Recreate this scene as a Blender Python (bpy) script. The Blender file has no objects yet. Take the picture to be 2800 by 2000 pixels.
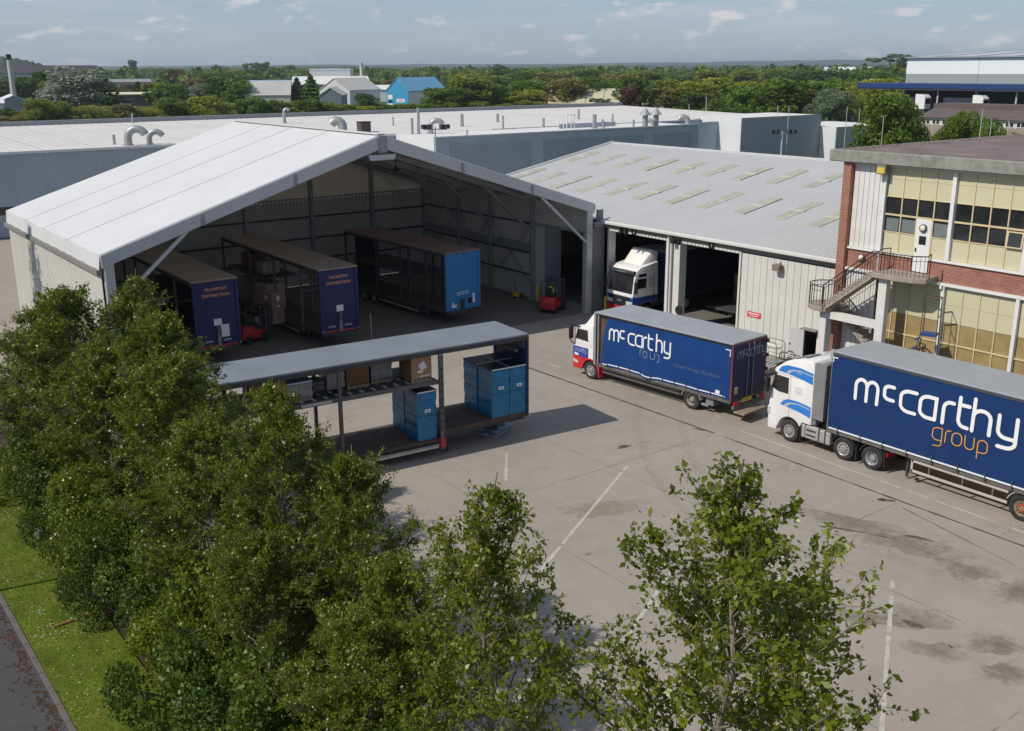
import bpy, bmesh, math, random
import numpy as np
from mathutils import Vector, Matrix

# ------------------------------------------------------------------ camera, sky, sun, exposure
S = bpy.context.scene
R = math.radians
FPX, PITCH, ROLL, CAMZ, YAW = 2820.0, 0.2814, -0.0049, 16.0, 0.638   # solved from the photograph (2800 px wide)
cam = bpy.data.cameras.new('camera')
camo = bpy.data.objects.new('camera', cam)
S.collection.objects.link(camo)
cam.sensor_width = 36.0
cam.lens = 36.0 * FPX / 2800.0
cam.clip_start = 0.5
cam.clip_end = 40000.0
camo.matrix_world = (Matrix.Translation((0, 0, CAMZ)) @ Matrix.Rotation(-YAW, 4, 'Z')
                     @ Matrix.Rotation(math.pi / 2 - PITCH, 4, 'X') @ Matrix.Rotation(ROLL, 4, 'Z'))
S.camera = camo

SUN = Vector((-1.0, 0.17, 1.0)).normalized()        # towards the sun
sun = bpy.data.lights.new('sun', 'SUN')
sun.energy = 3.9
sun.angle = R(0.53)
sun.color = (1.0, 0.94, 0.84)
suno = bpy.data.objects.new('sun', sun)
S.collection.objects.link(suno)
suno.rotation_euler = (-SUN).to_track_quat('-Z', 'Y').to_euler()

W = bpy.data.worlds.new('World')
S.world = W
W.use_nodes = True
nt = W.node_tree
nt.nodes.clear()
wo = nt.nodes.new('ShaderNodeOutputWorld')
bg = nt.nodes.new('ShaderNodeBackground')
bg.inputs['Strength'].default_value = 0.089
sky = nt.nodes.new('ShaderNodeTexSky')
sky.sky_type = 'NISHITA'
sky.sun_disc = False
sky.sun_elevation = math.asin(SUN.z)
sky.sun_rotation = math.atan2(SUN.x, SUN.y)
sky.air_density = 1.0
sky.dust_density = 0.4
sky.ozone_density = 2.0
sky.altitude = 50
tc = nt.nodes.new('ShaderNodeTexCoord')
hs = nt.nodes.new('ShaderNodeMix'); hs.data_type = 'RGBA'; hs.blend_type = 'MULTIPLY'
hs.inputs[0].default_value = 1.0
hs.inputs[7].default_value = (0.825, 0.945, 1.125, 1)
veil = nt.nodes.new('ShaderNodeMix'); veil.data_type = 'RGBA'; veil.inputs[0].default_value = 0.55   # even tone added over the whole sky to lift the ambient light
veil.inputs[7].default_value = (5.2, 5.45, 5.75, 1)
nt.links.new(sky.outputs[0], veil.inputs[6]); nt.links.new(veil.outputs[2], hs.inputs[6])
# clouds: low flattened cumulus, noise on the view direction
def wnoise(scale, loc, size, detail, rough):
    mp = nt.nodes.new('ShaderNodeMapping'); mp.inputs['Scale'].default_value = scale; mp.inputs['Location'].default_value = loc
    n = nt.nodes.new('ShaderNodeTexNoise'); n.inputs['Scale'].default_value = size
    n.inputs['Detail'].default_value = detail; n.inputs['Roughness'].default_value = rough
    nt.links.new(tc.outputs['Generated'], mp.inputs[0]); nt.links.new(mp.outputs[0], n.inputs['Vector'])
    return n
def wramp(n, a, b):
    r = nt.nodes.new('ShaderNodeMapRange'); r.inputs[1].default_value = a; r.inputs[2].default_value = b
    r.interpolation_type = 'SMOOTHSTEP'
    nt.links.new(n.outputs[0], r.inputs[0]); return r
c1 = wramp(wnoise((1, 1, 2.8), (3.1, 1.7, 0.6), 27.0, 7, 0.52), 0.56, 0.70)
c2 = wramp(wnoise((1, 1, 7.0), (0.3, 5.7, 2.6), 5.0, 6, 0.55), 0.50, 0.75)
cm = nt.nodes.new('ShaderNodeMath'); cm.operation = 'MULTIPLY_ADD'; cm.inputs[1].default_value = 0.75
nt.links.new(c1.outputs[0], cm.inputs[0])
cs = nt.nodes.new('ShaderNodeMath'); cs.operation = 'MULTIPLY'; cs.inputs[1].default_value = 0.32
nt.links.new(c2.outputs[0], cs.inputs[0]); nt.links.new(cs.outputs[0], cm.inputs[2])
cl = nt.nodes.new('ShaderNodeMix'); cl.data_type = 'RGBA'; cl.clamp_factor = True
nt.links.new(cm.outputs[0], cl.inputs[0]); nt.links.new(hs.outputs[2], cl.inputs[6])
cl.inputs[7].default_value = (8.2, 7.9, 8.0, 1)
nt.links.new(cl.outputs[2], bg.inputs[0]); nt.links.new(bg.outputs[0], wo.inputs[0])

S.view_settings.view_transform = 'Standard'
S.view_settings.look = 'None'
S.view_settings.gamma = 1.0
S.view_settings.exposure = 0.0
S.view_settings.use_curve_mapping = False
S.render.engine = 'CYCLES'
S.cycles.max_bounces = 6
S.cycles.transparent_max_bounces = 6
S.cycles.volume_bounces = 0
S.cycles.use_denoising = True

# ------------------------------------------------------------------ helpers
rnd = random.Random(7)
C = S.collection

def cam_ray(u, v):
    du, dv = u - 1400, v - 1000
    cr, sr = math.cos(ROLL), math.sin(ROLL)
    a = du * cr + dv * sr; b = -du * sr + dv * cr
    x, up = a / FPX, -b / FPX
    cp, sp = math.cos(PITCH), math.sin(PITCH)
    d = (x, cp + up * sp, -sp + up * cp)
    ca, sa = math.cos(YAW), math.sin(YAW)
    return Vector((d[0] * ca + d[1] * sa, -d[0] * sa + d[1] * ca, d[2]))
def atz(u, v, z=0.0):                    # measured photo point -> world point at height z
    r = cam_ray(u, v); return Vector((0, 0, CAMZ)) + r * ((z - CAMZ) / r.z)
def atx(u, v, X):
    r = cam_ray(u, v); return Vector((0, 0, CAMZ)) + r * (X / r.x)
def aty(u, v, Y):
    r = cam_ray(u, v); return Vector((0, 0, CAMZ)) + r * (Y / r.y)
def atd(u, v, d):                        # world point at horizontal distance d
    r = cam_ray(u, v); return Vector((0, 0, CAMZ)) + r * (d / math.hypot(r.x, r.y))

MATS = {}
def mat(name, col, rough=0.6, metal=0.0, var=0.12, vs=1.5, bump=0.0, bs=30.0, spec=0.35, dirt=None, damt=0.5, dscale=0.8, emit=None, alpha=None, trans=0.0, coat=0.0):
    if name in MATS: return MATS[name]
    m = bpy.data.materials.new(name); m.use_nodes = True
    t = m.node_tree; N = t.nodes; L = t.links
    p = N['Principled BSDF']
    p.inputs['Roughness'].default_value = rough
    p.inputs['Metallic'].default_value = metal
    p.inputs['Specular IOR Level'].default_value = spec
    if coat: p.inputs['Coat Weight'].default_value = coat; p.inputs['Coat Roughness'].default_value = 0.08
    c = (*col, 1)
    tcn = N.new('ShaderNodeTexCoord')
    last = None
    if var > 0:
        n = N.new('ShaderNodeTexNoise'); n.inputs['Scale'].default_value = vs; n.inputs['Detail'].default_value = 6; n.inputs['Roughness'].default_value = 0.62
        L.new(tcn.outputs['Object'], n.inputs['Vector'])
        mr = N.new('ShaderNodeMapRange'); mr.inputs[1].default_value = 0.3; mr.inputs[2].default_value = 0.7
        L.new(n.outputs[0], mr.inputs[0])
        mx = N.new('ShaderNodeMix'); mx.data_type = 'RGBA'
        mx.inputs[6].default_value = tuple(min(1, k * (1 - var)) for k in col) + (1,)
        mx.inputs[7].default_value = tuple(min(1, k * (1 + var * 0.7)) for k in col) + (1,)
        L.new(mr.outputs[0], mx.inputs[0]); last = mx.outputs[2]
    if dirt:
        n2 = N.new('ShaderNodeTexNoise'); n2.inputs['Scale'].default_value = dscale; n2.inputs['Detail'].default_value = 9; n2.inputs['Roughness'].default_value = 0.7
        L.new(tcn.outputs['Object'], n2.inputs['Vector'])
        mr2 = N.new('ShaderNodeMapRange'); mr2.inputs[1].default_value = 0.48; mr2.inputs[2].default_value = 0.72; mr2.inputs[4].default_value = damt
        L.new(n2.outputs[0], mr2.inputs[0])
        mx2 = N.new('ShaderNodeMix'); mx2.data_type = 'RGBA'; mx2.inputs[7].default_value = (*dirt, 1)
        if last: L.new(last, mx2.inputs[6])
        else: mx2.inputs[6].default_value = c
        L.new(mr2.outputs[0], mx2.inputs[0]); last = mx2.outputs[2]
    if last: L.new(last, p.inputs['Base Color'])
    else: p.inputs['Base Color'].default_value = c
    if bump:
        nb = N.new('ShaderNodeTexNoise'); nb.inputs['Scale'].default_value = bs; nb.inputs['Detail'].default_value = 5
        L.new(tcn.outputs['Object'], nb.inputs['Vector'])
        bn = N.new('ShaderNodeBump'); bn.inputs['Strength'].default_value = bump; bn.inputs['Distance'].default_value = 0.02
        L.new(nb.outputs[0], bn.inputs['Height']); L.new(bn.outputs[0], p.inputs['Normal'])
    if trans:
        tr = N.new('ShaderNodeBsdfTranslucent'); tr.inputs[0].default_value = c
        if last: L.new(last, tr.inputs[0])
        ms = N.new('ShaderNodeMixShader'); ms.inputs[0].default_value = trans
        L.new(p.outputs[0], ms.inputs[1]); L.new(tr.outputs[0], ms.inputs[2])
        L.new(ms.outputs[0], N['Material Output'].inputs[0])
    MATS[name] = m
    return m

class MB:
    def __init__(s): s.v = []; s.f = []
    def add(s, vs, fs):
        o = len(s.v); s.v.extend(tuple(p) for p in vs); s.f.extend(tuple(i + o for i in f) for f in fs); return s
    def quad(s, a, b, c, d): return s.add([a, b, c, d], [(0, 1, 2, 3)])
    def box(s, x0, x1, y0, y1, z0, z1):
        return s.add([(x0, y0, z0), (x1, y0, z0), (x1, y1, z0), (x0, y1, z0), (x0, y0, z1), (x1, y0, z1), (x1, y1, z1), (x0, y1, z1)],
                     [(3, 2, 1, 0), (4, 5, 6, 7), (0, 1, 5, 4), (1, 2, 6, 5), (2, 3, 7, 6), (3, 0, 4, 7)])
    def bar(s, p, q, w, h=None, up=(0, 0, 1)):
        h = h or w
        p, q = Vector(p), Vector(q); d = (q - p).normalized(); u = Vector(up)
        if abs(d.dot(u)) > 0.98: u = Vector((1, 0, 0)) if abs(d.x) < 0.9 else Vector((0, 1, 0))
        a = d.cross(u).normalized(); b = a.cross(d).normalized()
        a = a * (w / 2); b = b * (h / 2)
        return s.add([p - a - b, p + a - b, p + a + b, p - a + b, q - a - b, q + a - b, q + a + b, q - a + b],
                     [(0, 1, 2, 3), (7, 6, 5, 4), (4, 5, 1, 0), (5, 6, 2, 1), (6, 7, 3, 2), (7, 4, 0, 3)])
    def tube(s, pts, r, n=8, cap=True, closed=False):
        pts = [Vector(p) for p in pts]; k = len(pts)
        rs = r if isinstance(r, (list, tuple)) else [r] * k
        base = len(s.v); prev = None
        for i, p in enumerate(pts):
            if closed: d = pts[(i + 1) % k] - pts[i - 1]
            else: d = (pts[min(i + 1, k - 1)] - pts[max(i - 1, 0)])
            d = d.normalized() if d.length > 1e-9 else Vector((0, 0, 1))
            if prev is None:
                u = Vector((0, 0, 1)) if abs(d.z) < 0.9 else Vector((1, 0, 0))
                a = d.cross(u).normalized()
            else:
                a = (prev - d * prev.dot(d)); a = a.normalized() if a.length > 1e-6 else d.orthogonal().normalized()
            prev = a; b = d.cross(a)
            for j in range(n):
                t = 2 * math.pi * j / n
                s.v.append(tuple(p + (a * math.cos(t) + b * math.sin(t)) * rs[i]))
        m = k if closed else k - 1
        for i in range(m):
            i2 = (i + 1) % k
            for j in range(n):
                j2 = (j + 1) % n
                s.f.append((base + i * n + j, base + i * n + j2, base + i2 * n + j2, base + i2 * n + j))
        if cap and not closed:
            s.f.append(tuple(base + j for j in reversed(range(n)))); s.f.append(tuple(base + (k - 1) * n + j for j in range(n)))
        return s
    def prism(s, poly, axis, a, b):          # 2-D polygon pushed along an axis
        def P(p, t):
            return {'x': (t, p[0], p[1]), 'y': (p[0], t, p[1]), 'z': (p[0], p[1], t)}[axis]
        n = len(poly); o = len(s.v)
        s.v.extend(P(p, a) for p in poly); s.v.extend(P(p, b) for p in poly)
        s.f.append(tuple(o + i for i in reversed(range(n)))); s.f.append(tuple(o + n + i for i in range(n)))
        for i in range(n):
            j = (i + 1) % n; s.f.append((o + i, o + j, o + n + j, o + n + i))
        return s
    def lathe(s, prof, c, axis='x', n=24, close=False):   # prof: (along, radius)
        o = len(s.v); k = len(prof)
        for i in range(n):
            t = 2 * math.pi * i / n; ct, st = math.cos(t), math.sin(t)
            for a, r in prof:
                if axis == 'x': p = (c[0] + a, c[1] + r * ct, c[2] + r * st)
                elif axis == 'y': p = (c[0] + r * ct, c[1] + a, c[2] + r * st)
                else: p = (c[0] + r * ct, c[1] + r * st, c[2] + a)
                s.v.append(p)
        for i in range(n):
            i2 = (i + 1) % n
            for j in range(k - 1):
                s.f.append((o + i * k + j, o + i2 * k + j, o + i2 * k + j + 1, o + i * k + j + 1))
        return s
    def corr(s, o, u, ul, v, vl, nrm, pitch=0.2, depth=0.03, flat=0.35):   # profiled sheet, ribs along v
        o, u, v, nrm = Vector(o), Vector(u).normalized(), Vector(v).normalized(), Vector(nrm).normalized()
        n = max(1, int(round(ul / pitch))); pt = ul / n; pr = []
        for i in range(n):
            for a, h in ((0, 0), (flat, 0), (0.5, 1), (0.5 + flat, 1)):
                pr.append(((i + a) * pt, h * depth))
        pr.append((ul, 0))
        b = len(s.v)
        for t, h in pr:
            s.v.append(tuple(o + u * t + nrm * h)); s.v.append(tuple(o + u * t + nrm * h + v * vl))
        for i in range(len(pr) - 1):
            s.f.append((b + 2 * i, b + 2 * i + 2, b + 2 * i + 3, b + 2 * i + 1))
        return s
    def mesh(s, name='mesh', smooth=False, bevel=0.0, seg=1, recalc=True, ang=35):
        me = bpy.data.meshes.new(name)
        me.from_pydata(s.v, [], s.f)
        if bevel or recalc:
            bm = bmesh.new(); bm.from_mesh(me)
            if bevel:
                bmesh.ops.remove_doubles(bm, verts=bm.verts, dist=1e-5)
                bmesh.ops.recalc_face_normals(bm, faces=bm.faces)
                ed = [e for e in bm.edges if len(e.link_faces) == 2 and e.calc_face_angle(0) > R(ang)]
                bmesh.ops.bevel(bm, geom=ed, offset=bevel, segments=seg, affect='EDGES', profile=0.5)
            bmesh.ops.recalc_face_normals(bm, faces=bm.faces)
            bm.to_mesh(me); bm.free()
        if smooth:
            me.polygons.foreach_set('use_smooth', [True] * len(me.polygons))
            try: me.set_sharp_from_angle(angle=R(40))
            except Exception: pass
        return me
    def build(s, name, m, parent=None, loc=None, rz=0.0, **k):
        me = s.mesh(name, **k)
        if m: me.materials.append(m)
        return link(name, me, parent, loc, rz)

def link(name, me, parent=None, loc=None, rz=0.0):
    o = bpy.data.objects.new(name, me); C.objects.link(o)
    if parent is not None: o.parent = parent
    if loc is not None: o.location = loc
    if rz: o.rotation_euler = (0, 0, rz)
    return o
def tag(o, label, cat, group=None):
    o['label'] = label; o['category'] = cat
    if group: o['group'] = group
    return o
def thing(name, label, cat, loc=(0, 0, 0), rz=0.0, group=None):
    o = bpy.data.objects.new(name, None); C.objects.link(o); o.empty_display_size = 0.3
    o.location = loc; o.rotation_euler = (0, 0, rz)
    return tag(o, label, cat, group)
def struct(o): o['kind'] = 'structure'; return o
KIDS = {}
def copy_tree(o, parent=None):
    c = o.copy(); C.objects.link(c)
    if parent is not None: c.parent = parent
    for ch in [k for k in bpy.data.objects if k.parent == o]: copy_tree(ch, c)
    return c
def bx(name, m, parent, x0, x1, y0, y1, z0, z1, bevel=0.0, **k):
    return MB().box(x0, x1, y0, y1, z0, z1).build(name, m, parent, bevel=bevel, **k)
ORD = ['first', 'second', 'third', 'fourth', 'fifth', 'sixth', 'seventh', 'eighth', 'ninth', 'tenth', 'eleventh', 'twelfth', 'thirteenth',
       'fourteenth', 'fifteenth', 'sixteenth', 'seventeenth', 'eighteenth', 'nineteenth', 'twentieth']
def ordn(i):
    if i < 20: return ORD[i]
    t = {2: 'twenty', 3: 'thirty', 4: 'forty', 5: 'fifty', 6: 'sixty', 7: 'seventy'}[(i + 1) // 10]; r = (i + 1) % 10
    return t + ('-' + ORD[r - 1] if r else 'ieth')

# ---- lettering: rounded monoline strokes, as on the lorries
def arc(cx, cy, rx, ry, a0, a1, n=7):
    return [(cx + rx * math.cos(R(a0 + (a1 - a0) * i / n)), cy + ry * math.sin(R(a0 + (a1 - a0) * i / n))) for i in range(n + 1)]
GL = {
 'm': (1.2, [[(0, 0), (0, .68)] + arc(.3, .68, .3, .32, 180, 0) + [(.6, 0)], arc(.9, .68, .3, .32, 180, 0) + [(1.2, 0)]]),
 'c': (.58, [[(.58, 1)] + arc(.32, .68, .32, .32, 90, 180) + arc(.32, .32, .32, .32, 180, 270) + [(.58, 0)]]),
 'a': (.62, [[(.62, 0), (.62, 1)] + arc(.32, .68, .32, .32, 90, 180) + arc(.32, .32, .32, .32, 180, 270) + [(.62, 0)]]),
 'r': (.45, [[(0, 0), (0, .68)] + arc(.3, .68, .3, .32, 180, 90) + [(.45, 1)]]),
 't': (.45, [[(0, 1.32), (0, .32)] + arc(.3, .32, .3, .32, 180, 270) + [(.45, 0)], [(0, 1), (.45, 1)]]),
 'h': (.62, [[(0, 0), (0, 1.45)], [(0, .68)] + arc(.31, .68, .31, .32, 180, 0) + [(.62, 0)]]),
 'y': (.62, [[(0, 1), (0, .32)] + arc(.3, .32, .3, .32, 180, 270) + [(.62, 0)], [(.62, 1), (.62, -.15)] + arc(.32, -.15, .3, .3, 0, -90) + [(.05, -.45)]]),
 'g': (.62, [[(.62, 0), (.62, 1)] + arc(.32, .68, .32, .32, 90, 180) + arc(.32, .32, .32, .32, 180, 270) + [(.62, 0)], [(.62, 0), (.62, -.2)] + arc(.32, -.2, .3, .28, 0, -90) + [(.08, -.48)]]),
 'o': (.62, [arc(.31, .66, .31, .34, 0, 180) + arc(.31, .34, .31, .34, 180, 360) + [(.62, .66)]]),
 'u': (.62, [[(0, 1), (0, .32)] + arc(.31, .32, .31, .32, 180, 360) + [(.62, 1)]]),
 'p': (.62, [[(0, -.48), (0, .68)] + arc(.31, .68, .31, .32, 180, 0) + [(.62, .32)] + arc(.31, .32, .31, .32, 0, -90) + [(0, 0)]]),
}
def stroke(mb, pts, w, f):
    """ribbon of width w along pts with round ends; f maps (x, y) to a 3-D point"""
    P = [Vector((p[0], p[1])) for p in pts]
    Q = [P[0]]
    for p in P[1:]:
        if (p - Q[-1]).length > 1e-4: Q.append(p)
    P = Q; n = len(P); L_, R_ = [], []
    for i in range(n):
        d0 = (P[i] - P[i - 1]).normalized() if i > 0 else (P[1] - P[0]).normalized()
        d1 = (P[i + 1] - P[i]).normalized() if i < n - 1 else d0
        nn = Vector((-(d0 + d1).y, (d0 + d1).x))
        nn = nn.normalized() if nn.length > 1e-6 else Vector((-d0.y, d0.x))
        k = 1.0 / max(0.55, nn.dot(Vector((-d0.y, d0.x))))
        L_.append(P[i] + nn * (w / 2 * k)); R_.append(P[i] - nn * (w / 2 * k))
    for i in range(n - 1): mb.quad(f(*L_[i]), f(*R_[i]), f(*R_[i + 1]), f(*L_[i + 1]))
    for c, d in ((P[0], (P[0] - P[1]).normalized()), (P[-1], (P[-1] - P[-2]).normalized())):
        s = Vector((-d.y, d.x)); fan = [c + (s * math.cos(R(t)) + d * math.sin(R(t))) * (w / 2) for t in range(0, 181, 30)]
        mb.add([f(*q) for q in fan], [tuple(range(len(fan)))])
def glyph(mb, ch, x, y, sx, sy, w, f3):
    """draw ch with its foot at (x, y); f3(x, y, lift)"""
    for k, st in enumerate(GL[ch][1]):
        stroke(mb, [(x + p[0] * sx, y + p[1] * sy) for p in st], w, lambda a, b, k=k: f3(a, b, 0.0015 * k))
    return GL[ch][0] * sx
def text_obj(name, txt, m, parent, size, loc, rot, align='CENTER', ext=0.002, shear=0.0, xs=1.0):
    cu = bpy.data.curves.new(name, 'FONT'); cu.body = txt; cu.size = size; cu.align_x = align; cu.align_y = 'CENTER'; cu.extrude = ext; cu.shear = shear
    cu.resolution_u = 3
    t = bpy.data.objects.new(name, cu); C.objects.link(t)
    bpy.context.view_layer.update()
    me = bpy.data.meshes.new_from_object(t.evaluated_get(bpy.context.evaluated_depsgraph_get()))
    bpy.data.objects.remove(t)
    me.materials.clear(); me.materials.append(m)
    o = link(name, me, parent); o.location = loc; o.rotation_euler = rot; o.scale = (xs, 1, 1)
    return o
FACE_NX = (R(90), 0, R(-90))     # lettering seen from -X
FACE_NY = (R(90), 0, 0)          # lettering seen from -Y
# ------------------------------------------------------------------ materials
WHITE = mat('white_fabric', (0.66, 0.655, 0.65), 0.5, var=0.04, vs=0.4, trans=0.07, dirt=(0.55, 0.54, 0.52), damt=0.35, dscale=0.5, bump=0.15, bs=1.3)
CREAMF = mat('cream_fabric', (0.50, 0.44, 0.35), 0.6, var=0.08, vs=0.8, trans=0.10)
ALU = mat('grey_aluminium', (0.50, 0.51, 0.53), 0.45, metal=0.35, var=0.08, vs=3)
STEEL = mat('dull_galvanised_steel', (0.30, 0.31, 0.32), 0.55, metal=0.3, var=0.18, vs=3)
DSTEEL = mat('dark_steel', (0.06, 0.06, 0.065), 0.55, var=0.3, vs=4)
GUTTER = mat('weathered_gutter', (0.22, 0.21, 0.20), 0.7, var=0.2, vs=4)
CREAMC = mat('cream_cladding', (0.57, 0.555, 0.51), 0.6, var=0.06, vs=0.7, dirt=(0.45, 0.42, 0.36), damt=0.35, dscale=0.5)
INFILL = mat('dark_grey_infill', (0.20, 0.205, 0.215), 0.6, var=0.1)
GREYC = mat('grey_profiled_cladding', (0.44, 0.43, 0.405), 0.6, var=0.12, vs=0.6, dirt=(0.3, 0.29, 0.27), damt=0.4)
SHEDW = mat('shed_white_cladding', (0.60, 0.59, 0.56), 0.55, var=0.05, vs=0.8, dirt=(0.47, 0.44, 0.39), damt=0.3, dscale=0.7)
SHEDR = mat('shed_roof_sheet', (0.46, 0.46, 0.46), 0.5, var=0.07, vs=0.5, dirt=(0.37, 0.36, 0.33), damt=0.35, dscale=0.25)
RLIGHT = mat('weathered_rooflight', (0.40, 0.39, 0.31), 0.5, var=0.2, vs=1.2, dirt=(0.30, 0.295, 0.21), damt=0.7, dscale=2.0)
RFRAME = mat('rooflight_patch', (0.52, 0.51, 0.45), 0.5, var=0.1)
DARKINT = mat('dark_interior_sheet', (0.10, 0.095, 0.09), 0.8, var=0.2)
BLACK = mat('black_plastic', (0.02, 0.02, 0.022), 0.5, var=0.2)
RUBBER = mat('tyre_rubber', (0.028, 0.027, 0.027), 0.85, var=0.35, vs=5, bump=0.3, dirt=(0.10, 0.09, 0.08), damt=0.6, dscale=4)
RIM = mat('wheel_rim_metal', (0.45, 0.45, 0.46), 0.4, metal=0.6, var=0.25, vs=7)
TRIM = mat('white_trim_paint', (0.72, 0.71, 0.69), 0.45, var=0.05)
YELLOW = mat('yellow_paint', (0.75, 0.52, 0.03), 0.5, var=0.08)
REDP = mat('red_paint', (0.50, 0.03, 0.03), 0.4, var=0.15)
GLASS = mat('dark_window_glass', (0.020, 0.022, 0.025), 0.05, var=0.6, vs=0.9, spec=0.8, dirt=(0.07, 0.065, 0.06), damt=0.5, dscale=0.8, bump=0.04, bs=2)

def asphalt_material(name, base, stain, crack, spots=True):
    m = bpy.data.materials.new(name); m.use_nodes = True
    t = m.node_tree; N = t.nodes; L = t.links; p = N['Principled BSDF']; p.inputs['Roughness'].default_value = 0.85; p.inputs['Specular IOR Level'].default_value = 0.2
    tcn = N.new('ShaderNodeTexCoord')
    def noise(sc, det=6, ro=0.6, loc=(0, 0, 0)):
        mp = N.new('ShaderNodeMapping'); mp.inputs['Location'].default_value = loc
        n = N.new('ShaderNodeTexNoise'); n.inputs['Scale'].default_value = sc; n.inputs['Detail'].default_value = det; n.inputs['Roughness'].default_value = ro
        L.new(tcn.outputs['Object'], mp.inputs[0]); L.new(mp.outputs[0], n.inputs['Vector']); return n.outputs[0]
    def ramp(s, a, b, lo=0.0, hi=1.0):
        r = N.new('ShaderNodeMapRange'); r.inputs[1].default_value = a; r.inputs[2].default_value = b; r.inputs[3].default_value = lo; r.inputs[4].default_value = hi
        L.new(s, r.inputs[0]); return r.outputs[0]
    def mix(fac, a, b):
        x = N.new('ShaderNodeMix'); x.data_type = 'RGBA'; L.new(fac, x.inputs[0])
        if isinstance(a, tuple): x.inputs[6].default_value = (*a, 1)
        else: L.new(a, x.inputs[6])
        x.inputs[7].default_value = (*b, 1); return x.outputs[2]
    def mul(a, b):
        x = N.new('ShaderNodeMath'); x.operation = 'MULTIPLY'; L.new(a, x.inputs[0]); L.new(b, x.inputs[1]); return x.outputs[0]
    c = mix(ramp(noise(0.16, 8, 0.65), 0.32, 0.68), base, tuple(k * 0.80 for k in base))
    c = mix(ramp(noise(1.1, 8, 0.7, (7, 3, 0)), 0.40, 0.8, 0, 0.5), c, tuple(k * 1.22 for k in base))
    c = mix(ramp(noise(14.0, 4, 0.7), 0.35, 0.75, 0, 0.30), c, tuple(k * 0.62 for k in base))
    c = mix(ramp(noise(70.0, 2, 0.7), 0.45, 0.8, 0, 0.35), c, tuple(k * 1.35 for k in base))
    c = mix(ramp(noise(0.33, 10, 0.72, (31, 4, 0)), 0.60, 0.74, 0, 0.55), c, stain)
    if spots:
        c = mix(ramp(noise(0.9, 7, 0.66, (5, 77, 0)), 0.68, 0.76, 0, 0.8), c, crack)
        # crazed cracking in patches
        mp = N.new('ShaderNodeMapping'); wn = N.new('ShaderNodeTexNoise'); wn.inputs['Scale'].default_value = 1.2; wn.inputs['Detail'].default_value = 5
        L.new(tcn.outputs['Object'], wn.inputs['Vector'])
        ad = N.new('ShaderNodeVectorMath'); ad.operation = 'MULTIPLY_ADD'; ad.inputs[1].default_value = (1.2, 1.2, 1.2)
        L.new(wn.outputs['Color'], ad.inputs[0]); L.new(tcn.outputs['Object'], ad.inputs[2])
        v = N.new('ShaderNodeTexVoronoi'); v.feature = 'DISTANCE_TO_EDGE'; v.inputs['Scale'].default_value = 2.6; L.new(ad.outputs[0], v.inputs['Vector'])
        cr = mul(ramp(v.outputs[0], 0.0, 0.045, 1, 0), ramp(noise(0.28, 5, 0.6, (11, 52, 0)), 0.56, 0.66, 0, 0.75))
        c = mix(cr, c, crack)
    L.new(c, p.inputs['Base Color'])
    b = N.new('ShaderNodeBump'); b.inputs['Strength'].default_value = 0.35; b.inputs['Distance'].default_value = 0.01
    L.new(noise(45, 4), b.inputs['Height']); L.new(b.outputs[0], p.inputs['Normal'])
    return m
YARD = asphalt_material('yard_concrete', (0.338, 0.298, 0.258), (0.215, 0.185, 0.155), (0.085, 0.07, 0.06))
ROAD = asphalt_material('road_asphalt', (0.075, 0.073, 0.076), (0.06, 0.05, 0.05), (0.03, 0.03, 0.03), False)
LINEW = mat('worn_white_line', (0.46, 0.44, 0.40), 0.8, var=0.2, vs=6, dirt=(0.32, 0.285, 0.255), damt=1.0, dscale=2.2)
LINEY = mat('worn_cream_line', (0.50, 0.46, 0.37), 0.8, var=0.2, vs=6, dirt=(0.34, 0.30, 0.27), damt=0.9, dscale=3)
LINED = mat('drain_grate_dark', (0.075, 0.067, 0.06), 0.8, var=0.5, vs=3, dirt=(0.22, 0.195, 0.17), damt=0.9, dscale=0.9)
FIELD = asphalt_material('grass_land', (0.055, 0.085, 0.022), (0.075, 0.095, 0.03), (0.05, 0.05, 0.03), False)
TURF = mat('verge_turf', (0.10, 0.135, 0.014), 0.9, var=0.4, vs=0.9, dirt=(0.17, 0.15, 0.035), damt=0.6, dscale=0.7, spec=0.1)
KERBM = mat('kerb_concrete', (0.13, 0.11, 0.10), 0.85, var=0.25, vs=3, bump=0.3)
MUD = mat('leaf_litter', (0.075, 0.045, 0.032), 0.95, var=0.5, vs=4, spec=0.1)
SOIL = mat('bare_soil', (0.06, 0.05, 0.03), 0.95, var=0.4, vs=2, spec=0.1)

# ------------------------------------------------------------------ ground, yard, road, verge
def sheet(name, m, x0, x1, y0, y1, z, parent=None, nx=1, ny=1):
    b = MB()
    for i in range(nx):
        for j in range(ny):
            b.quad(*[(x0 + (x1 - x0) * a / nx, y0 + (y1 - y0) * c / ny, z) for a, c in ((i, j), (i + 1, j), (i + 1, j + 1), (i, j + 1))])
    return b.build(name, m, parent, recalc=False)
g = MB(); n = 72; rr = [0, 300, 900, 2500, 6000, 14000, 26000]
g.v.append((0, 0, -0.06))
for r_ in rr[1:]:
    for i in range(n): g.v.append((r_ * math.cos(2 * math.pi * i / n), r_ * math.sin(2 * math.pi * i / n), -0.06))
for i in range(n): g.f.append((0, 1 + i, 1 + (i + 1) % n))
for k in range(len(rr) - 2):
    for i in range(n):
        a, b_ = 1 + k * n, 1 + (k + 1) * n; j = (i + 1) % n
        g.f.append((a + i, b_ + i, b_ + j, a + j))
ground = struct(g.build('ground', FIELD, recalc=False))
yard = struct(sheet('yard', YARD, 9.4, 82.0, -40.0, 111.0, 0.0))
tentfloor = struct(sheet('tent_floor', asphalt_material('tent_floor_shaded_tarmac', (0.19, 0.168, 0.152), (0.10, 0.085, 0.07), (0.05, 0.045, 0.04)), 13.6, 44.5, 51.75, 71.95, 0.004))  # darker than the yard: shade under the tent put into the colour
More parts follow.
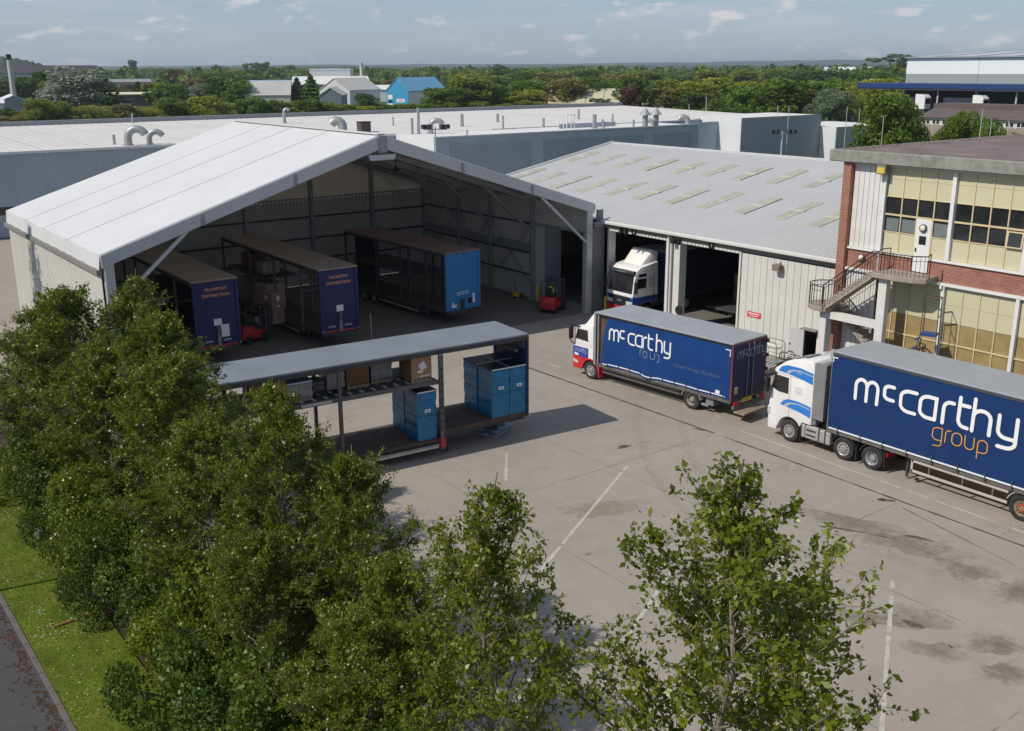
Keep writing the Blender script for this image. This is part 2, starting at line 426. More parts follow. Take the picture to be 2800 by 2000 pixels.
soilbed = struct(sheet('planting_bed', SOIL, 6.55, 9.4, -40, 50.5, -0.012))
apron = struct(sheet('side_track', ROAD, -45.0, 9.4, 50.5, 111.0, -0.004))
verge = struct(sheet('grass_verge', TURF, 4.5, 6.75, -40, 50.5, 0.06))
road = struct(sheet('road', ROAD, -60, 4.36, -60, 50.5, -0.02))
# kerb: one concrete block after another along the verge
kb = MB().box(-0.07, 0.07, 0.006, 0.908, -0.05, 0.085).mesh('kerb_block', bevel=0.012); kb.materials.append(KERBM)
kerb = struct(bpy.data.objects.new('kerb', None)); C.objects.link(kerb)
for i in range(30): link('kerb_block', kb, kerb, (4.43, 14 + i * 0.914, rnd.uniform(-.006, .006)))
# leaf litter in the gutter of the road
lm = MB()
for i in range(1300):
    y = rnd.uniform(16, 42); x = 4.34 - abs(rnd.gauss(0, 0.30 + .12 * math.sin(y * 2.1) + .08 * math.sin(y * 5.3))) - rnd.random() * 0.05; s_ = rnd.uniform(.012, .048); a = rnd.random() * 6.28
    lm.add([(x + s_ * math.cos(a + t), y + s_ * 1.6 * math.sin(a + t), -0.012 + rnd.random() * .006) for t in (0, 1.3, 2.5, 3.7, 5)], [(0, 1, 2, 3, 4)])
lit = lm.build('leaf_litter', MUD, recalc=False); lit['kind'] = 'stuff'; tag(lit, 'brown leaf litter in the gutter along the kerb', 'leaf litter')

def strip(name, m, p, q, w, z, parent, seg=1, jit=0.0, gap=0.0):
    b = MB(); p, q = Vector((*p, z)), Vector((*q, z)); d = (q - p); L_ = d.length; d.normalize(); nrm = Vector((-d.y, d.x, 0)) * (w / 2)
    N_ = max(1, int(L_ / seg)) if seg else 1
    prev = None
    for i in range(N_ + 1):
        k = p + d * (L_ * i / N_); ww = 1 + rnd.uniform(-jit, jit)
        cur = (k - nrm * ww, k + nrm * ww)
        if prev and rnd.random() >= gap: b.quad(prev[0], cur[0], cur[1], prev[1])
        prev = cur
    return b.build(name, m, parent, recalc=False)
for a, b_ in (((27.76, 29.41), (17.5, 23.3)), ((27.65, 20.96), (21.0, 16.6)), ((27.74, 16.83), (17.0, 10.1)), ((23.89, 22.38), (17.5, 18.9)), ((24.6, 33.6), (22.8, 31.2))):
    strip('bay_line', LINEW, a, b_, 0.13, 0.006, yard, 0.25, 0.18, 0.05)
strip('lane_line', LINEY, (34.85, 29.6), (34.45, 4.0), 0.09, 0.006, yard, 0.3, 0.2, 0.04)
strip('lane_line', LINEY, (35.6, 30.4), (34.75, 44.5), 0.08, 0.006, yard, 0.3, 0.3, 0.5)
strip('drain_channel', LINED, (33.42, 44.6), (33.64, 30.0), 0.13, 0.005, yard, 0.5, 0.25)
strip('drain_channel', LINED, (33.64, 29.4), (33.5, 2.0), 0.11, 0.005, yard, 0.4, 0.5, 0.0)
strip('tar_seam', LINED, (33.1, 20.0), (30.3, 8.0), 0.04, 0.005, yard, 0.3, 0.5, 0.15)
# repair patches, oil stains and worn patches with ragged outlines
OIL = mat('oil_stain', (0.10, 0.085, 0.07), 0.7, var=0.4, vs=2, dirt=(0.26, 0.22, 0.19), damt=1.0, dscale=2.2)
MOSS = mat('worn_gravel_patch', (0.20, 0.165, 0.115), 0.9, var=0.4, vs=5, dirt=(0.32, 0.28, 0.245), damt=0.95, dscale=2.4)
RUST = mat('rust_stain', (0.30, 0.235, 0.175), 0.85, var=0.15, vs=2, dirt=(0.335, 0.295, 0.262), damt=1.0, dscale=1.0)
def soften(m, top=.38):
    N = m.node_tree.nodes; L = m.node_tree.links; out = N['Material Output']; src = out.inputs[0].links[0].from_socket
    tcn = N.new('ShaderNodeTexCoord'); vm = N.new('ShaderNodeVectorMath'); vm.operation = 'SUBTRACT'; vm.inputs[1].default_value = (.5, .5, 0); L.new(tcn.outputs['Generated'], vm.inputs[0])
    ln = N.new('ShaderNodeVectorMath'); ln.operation = 'LENGTH'; sc_ = N.new('ShaderNodeVectorMath'); sc_.operation = 'MULTIPLY'; sc_.inputs[1].default_value = (1, 1, 0); L.new(vm.outputs[0], sc_.inputs[0]); L.new(sc_.outputs[0], ln.inputs[0])
    n = N.new('ShaderNodeTexNoise'); n.inputs['Scale'].default_value = 3.0; n.inputs['Detail'].default_value = 9; n.inputs['Roughness'].default_value = .75; L.new(tcn.outputs['Object'], n.inputs['Vector'])
    ad = N.new('ShaderNodeMath'); ad.operation = 'MULTIPLY_ADD'; ad.inputs[1].default_value = 1.15; L.new(n.outputs[0], ad.inputs[0]); L.new(ln.outputs['Value'], ad.inputs[2])
    mr = N.new('ShaderNodeMapRange'); mr.inputs[1].default_value = .62; mr.inputs[2].default_value = 1.0; mr.inputs[3].default_value = top; mr.inputs[4].default_value = 0.0; L.new(ad.outputs[0], mr.inputs[0])
    tr_ = N.new('ShaderNodeBsdfTransparent'); ms = N.new('ShaderNodeMixShader'); L.new(mr.outputs[0], ms.inputs[0]); L.new(tr_.outputs[0], ms.inputs[1]); L.new(src, ms.inputs[2]); L.new(ms.outputs[0], out.inputs[0])
    return m
for m_ in (OIL, MOSS, RUST): soften(m_)
def blot(name, m, c, rx, ry, rot, z=0.004, n=36, j=0.35):
    pts = []; ph = [rnd.random() * 6 for _ in range(4)]
    for i in range(n):
        t = 2 * math.pi * i / n; k = 1 + j * (0.5 * math.sin(3 * t + ph[0]) + 0.4 * math.sin(5 * t + ph[1]) + 0.35 * math.sin(9 * t + ph[2])) + rnd.uniform(-.12, .12)
        x, y = rx * k * math.cos(t), ry * k * math.sin(t)
        pts.append((c[0] + x * math.cos(rot) - y * math.sin(rot), c[1] + x * math.sin(rot) + y * math.cos(rot), z))
    return MB().add(pts, [tuple(range(n))]).build(name, m, yard, recalc=False)
for u, v, m_, rx, ry, ro in ((1955, 1335, LINED, .42, .22, .3), (1705, 1222, LINED, .3, .16, 0), (2330, 1430, MOSS, 2.1, .45, -1.15), (2480, 1490, MOSS, 2.0, .5, -1.1), (2720, 1760, OIL, .75, .45, -.7),
                             (2745, 1840, OIL, .6, .4, -.6), (1815, 1480, OIL, .5, .28, .2), (1640, 1390, RUST, 1.6, .5, -.5), (2640, 1560, MOSS, 1.0, .4, -1.0), (2240, 1690, OIL, .12, .06, 0),
                             (1608, 1515, OIL, .14, .08, 0), (2500, 1690, MOSS, 1.1, .5, -.8), (2360, 1690, MOSS, 1.3, .3, -.9), (2420, 1368, LINED, .34, .13, -.9), (1915, 1175, LINED, .3, .12, -1.2), (2790, 1620, OIL, .8, .5, -.4), (2560, 1780, MOSS, .9, .35, -.9)):
    p = atz(u, v); k_ = 1.45 if m_ is not LINED else 1.0; blot('stain', m_, (p.x, p.y), rx * k_, ry * k_, ro, z=.0035 + .0006 * (len(yard.children) % 5))

# slab joints and faint tyre tracks
JOINT = mat('slab_joint', (0.15, 0.13, 0.11), 0.9, var=0.4, vs=4, dirt=(0.29, 0.26, 0.23), damt=1.0, dscale=1.3)
for a, c in (((12, 29.6), (33.3, 29.9)), ((12, 44.2), (33.2, 44.0)), ((20.6, 6), (20.9, 44)), ((27.2, 6), (27.1, 34)), ((36.4, 4), (36.6, 15)), ((30.6, 2), (30.4, 29)), ((14, 20.2), (33.4, 20.4)), ((16, 10.6), (33.4, 10.9))):
    strip('slab_joint', JOINT, a, c, .022, .0045, yard, .5, .6, .12)
TYRE = soften(mat('tyre_track', (0.17, 0.145, 0.125), 0.8, var=0.3, vs=3), .08)
def track(pts, w, off):
    P = [Vector((*p, .0042)) for p in pts]; Q = []
    for i in range(len(P) - 1):
        p0, p1, p2, p3 = P[max(i - 1, 0)], P[i], P[i + 1], P[min(i + 2, len(P) - 1)]
        for k in range(8):
            t = k / 8; Q.append(.5 * ((2 * p1) + (p2 - p0) * t + (2 * p0 - 5 * p1 + 4 * p2 - p3) * t * t + (3 * p1 - p0 - 3 * p2 + p3) * t ** 3))
    b = MB()
    for i in range(len(Q) - 1):
        d = (Q[i + 1] - Q[i]).normalized(); n_ = Vector((-d.y, d.x, 0))
        if i: b.quad(pa, Q[i] + n_ * (off - w), Q[i] + n_ * (off + w), pb) if False else None
        a, c = Q[i] + n_ * (off - w), Q[i] + n_ * (off + w)
        if i: b.quad(la, a, c, lc)
        la, lc = a, c
    b.build('tyre_track', TYRE, yard, recalc=False)
for j, path in enumerate((((17, 8), (22, 16), (27, 24), (30.5, 33), (31, 44)), ((31.5, 6), (30.5, 16), (29, 26), (30, 36), (33, 46)), ((14, 27), (21, 28), (27.5, 25), (32, 17), (33, 6)), ((23, 9), (25.5, 17), (28.5, 27), (36, 36), (43, 42)))):
    for off in (-1.0, 1.0): track(path, .16 + .03 * (j % 2), off)

# grass blades and daisies on the verge
gb = MB()
for i in range(26000):
    x = rnd.uniform(4.5, 6.9); y = rnd.uniform(15, 48); h = rnd.uniform(.03, .085); a = rnd.random() * 6.28; w = .009
    dx, dy = math.cos(a) * w, math.sin(a) * w; lx, ly = rnd.gauss(0, .025), rnd.gauss(0, .025)
    gb.add([(x - dx, y - dy, .06), (x + dx, y + dy, .06), (x + lx, y + ly, .06 + h)], [(0, 1, 2)])
go = gb.build('grass', mat('grass_blades', (0.15, 0.20, 0.02), 0.8, var=0.4, vs=0.8, trans=0.3, spec=0.2, dirt=(0.16, 0.15, 0.035), damt=0.7, dscale=0.6), recalc=False); go['kind'] = 'stuff'
tag(go, 'mown green grass of the verge beside the road', 'grass')
db = MB(); cl_ = [(rnd.uniform(4.7, 6.5), rnd.uniform(16, 46), rnd.uniform(.15, .7)) for _ in range(46)]
for i in range(650):
    c_ = rnd.choice(cl_) if rnd.random() < .8 else (rnd.uniform(4.7, 6.5), rnd.uniform(16, 46), .3)
    x, y = rnd.gauss(c_[0], c_[2] * .5), rnd.gauss(c_[1], c_[2])
    if not 4.55 < x < 6.6: continue
    r_ = rnd.uniform(.008, .018); z = .11 + rnd.random() * .03
    db.add([(x + r_ * math.cos(t), y + r_ * math.sin(t), z) for t in (0, 1.05, 2.1, 3.14, 4.2, 5.25)], [(0, 1, 2, 3, 4, 5)])
do = db.build('daisies', mat('daisy_petals', (0.75, 0.74, 0.66), 0.7, var=0.1), recalc=False); do['kind'] = 'stuff'
tag(do, 'white daisies scattered over the grass verge', 'daisies')

# ------------------------------------------------------------------ far hills
HILL = mat('hill_woodland', (0.030, 0.050, 0.022), 0.95, var=0.4, vs=0.01, spec=0.05)
def ridge(name, d, u0, u1, prof, depth, seed):
    rr_ = random.Random(seed); b = MB(); N_ = 90; rows = []
    for i in range(N_ + 1):
        u = u0 + (u1 - u0) * i / N_; t = i / N_
        k = t * (len(prof) - 1); a = int(min(k, len(prof) - 2)); h = prof[a] + (prof[a + 1] - prof[a]) * (k - a)
        h *= 1 + rr_.uniform(-.07, .07)
        p = atd(u, 300, d); q = atd(u, 300, d + depth); f_ = atd(u, 300, d - depth)
        rows.append([(f_.x, f_.y, -1), ((f_.x * .4 + p.x * .6), (f_.y * .4 + p.y * .6), h * .55), (p.x, p.y, h), (q.x, q.y, -1)])
    for i in range(N_):
        for j in range(3): b.quad(rows[i][j], rows[i + 1][j], rows[i + 1][j + 1], rows[i][j + 1])
    return struct(b.build(name, HILL, recalc=False, smooth=False))
ridge('hills', 9000, -900, 3700, [36, 40, 38, 42, 40, 44, 46, 42, 50, 62, 56, 60, 64, 50], 1500, 3)
ridge('hills', 5200, -900, 3700, [18, 24, 20, 18, 22, 26, 20, 24, 20, 18, 26, 22, 22, 24], 800, 4)
ridge('hills', 2400, -300, 330, [50, 52, 50, 48, 44, 34, 18, 8, 0], 260, 5)
# ------------------------------------------------------------------ frame tent (open gable towards the yard)
TX0, TX1, TXM = 13.4, 44.9, 29.15
TYS = [51.44, 57.4, 62.5, 66.7, 72.1]
EZ, RZ = 7.35, 12.4
tent = thing('frame_tent', 'big white frame tent with open gable and three trailers inside', 'tent', (TXM, 51.44, 0))
def tp(mb, name, m, **k): # tent parts are written in world coordinates
    o = mb.build(name, m, tent, **k); o.location = (-TXM, -51.44, 0); return o
def roofz(x): return EZ + (RZ - EZ) * (1 - abs(x - TXM) / (TXM - TX0))
for i in range(4):
    y0, y1 = TYS[i] + (0.02 if i else 0), TYS[i + 1] - 0.03
    for side in (0, 1):
        b = MB(); N_, M_ = 14, 6; grid = []
        xa, xb = (TX0, TXM) if side == 0 else (TX1, TXM)
        for a in range(N_ + 1):
            row = []
            for c in range(M_ + 1):
                x = xa + (xb - xa) * a / N_; t = c / M_
                sag = 0.05 * 4 * t * (1 - t) * (0.4 + 0.6 * math.sin(math.pi * a / N_))
                row.append((x, y0 + (y1 - y0) * t, roofz(x) + 0.05 - sag))
            grid.append(row)
        for a in range(N_):
            for c in range(M_): b.quad(grid[a][c], grid[a + 1][c], grid[a + 1][c + 1], grid[a][c + 1])
        tp(b, 'roof_panel', WHITE, smooth=True)
for y in TYS[1:4]:          # keder rails between the roof sheets
    b = MB().bar((TX0, y - .005, EZ + .045), (TXM, y - .005, RZ + .045), .035, .03).bar((TX1, y - .005, EZ + .045), (TXM, y - .005, RZ + .045), .035, .03)
    tp(b, 'seam_rail', STEEL)
tp(MB().bar((TXM, 51.42, RZ + .07), (TXM, 72.1, RZ + .07), .5, .04), 'ridge_strip', WHITE)
for i in range(4):          # hanging valance over the left gutter
    y0, y1 = TYS[i] + (.015 if i else 0), TYS[i + 1] - .02
    b = MB(); N_ = 8
    for k in range(N_):
        a, c = y0 + (y1 - y0) * k / N_, y0 + (y1 - y0) * (k + 1) / N_
        j0, j1 = .03 * math.sin(k * 2.1 + i), .03 * math.sin((k + 1) * 2.1 + i)
        b.quad((TX0 - .02, a, EZ + .05), (TX0 - .02, c, EZ + .05), (TX0 - .10 + j1, c, 6.66), (TX0 - .10 + j0, a, 6.66))
    tp(b, 'valance', WHITE, smooth=True)
tp(MB().box(TX0 - .22, TX0 + .05, 51.5, 72.2, 6.40, 6.64), 'gutter', GUTTER)
tp(MB().bar((TX1 + .05, 51.5, 7.1), (TX1 + .05, 72.2, 7.1), .3, .35), 'gutter', GUTTER)
# left side wall: cream sheeting panels
for i in range(4):
    y0, y1 = TYS[i] + .18, TYS[i + 1] + (.0 if i == 3 else .16)
    tp(MB().corr((TX0 + .02, y1, 0.02), (0, -1, 0), y1 - y0, (0, 0, 1), 6.38, (-1, 0, 0), .33, .03, .42), 'side_panel', CREAMC)
# frames: posts, rafters, knee braces
def rafter(y, m, dep, thick, nm='rafter'):
    b = MB()
    for xa in (TX0, TX1):
        x1 = TXM; s = 1 if xa == TX0 else -1
        b.prism([(xa, EZ - .02), (x1, RZ - .02), (x1, RZ - dep * 1.05), (xa + s * .15, EZ - dep)], 'y', y - thick / 2, y + thick / 2)
    return tp(b, nm, m)
for k, xa in enumerate((TX0, TX1)):      # near gable beams in two halves
    s = 1 if xa == TX0 else -1
    tp(MB().prism([(xa - s * .03, EZ + .02), (TXM - s * .28, RZ - .06), (TXM - s * .28, RZ - .80), (xa + s * .02, EZ - .62)], 'y', 51.32, 51.60), 'gable_beam', ALU, bevel=.03)
    for t in (.33, .66):
        x = xa + (TXM - xa) * t; z = roofz(x)
        tp(MB().box(x - .10, x + .10, 51.29, 51.32, z - .66, z - .08), 'joint_plate', STEEL)
tp(MB().box(TXM - .30, TXM + .30, 51.28, 51.64, RZ - .95, RZ + .02), 'ridge_bracket', STEEL, bevel=.05)
tp(MB().prism([(TXM - .75, RZ - 1.35), (TXM + .75, RZ - 1.35), (TXM + .9, RZ - 1.05), (TXM - .9, RZ - 1.05)], 'y', 51.36, 51.56), 'collar_tie', ALU)
for i, y in enumerate(TYS):
    near = i == 0
    for xa, s in ((TX0, 1), (TX1, -1)):
        m = ALU if near else STEEL
        xo = xa + s * .12
        tp(MB().box(min(xo, xo + s * .48), max(xo, xo + s * .48), y - .14 + (.05 if near else 0), y + .16 + (.05 if near else 0), 0, EZ - .35), 'post', m, bevel=.03)
        tp(MB().box(min(xo - s * .08, xo + s * .6), max(xo - s * .08, xo + s * .6), y - .3, y + .4, 0.002, .03), 'base_plate', STEEL)
        p = (xo + s * .45, y + .05, 4.85); q = (xa + s * 4.6, y + .05, roofz(xa + s * 4.6) - .5)
        tp(MB().bar(p, q, .16, .16), 'knee_brace', m)
    if not near: rafter(y - .1 if i == 4 else y, STEEL, .5, .22)
for x in [TX0 + 2.2 + 2.5 * i for i in range(12)]:
    if abs(x - TXM) < .4: continue
    tp(MB().bar((x, 51.6, roofz(x) - .16), (x, 72.0, roofz(x) - .16), .10, .14), 'purlin', STEEL)
for i in range(4):           # wind bracing under the roof
    b = MB(); y0, y1 = TYS[i], TYS[i + 1]
    b.bar((TX1 - 1, y0, roofz(TX1 - 1) - .3), (TXM + 2, y1, roofz(TXM + 2) - .3), .04).bar((TX1 - 1, y1, roofz(TX1 - 1) - .3), (TXM + 2, y0, roofz(TXM + 2) - .3), .04)
    tp(b, 'bracing_cable', DSTEEL)
# back gable: fabric above, profiled sheet below, posts and rails
tp(MB().add([(TX0 + .1, 72.0, 6.6), (TX1 - .1, 72.0, 6.6), (TX1 - .1, 72.0, EZ), (TXM, 72.0, RZ), (TX0 + .1, 72.0, EZ)], [(0, 1, 2, 3, 4)]), 'gable_fabric', CREAMF)
for i in range(6):
    x0 = TX0 + .1 + i * 5.22; tp(MB().corr((x0, 72.02, .02), (1, 0, 0), 5.2, (0, 0, 1), 6.56, (0, -1, 0), .30, .05, .35), 'back_panel', GREYC)
for x in (18.6, 23.9, 29.15, 34.4, 39.6):
    tp(MB().box(x - .13, x + .13, 71.6, 71.9, 0, roofz(x) - .3), 'gable_post', STEEL)
for z in (2.0, 3.6, 5.2, 6.6):
    tp(MB().box(TX0 + .2, TX1 - .2, 71.84, 71.96, z - .06, z + .06), 'wall_rail', DSTEEL if z < 6 else STEEL)
# right side wall (towards the shed): opening in the first bay
TW = TX1 - .35
tp(MB().corr((TW, 51.9, 5.55), (0, 1, 0), 5.6, (0, 0, 1), 1.6, (-1, 0, 0), .30, .05, .35), 'side_panel', GREYC)
tp(MB().box(TW - .10, TW + .08, 51.75, 57.5, 5.36, 5.54), 'door_lintel', STEEL)
tp(MB().corr((TW, 56.1, .02), (0, 1, 0), 1.4, (0, 0, 1), 5.3, (-1, 0, 0), .30, .05, .35), 'side_panel', GREYC)
for i in (1, 2, 3):
    y0, y1 = TYS[i] + .2, TYS[i + 1] - .15
    tp(MB().corr((TW, y0, .02), (0, 1, 0), y1 - y0, (0, 0, 1), 7.1, (-1, 0, 0), .30, .05, .35), 'side_panel', GREYC)
    for z in (1.75, 3.3, 5.4):
        tp(MB().box(TW - .17, TW - .07, y0, y1, z - .05, z + .05), 'wall_rail', DSTEEL)
    tp(MB().box(TW - .18, TW - .06, y0, y1, 3.45, 3.95), 'crash_rail', STEEL)
    b = MB().bar((TW - .14, y0, 1.0), (TW - .14, y1, 5.2), .05).bar((TW - .14, y1, 1.0), (TW - .14, y0, 5.2), .05)
    tp(b, 'wall_brace', STEEL)
tp(MB().box(TW - .12, TW + .35, 51.75, 51.95, 0, 5.36), 'door_jamb', ALU)
tp(MB().box(TW - .05, TW + 1.3, 55.95, 56.1, 0, 5.4), 'door_jamb', STEEL)
for x in (24.5, 33.5):       # hanging bay lamps below the second rafter
    tp(MB().tube([(x, 57.4, roofz(x) - .5), (x, 57.4, roofz(x) - .95)], .02, 6).lathe([(0, .05), (-.08, .12), (-.3, .26), (-.3, 0)], (x, 57.4, roofz(x) - .95), 'z', 14), 'hanging_lamp', BLACK)

# ------------------------------------------------------------------ shed with ribbed roof, doors three and four
SX0, SXR, SX1, SY0, SY1 = 46.0, 63.4, 80.8, 14.0, 70.0
SEZ, SRZ = 6.15, 9.45
shed = thing('storage_shed', 'pale shed with ribbed grey roof, rooflights and two tall open doorways', 'warehouse', (SX0, 51.5, 0))
def sp(mb, name, m, par=None, **k):
    o = mb.build(name, m, par or shed, **k)
    if par is None: o.location = (-SX0, -51.5, 0)
    return o
sl = Vector((SXR - SX0 + .25, 0, SRZ - SEZ)); 
sp(MB().corr((SX0 - .25, SY1 + .2, SEZ), (0, -1, 0), SY1 - SY0 + .4, sl, sl.length, (-.19, 0, 1), .333, .045, .28), 'roof_slope', SHEDR)
sl2 = Vector((-(SX1 - SXR), 0, SRZ - SEZ))
sp(MB().corr((SX1, SY0 - .2, SEZ), (0, 1, 0), SY1 - SY0 + .4, sl2, sl2.length, (.19, 0, 1), .333, .045, .28), 'roof_slope', SHEDR)
sp(MB().prism([(SXR - .35, SRZ - .03), (SXR, SRZ + .12), (SXR + .35, SRZ - .03), (SXR + .35, SRZ - .06), (SXR - .35, SRZ - .06)], 'y', SY0, SY1 + .2), 'ridge_capping', SHEDR)
b = MB().bar((SX0 - .25, SY1 + .22, SEZ + .06), (SXR, SY1 + .22, SRZ + .08), .12, .22)
sp(b, 'verge_flashing', TRIM)
def shedz(x): return SEZ + (SRZ - SEZ) * (x - SX0 + .25) / (SXR - SX0 + .25)
# rooflights in two staggered rows, read off the photograph
c6 = lambda a, b: (1400 + a / 2.274, 350 + b / 2.274)
def onroof(u, v):
    r = cam_ray(u, v); k = (SRZ - SEZ) / (SXR - SX0 + .25)
    t = (CAMZ - SEZ + k * (SX0 - .25)) / (k * r.x - r.z); return Vector((0, 0, CAMZ)) + r * t
RL = [((435, 183),), ((590, 200),), ((745, 215),), ((915, 233),), ((1100, 252),), ((1285, 270),), ((1490, 288),), ((1710, 308),), ((1940, 333),),
      ((90, 290),), ((210, 317),), ((365, 338),), ((535, 358),), ((705, 381),), ((890, 403),), ((1085, 430),), ((1300, 455),), ((1530, 487),), ((1780, 520),), ((2000, 562),)]
for i, (q,) in enumerate(RL):
    p = onroof(*c6(*q)); L_ = 3.5 if i < 9 else 3.7; w = .45
    x0, x1 = p.x - L_ / 2, p.x + L_ / 2; b = MB()
    for a, c in ((x0, p.x - .12), (p.x + .12, x1)):
        b.add([(a, p.y - w, shedz(a) + .02), (c, p.y - w, shedz(c) + .02), (c, p.y + w, shedz(c) + .02), (a, p.y + w, shedz(a) + .02),
               (a, p.y - w, shedz(a) + .068), (c, p.y - w, shedz(c) + .068), (c, p.y + w, shedz(c) + .068), (a, p.y + w, shedz(a) + .068)],
              [(4, 5, 6, 7), (0, 1, 5, 4), (1, 2, 6, 5), (2, 3, 7, 6), (3, 0, 4, 7)])
    o = sp(b, 'rooflight', RLIGHT)
    MB().bar((p.x - .14, p.y, shedz(p.x) + .07), (p.x + .14, p.y, shedz(p.x) + .075), 1.0, .05).build('lap_strip', RFRAME, o)
sp(MB().box(SX0 - .42, SX0 - .16, 31.9, 51.6, SEZ - .16, SEZ + .06), 'gutter', SHEDW, bevel=.04)
sp(MB().box(SX0 - .10, SX0 - .02, 32.0, 51.5, SEZ - .42, SEZ - .16), 'eaves_board', GUTTER)
# front wall boards around the openings
DOORS = [(45.7, 51.05, 5.66), (39.75, 44.5, 5.66), (33.95, 34.75, 2.03)]
def boards(y0, y1, z0, z1, m=SHEDW, x=SX0):
    n = max(1, int(round((y1 - y0) / .46))); w = (y1 - y0) / n
    for i in range(n):
        jx = rnd.uniform(-.004, .004)
        sp(MB().box(x - .03 + jx, x + .03, y0 + i * w + .012, y0 + (i + 1) * w - .012, z0, z1), 'cladding_board', m)
boards(34.85, 39.55, .05, 5.62); boards(32.2, 33.85, .05, 5.62); boards(33.85, 34.85, 2.12, 5.62)
boards(44.62, 45.55, .05, 5.62)
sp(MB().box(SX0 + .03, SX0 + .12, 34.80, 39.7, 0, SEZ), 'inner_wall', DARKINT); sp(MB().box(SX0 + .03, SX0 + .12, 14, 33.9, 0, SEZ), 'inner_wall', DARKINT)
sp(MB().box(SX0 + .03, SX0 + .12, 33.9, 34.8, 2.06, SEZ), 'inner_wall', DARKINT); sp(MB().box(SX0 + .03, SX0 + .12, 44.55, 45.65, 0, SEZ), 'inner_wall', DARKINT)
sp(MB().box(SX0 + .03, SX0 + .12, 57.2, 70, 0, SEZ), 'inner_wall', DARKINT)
for y0, y1, z in DOORS[:2]:
    sp(MB().box(SX0 - .05, SX0 + .55, y0 - .14, y0, 0, z + .14), 'door_jamb', SHEDW)
    sp(MB().box(SX0 - .05, SX0 + .55, y1, y1 + .14, 0, z + .14), 'door_jamb', SHEDW)
    sp(MB().box(SX0 - .05, SX0 + .55, y0, y1, z, z + .14), 'door_head', SHEDW)
    n = int((y1 - y0) / .3)                               # notched strip under the eaves
    for i in range(n):
        a = y0 + (y1 - y0) * i / n; sp(MB().box(SX0 - .075, SX0 - .05, a + .02, a + (y1 - y0) / n - .02, z - .10, z + .12), 'head_strip', SHEDW)
sp(MB().tube([(SX0 - .12, 45.45, SEZ - .1), (SX0 - .12, 45.45, .0)], .07, 10), 'downpipe', TRIM)
sp(MB().tube([(SX0 - .30, 45.1, SEZ - .2), (SX0 - .14, 45.1, 5.75), (SX0 - .14, 45.1, 0)], .05, 8), 'downpipe', STEEL)
# grey infill between tent and shed
for i in range(4):
    x0 = TX1 + .02 + i * .27
    sp(MB().box(x0, x0 + .255, 51.55, 51.62, 0, 5.75), 'infill_panel', INFILL)
sp(MB().box(TX1 + .05, SX0 - .1, 51.35, 51.6, 5.8, 6.15), 'infill_gutter', GUTTER)
sp(MB().box(TX1 + .5, SX0 - .08, 51.63, 51.75, 5.75, 6.9), 'infill_panel', INFILL)
# outer back and gable walls, inside floor
sp(MB().box(SX1 - .1, SX1, SY0, SY1, 0, SEZ), 'rear_wall', SHEDW)
sp(MB().add([(SX0, SY1, 0), (SX1, SY1, 0), (SX1, SY1, SEZ), (SXR, SY1, SRZ - .05), (SX0, SY1, SEZ)], [(0, 1, 2, 3, 4)]), 'gable_wall', SHEDW)
sp(MB().add([(SX0 + .2, SY0, 0), (SX1, SY0, 0), (SX1, SY0, SEZ), (SXR, SY0, SRZ - .05), (SX0 + .2, SY0, SEZ)], [(0, 1, 2, 3, 4)]), 'gable_wall', SHEDW)
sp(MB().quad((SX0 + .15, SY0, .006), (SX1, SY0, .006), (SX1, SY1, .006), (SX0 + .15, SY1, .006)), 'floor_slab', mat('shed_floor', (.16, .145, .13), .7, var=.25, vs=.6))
for y in (20, 27, 33, 39.4, 44.9, 51.2, 57, 63):           # portal frames inside
    b = MB().box(SX0 + .15, SX0 + .45, y - .1, y + .1, 0, SEZ).bar((SX0 + .2, y, SEZ - .15), (SXR, y, SRZ - .3), .18, .4).bar((SX1 - .2, y, SEZ - .15), (SXR, y, SRZ - .3), .18, .4)
    sp(b, 'portal_frame', DSTEEL)
# small door standing open, canopy strip, red sign, floodlight, door numbers
pd = sp(MB().box(0, .045, 0, .92, .03, 2.02), 'open_door', mat('pale_grey_door', (.50, .50, .51), .5, var=.06), bevel=.008)
pd.parent = shed; pd.location = (-.06, 34.80 - 51.5, 0); pd.rotation_euler = (0, 0, R(8))
MB().box(-.012, 0, .15, .75, .42, .46).box(-.03, 0, .8, .86, 1.0, 1.1).build('door_slot', BLACK, pd)
sp(MB().box(SX0 - .5, SX0 - .02, 33.75, 34.8, 2.10, 2.15), 'door_canopy', GUTTER)
sp(MB().box(SX0 - .06, SX0 + .03, 33.82, 33.94, 0, 2.1).box(SX0 - .06, SX0 + .03, 33.82, 34.84, 2.035, 2.10), 'door_frame', TRIM)
RSIGN = mat('red_sign_face', (.62, .05, .06), .5, var=.05)
sg = sp(MB().box(SX0 - .065, SX0 - .04, 37.9, 38.9, 2.0, 2.32), 'wall_sign', RSIGN)
MB().box(SX0 - .072, SX0 - .066, 38.0, 38.8, 2.19, 2.25).box(SX0 - .072, SX0 - .066, 38.1, 38.7, 2.07, 2.11).build('sign_lettering', TRIM, sg)
fl = sp(MB().box(SX0 - .5, SX0 - .12, 36.5, 37.0, 5.05, 5.4).box(SX0 - .12, SX0 - .03, 36.7, 36.8, 5.15, 5.5), 'floodlight', mat('floodlight_case', (.20, .17, .15), .6, var=.2), bevel=.03)
MB().box(SX0 - .46, SX0 - .16, 36.54, 36.96, 5.03, 5.049).build('lamp_glass', mat('lamp_glass', (.55, .52, .42), .2, var=0), fl)
NUM = mat('number_plate_black', (.015, .015, .015), .5, var=0)
for y, t in ((48.6, '3'), (41.9, '4')):
    o = sp(MB().box(SX0 - .115, SX0 - .08, y - .22, y + .22, 5.58, 5.98), 'door_number_plate', NUM)
    text_obj('door_number', t, TRIM, o, .36, (SX0 - .12, y, 5.78), FACE_NX)
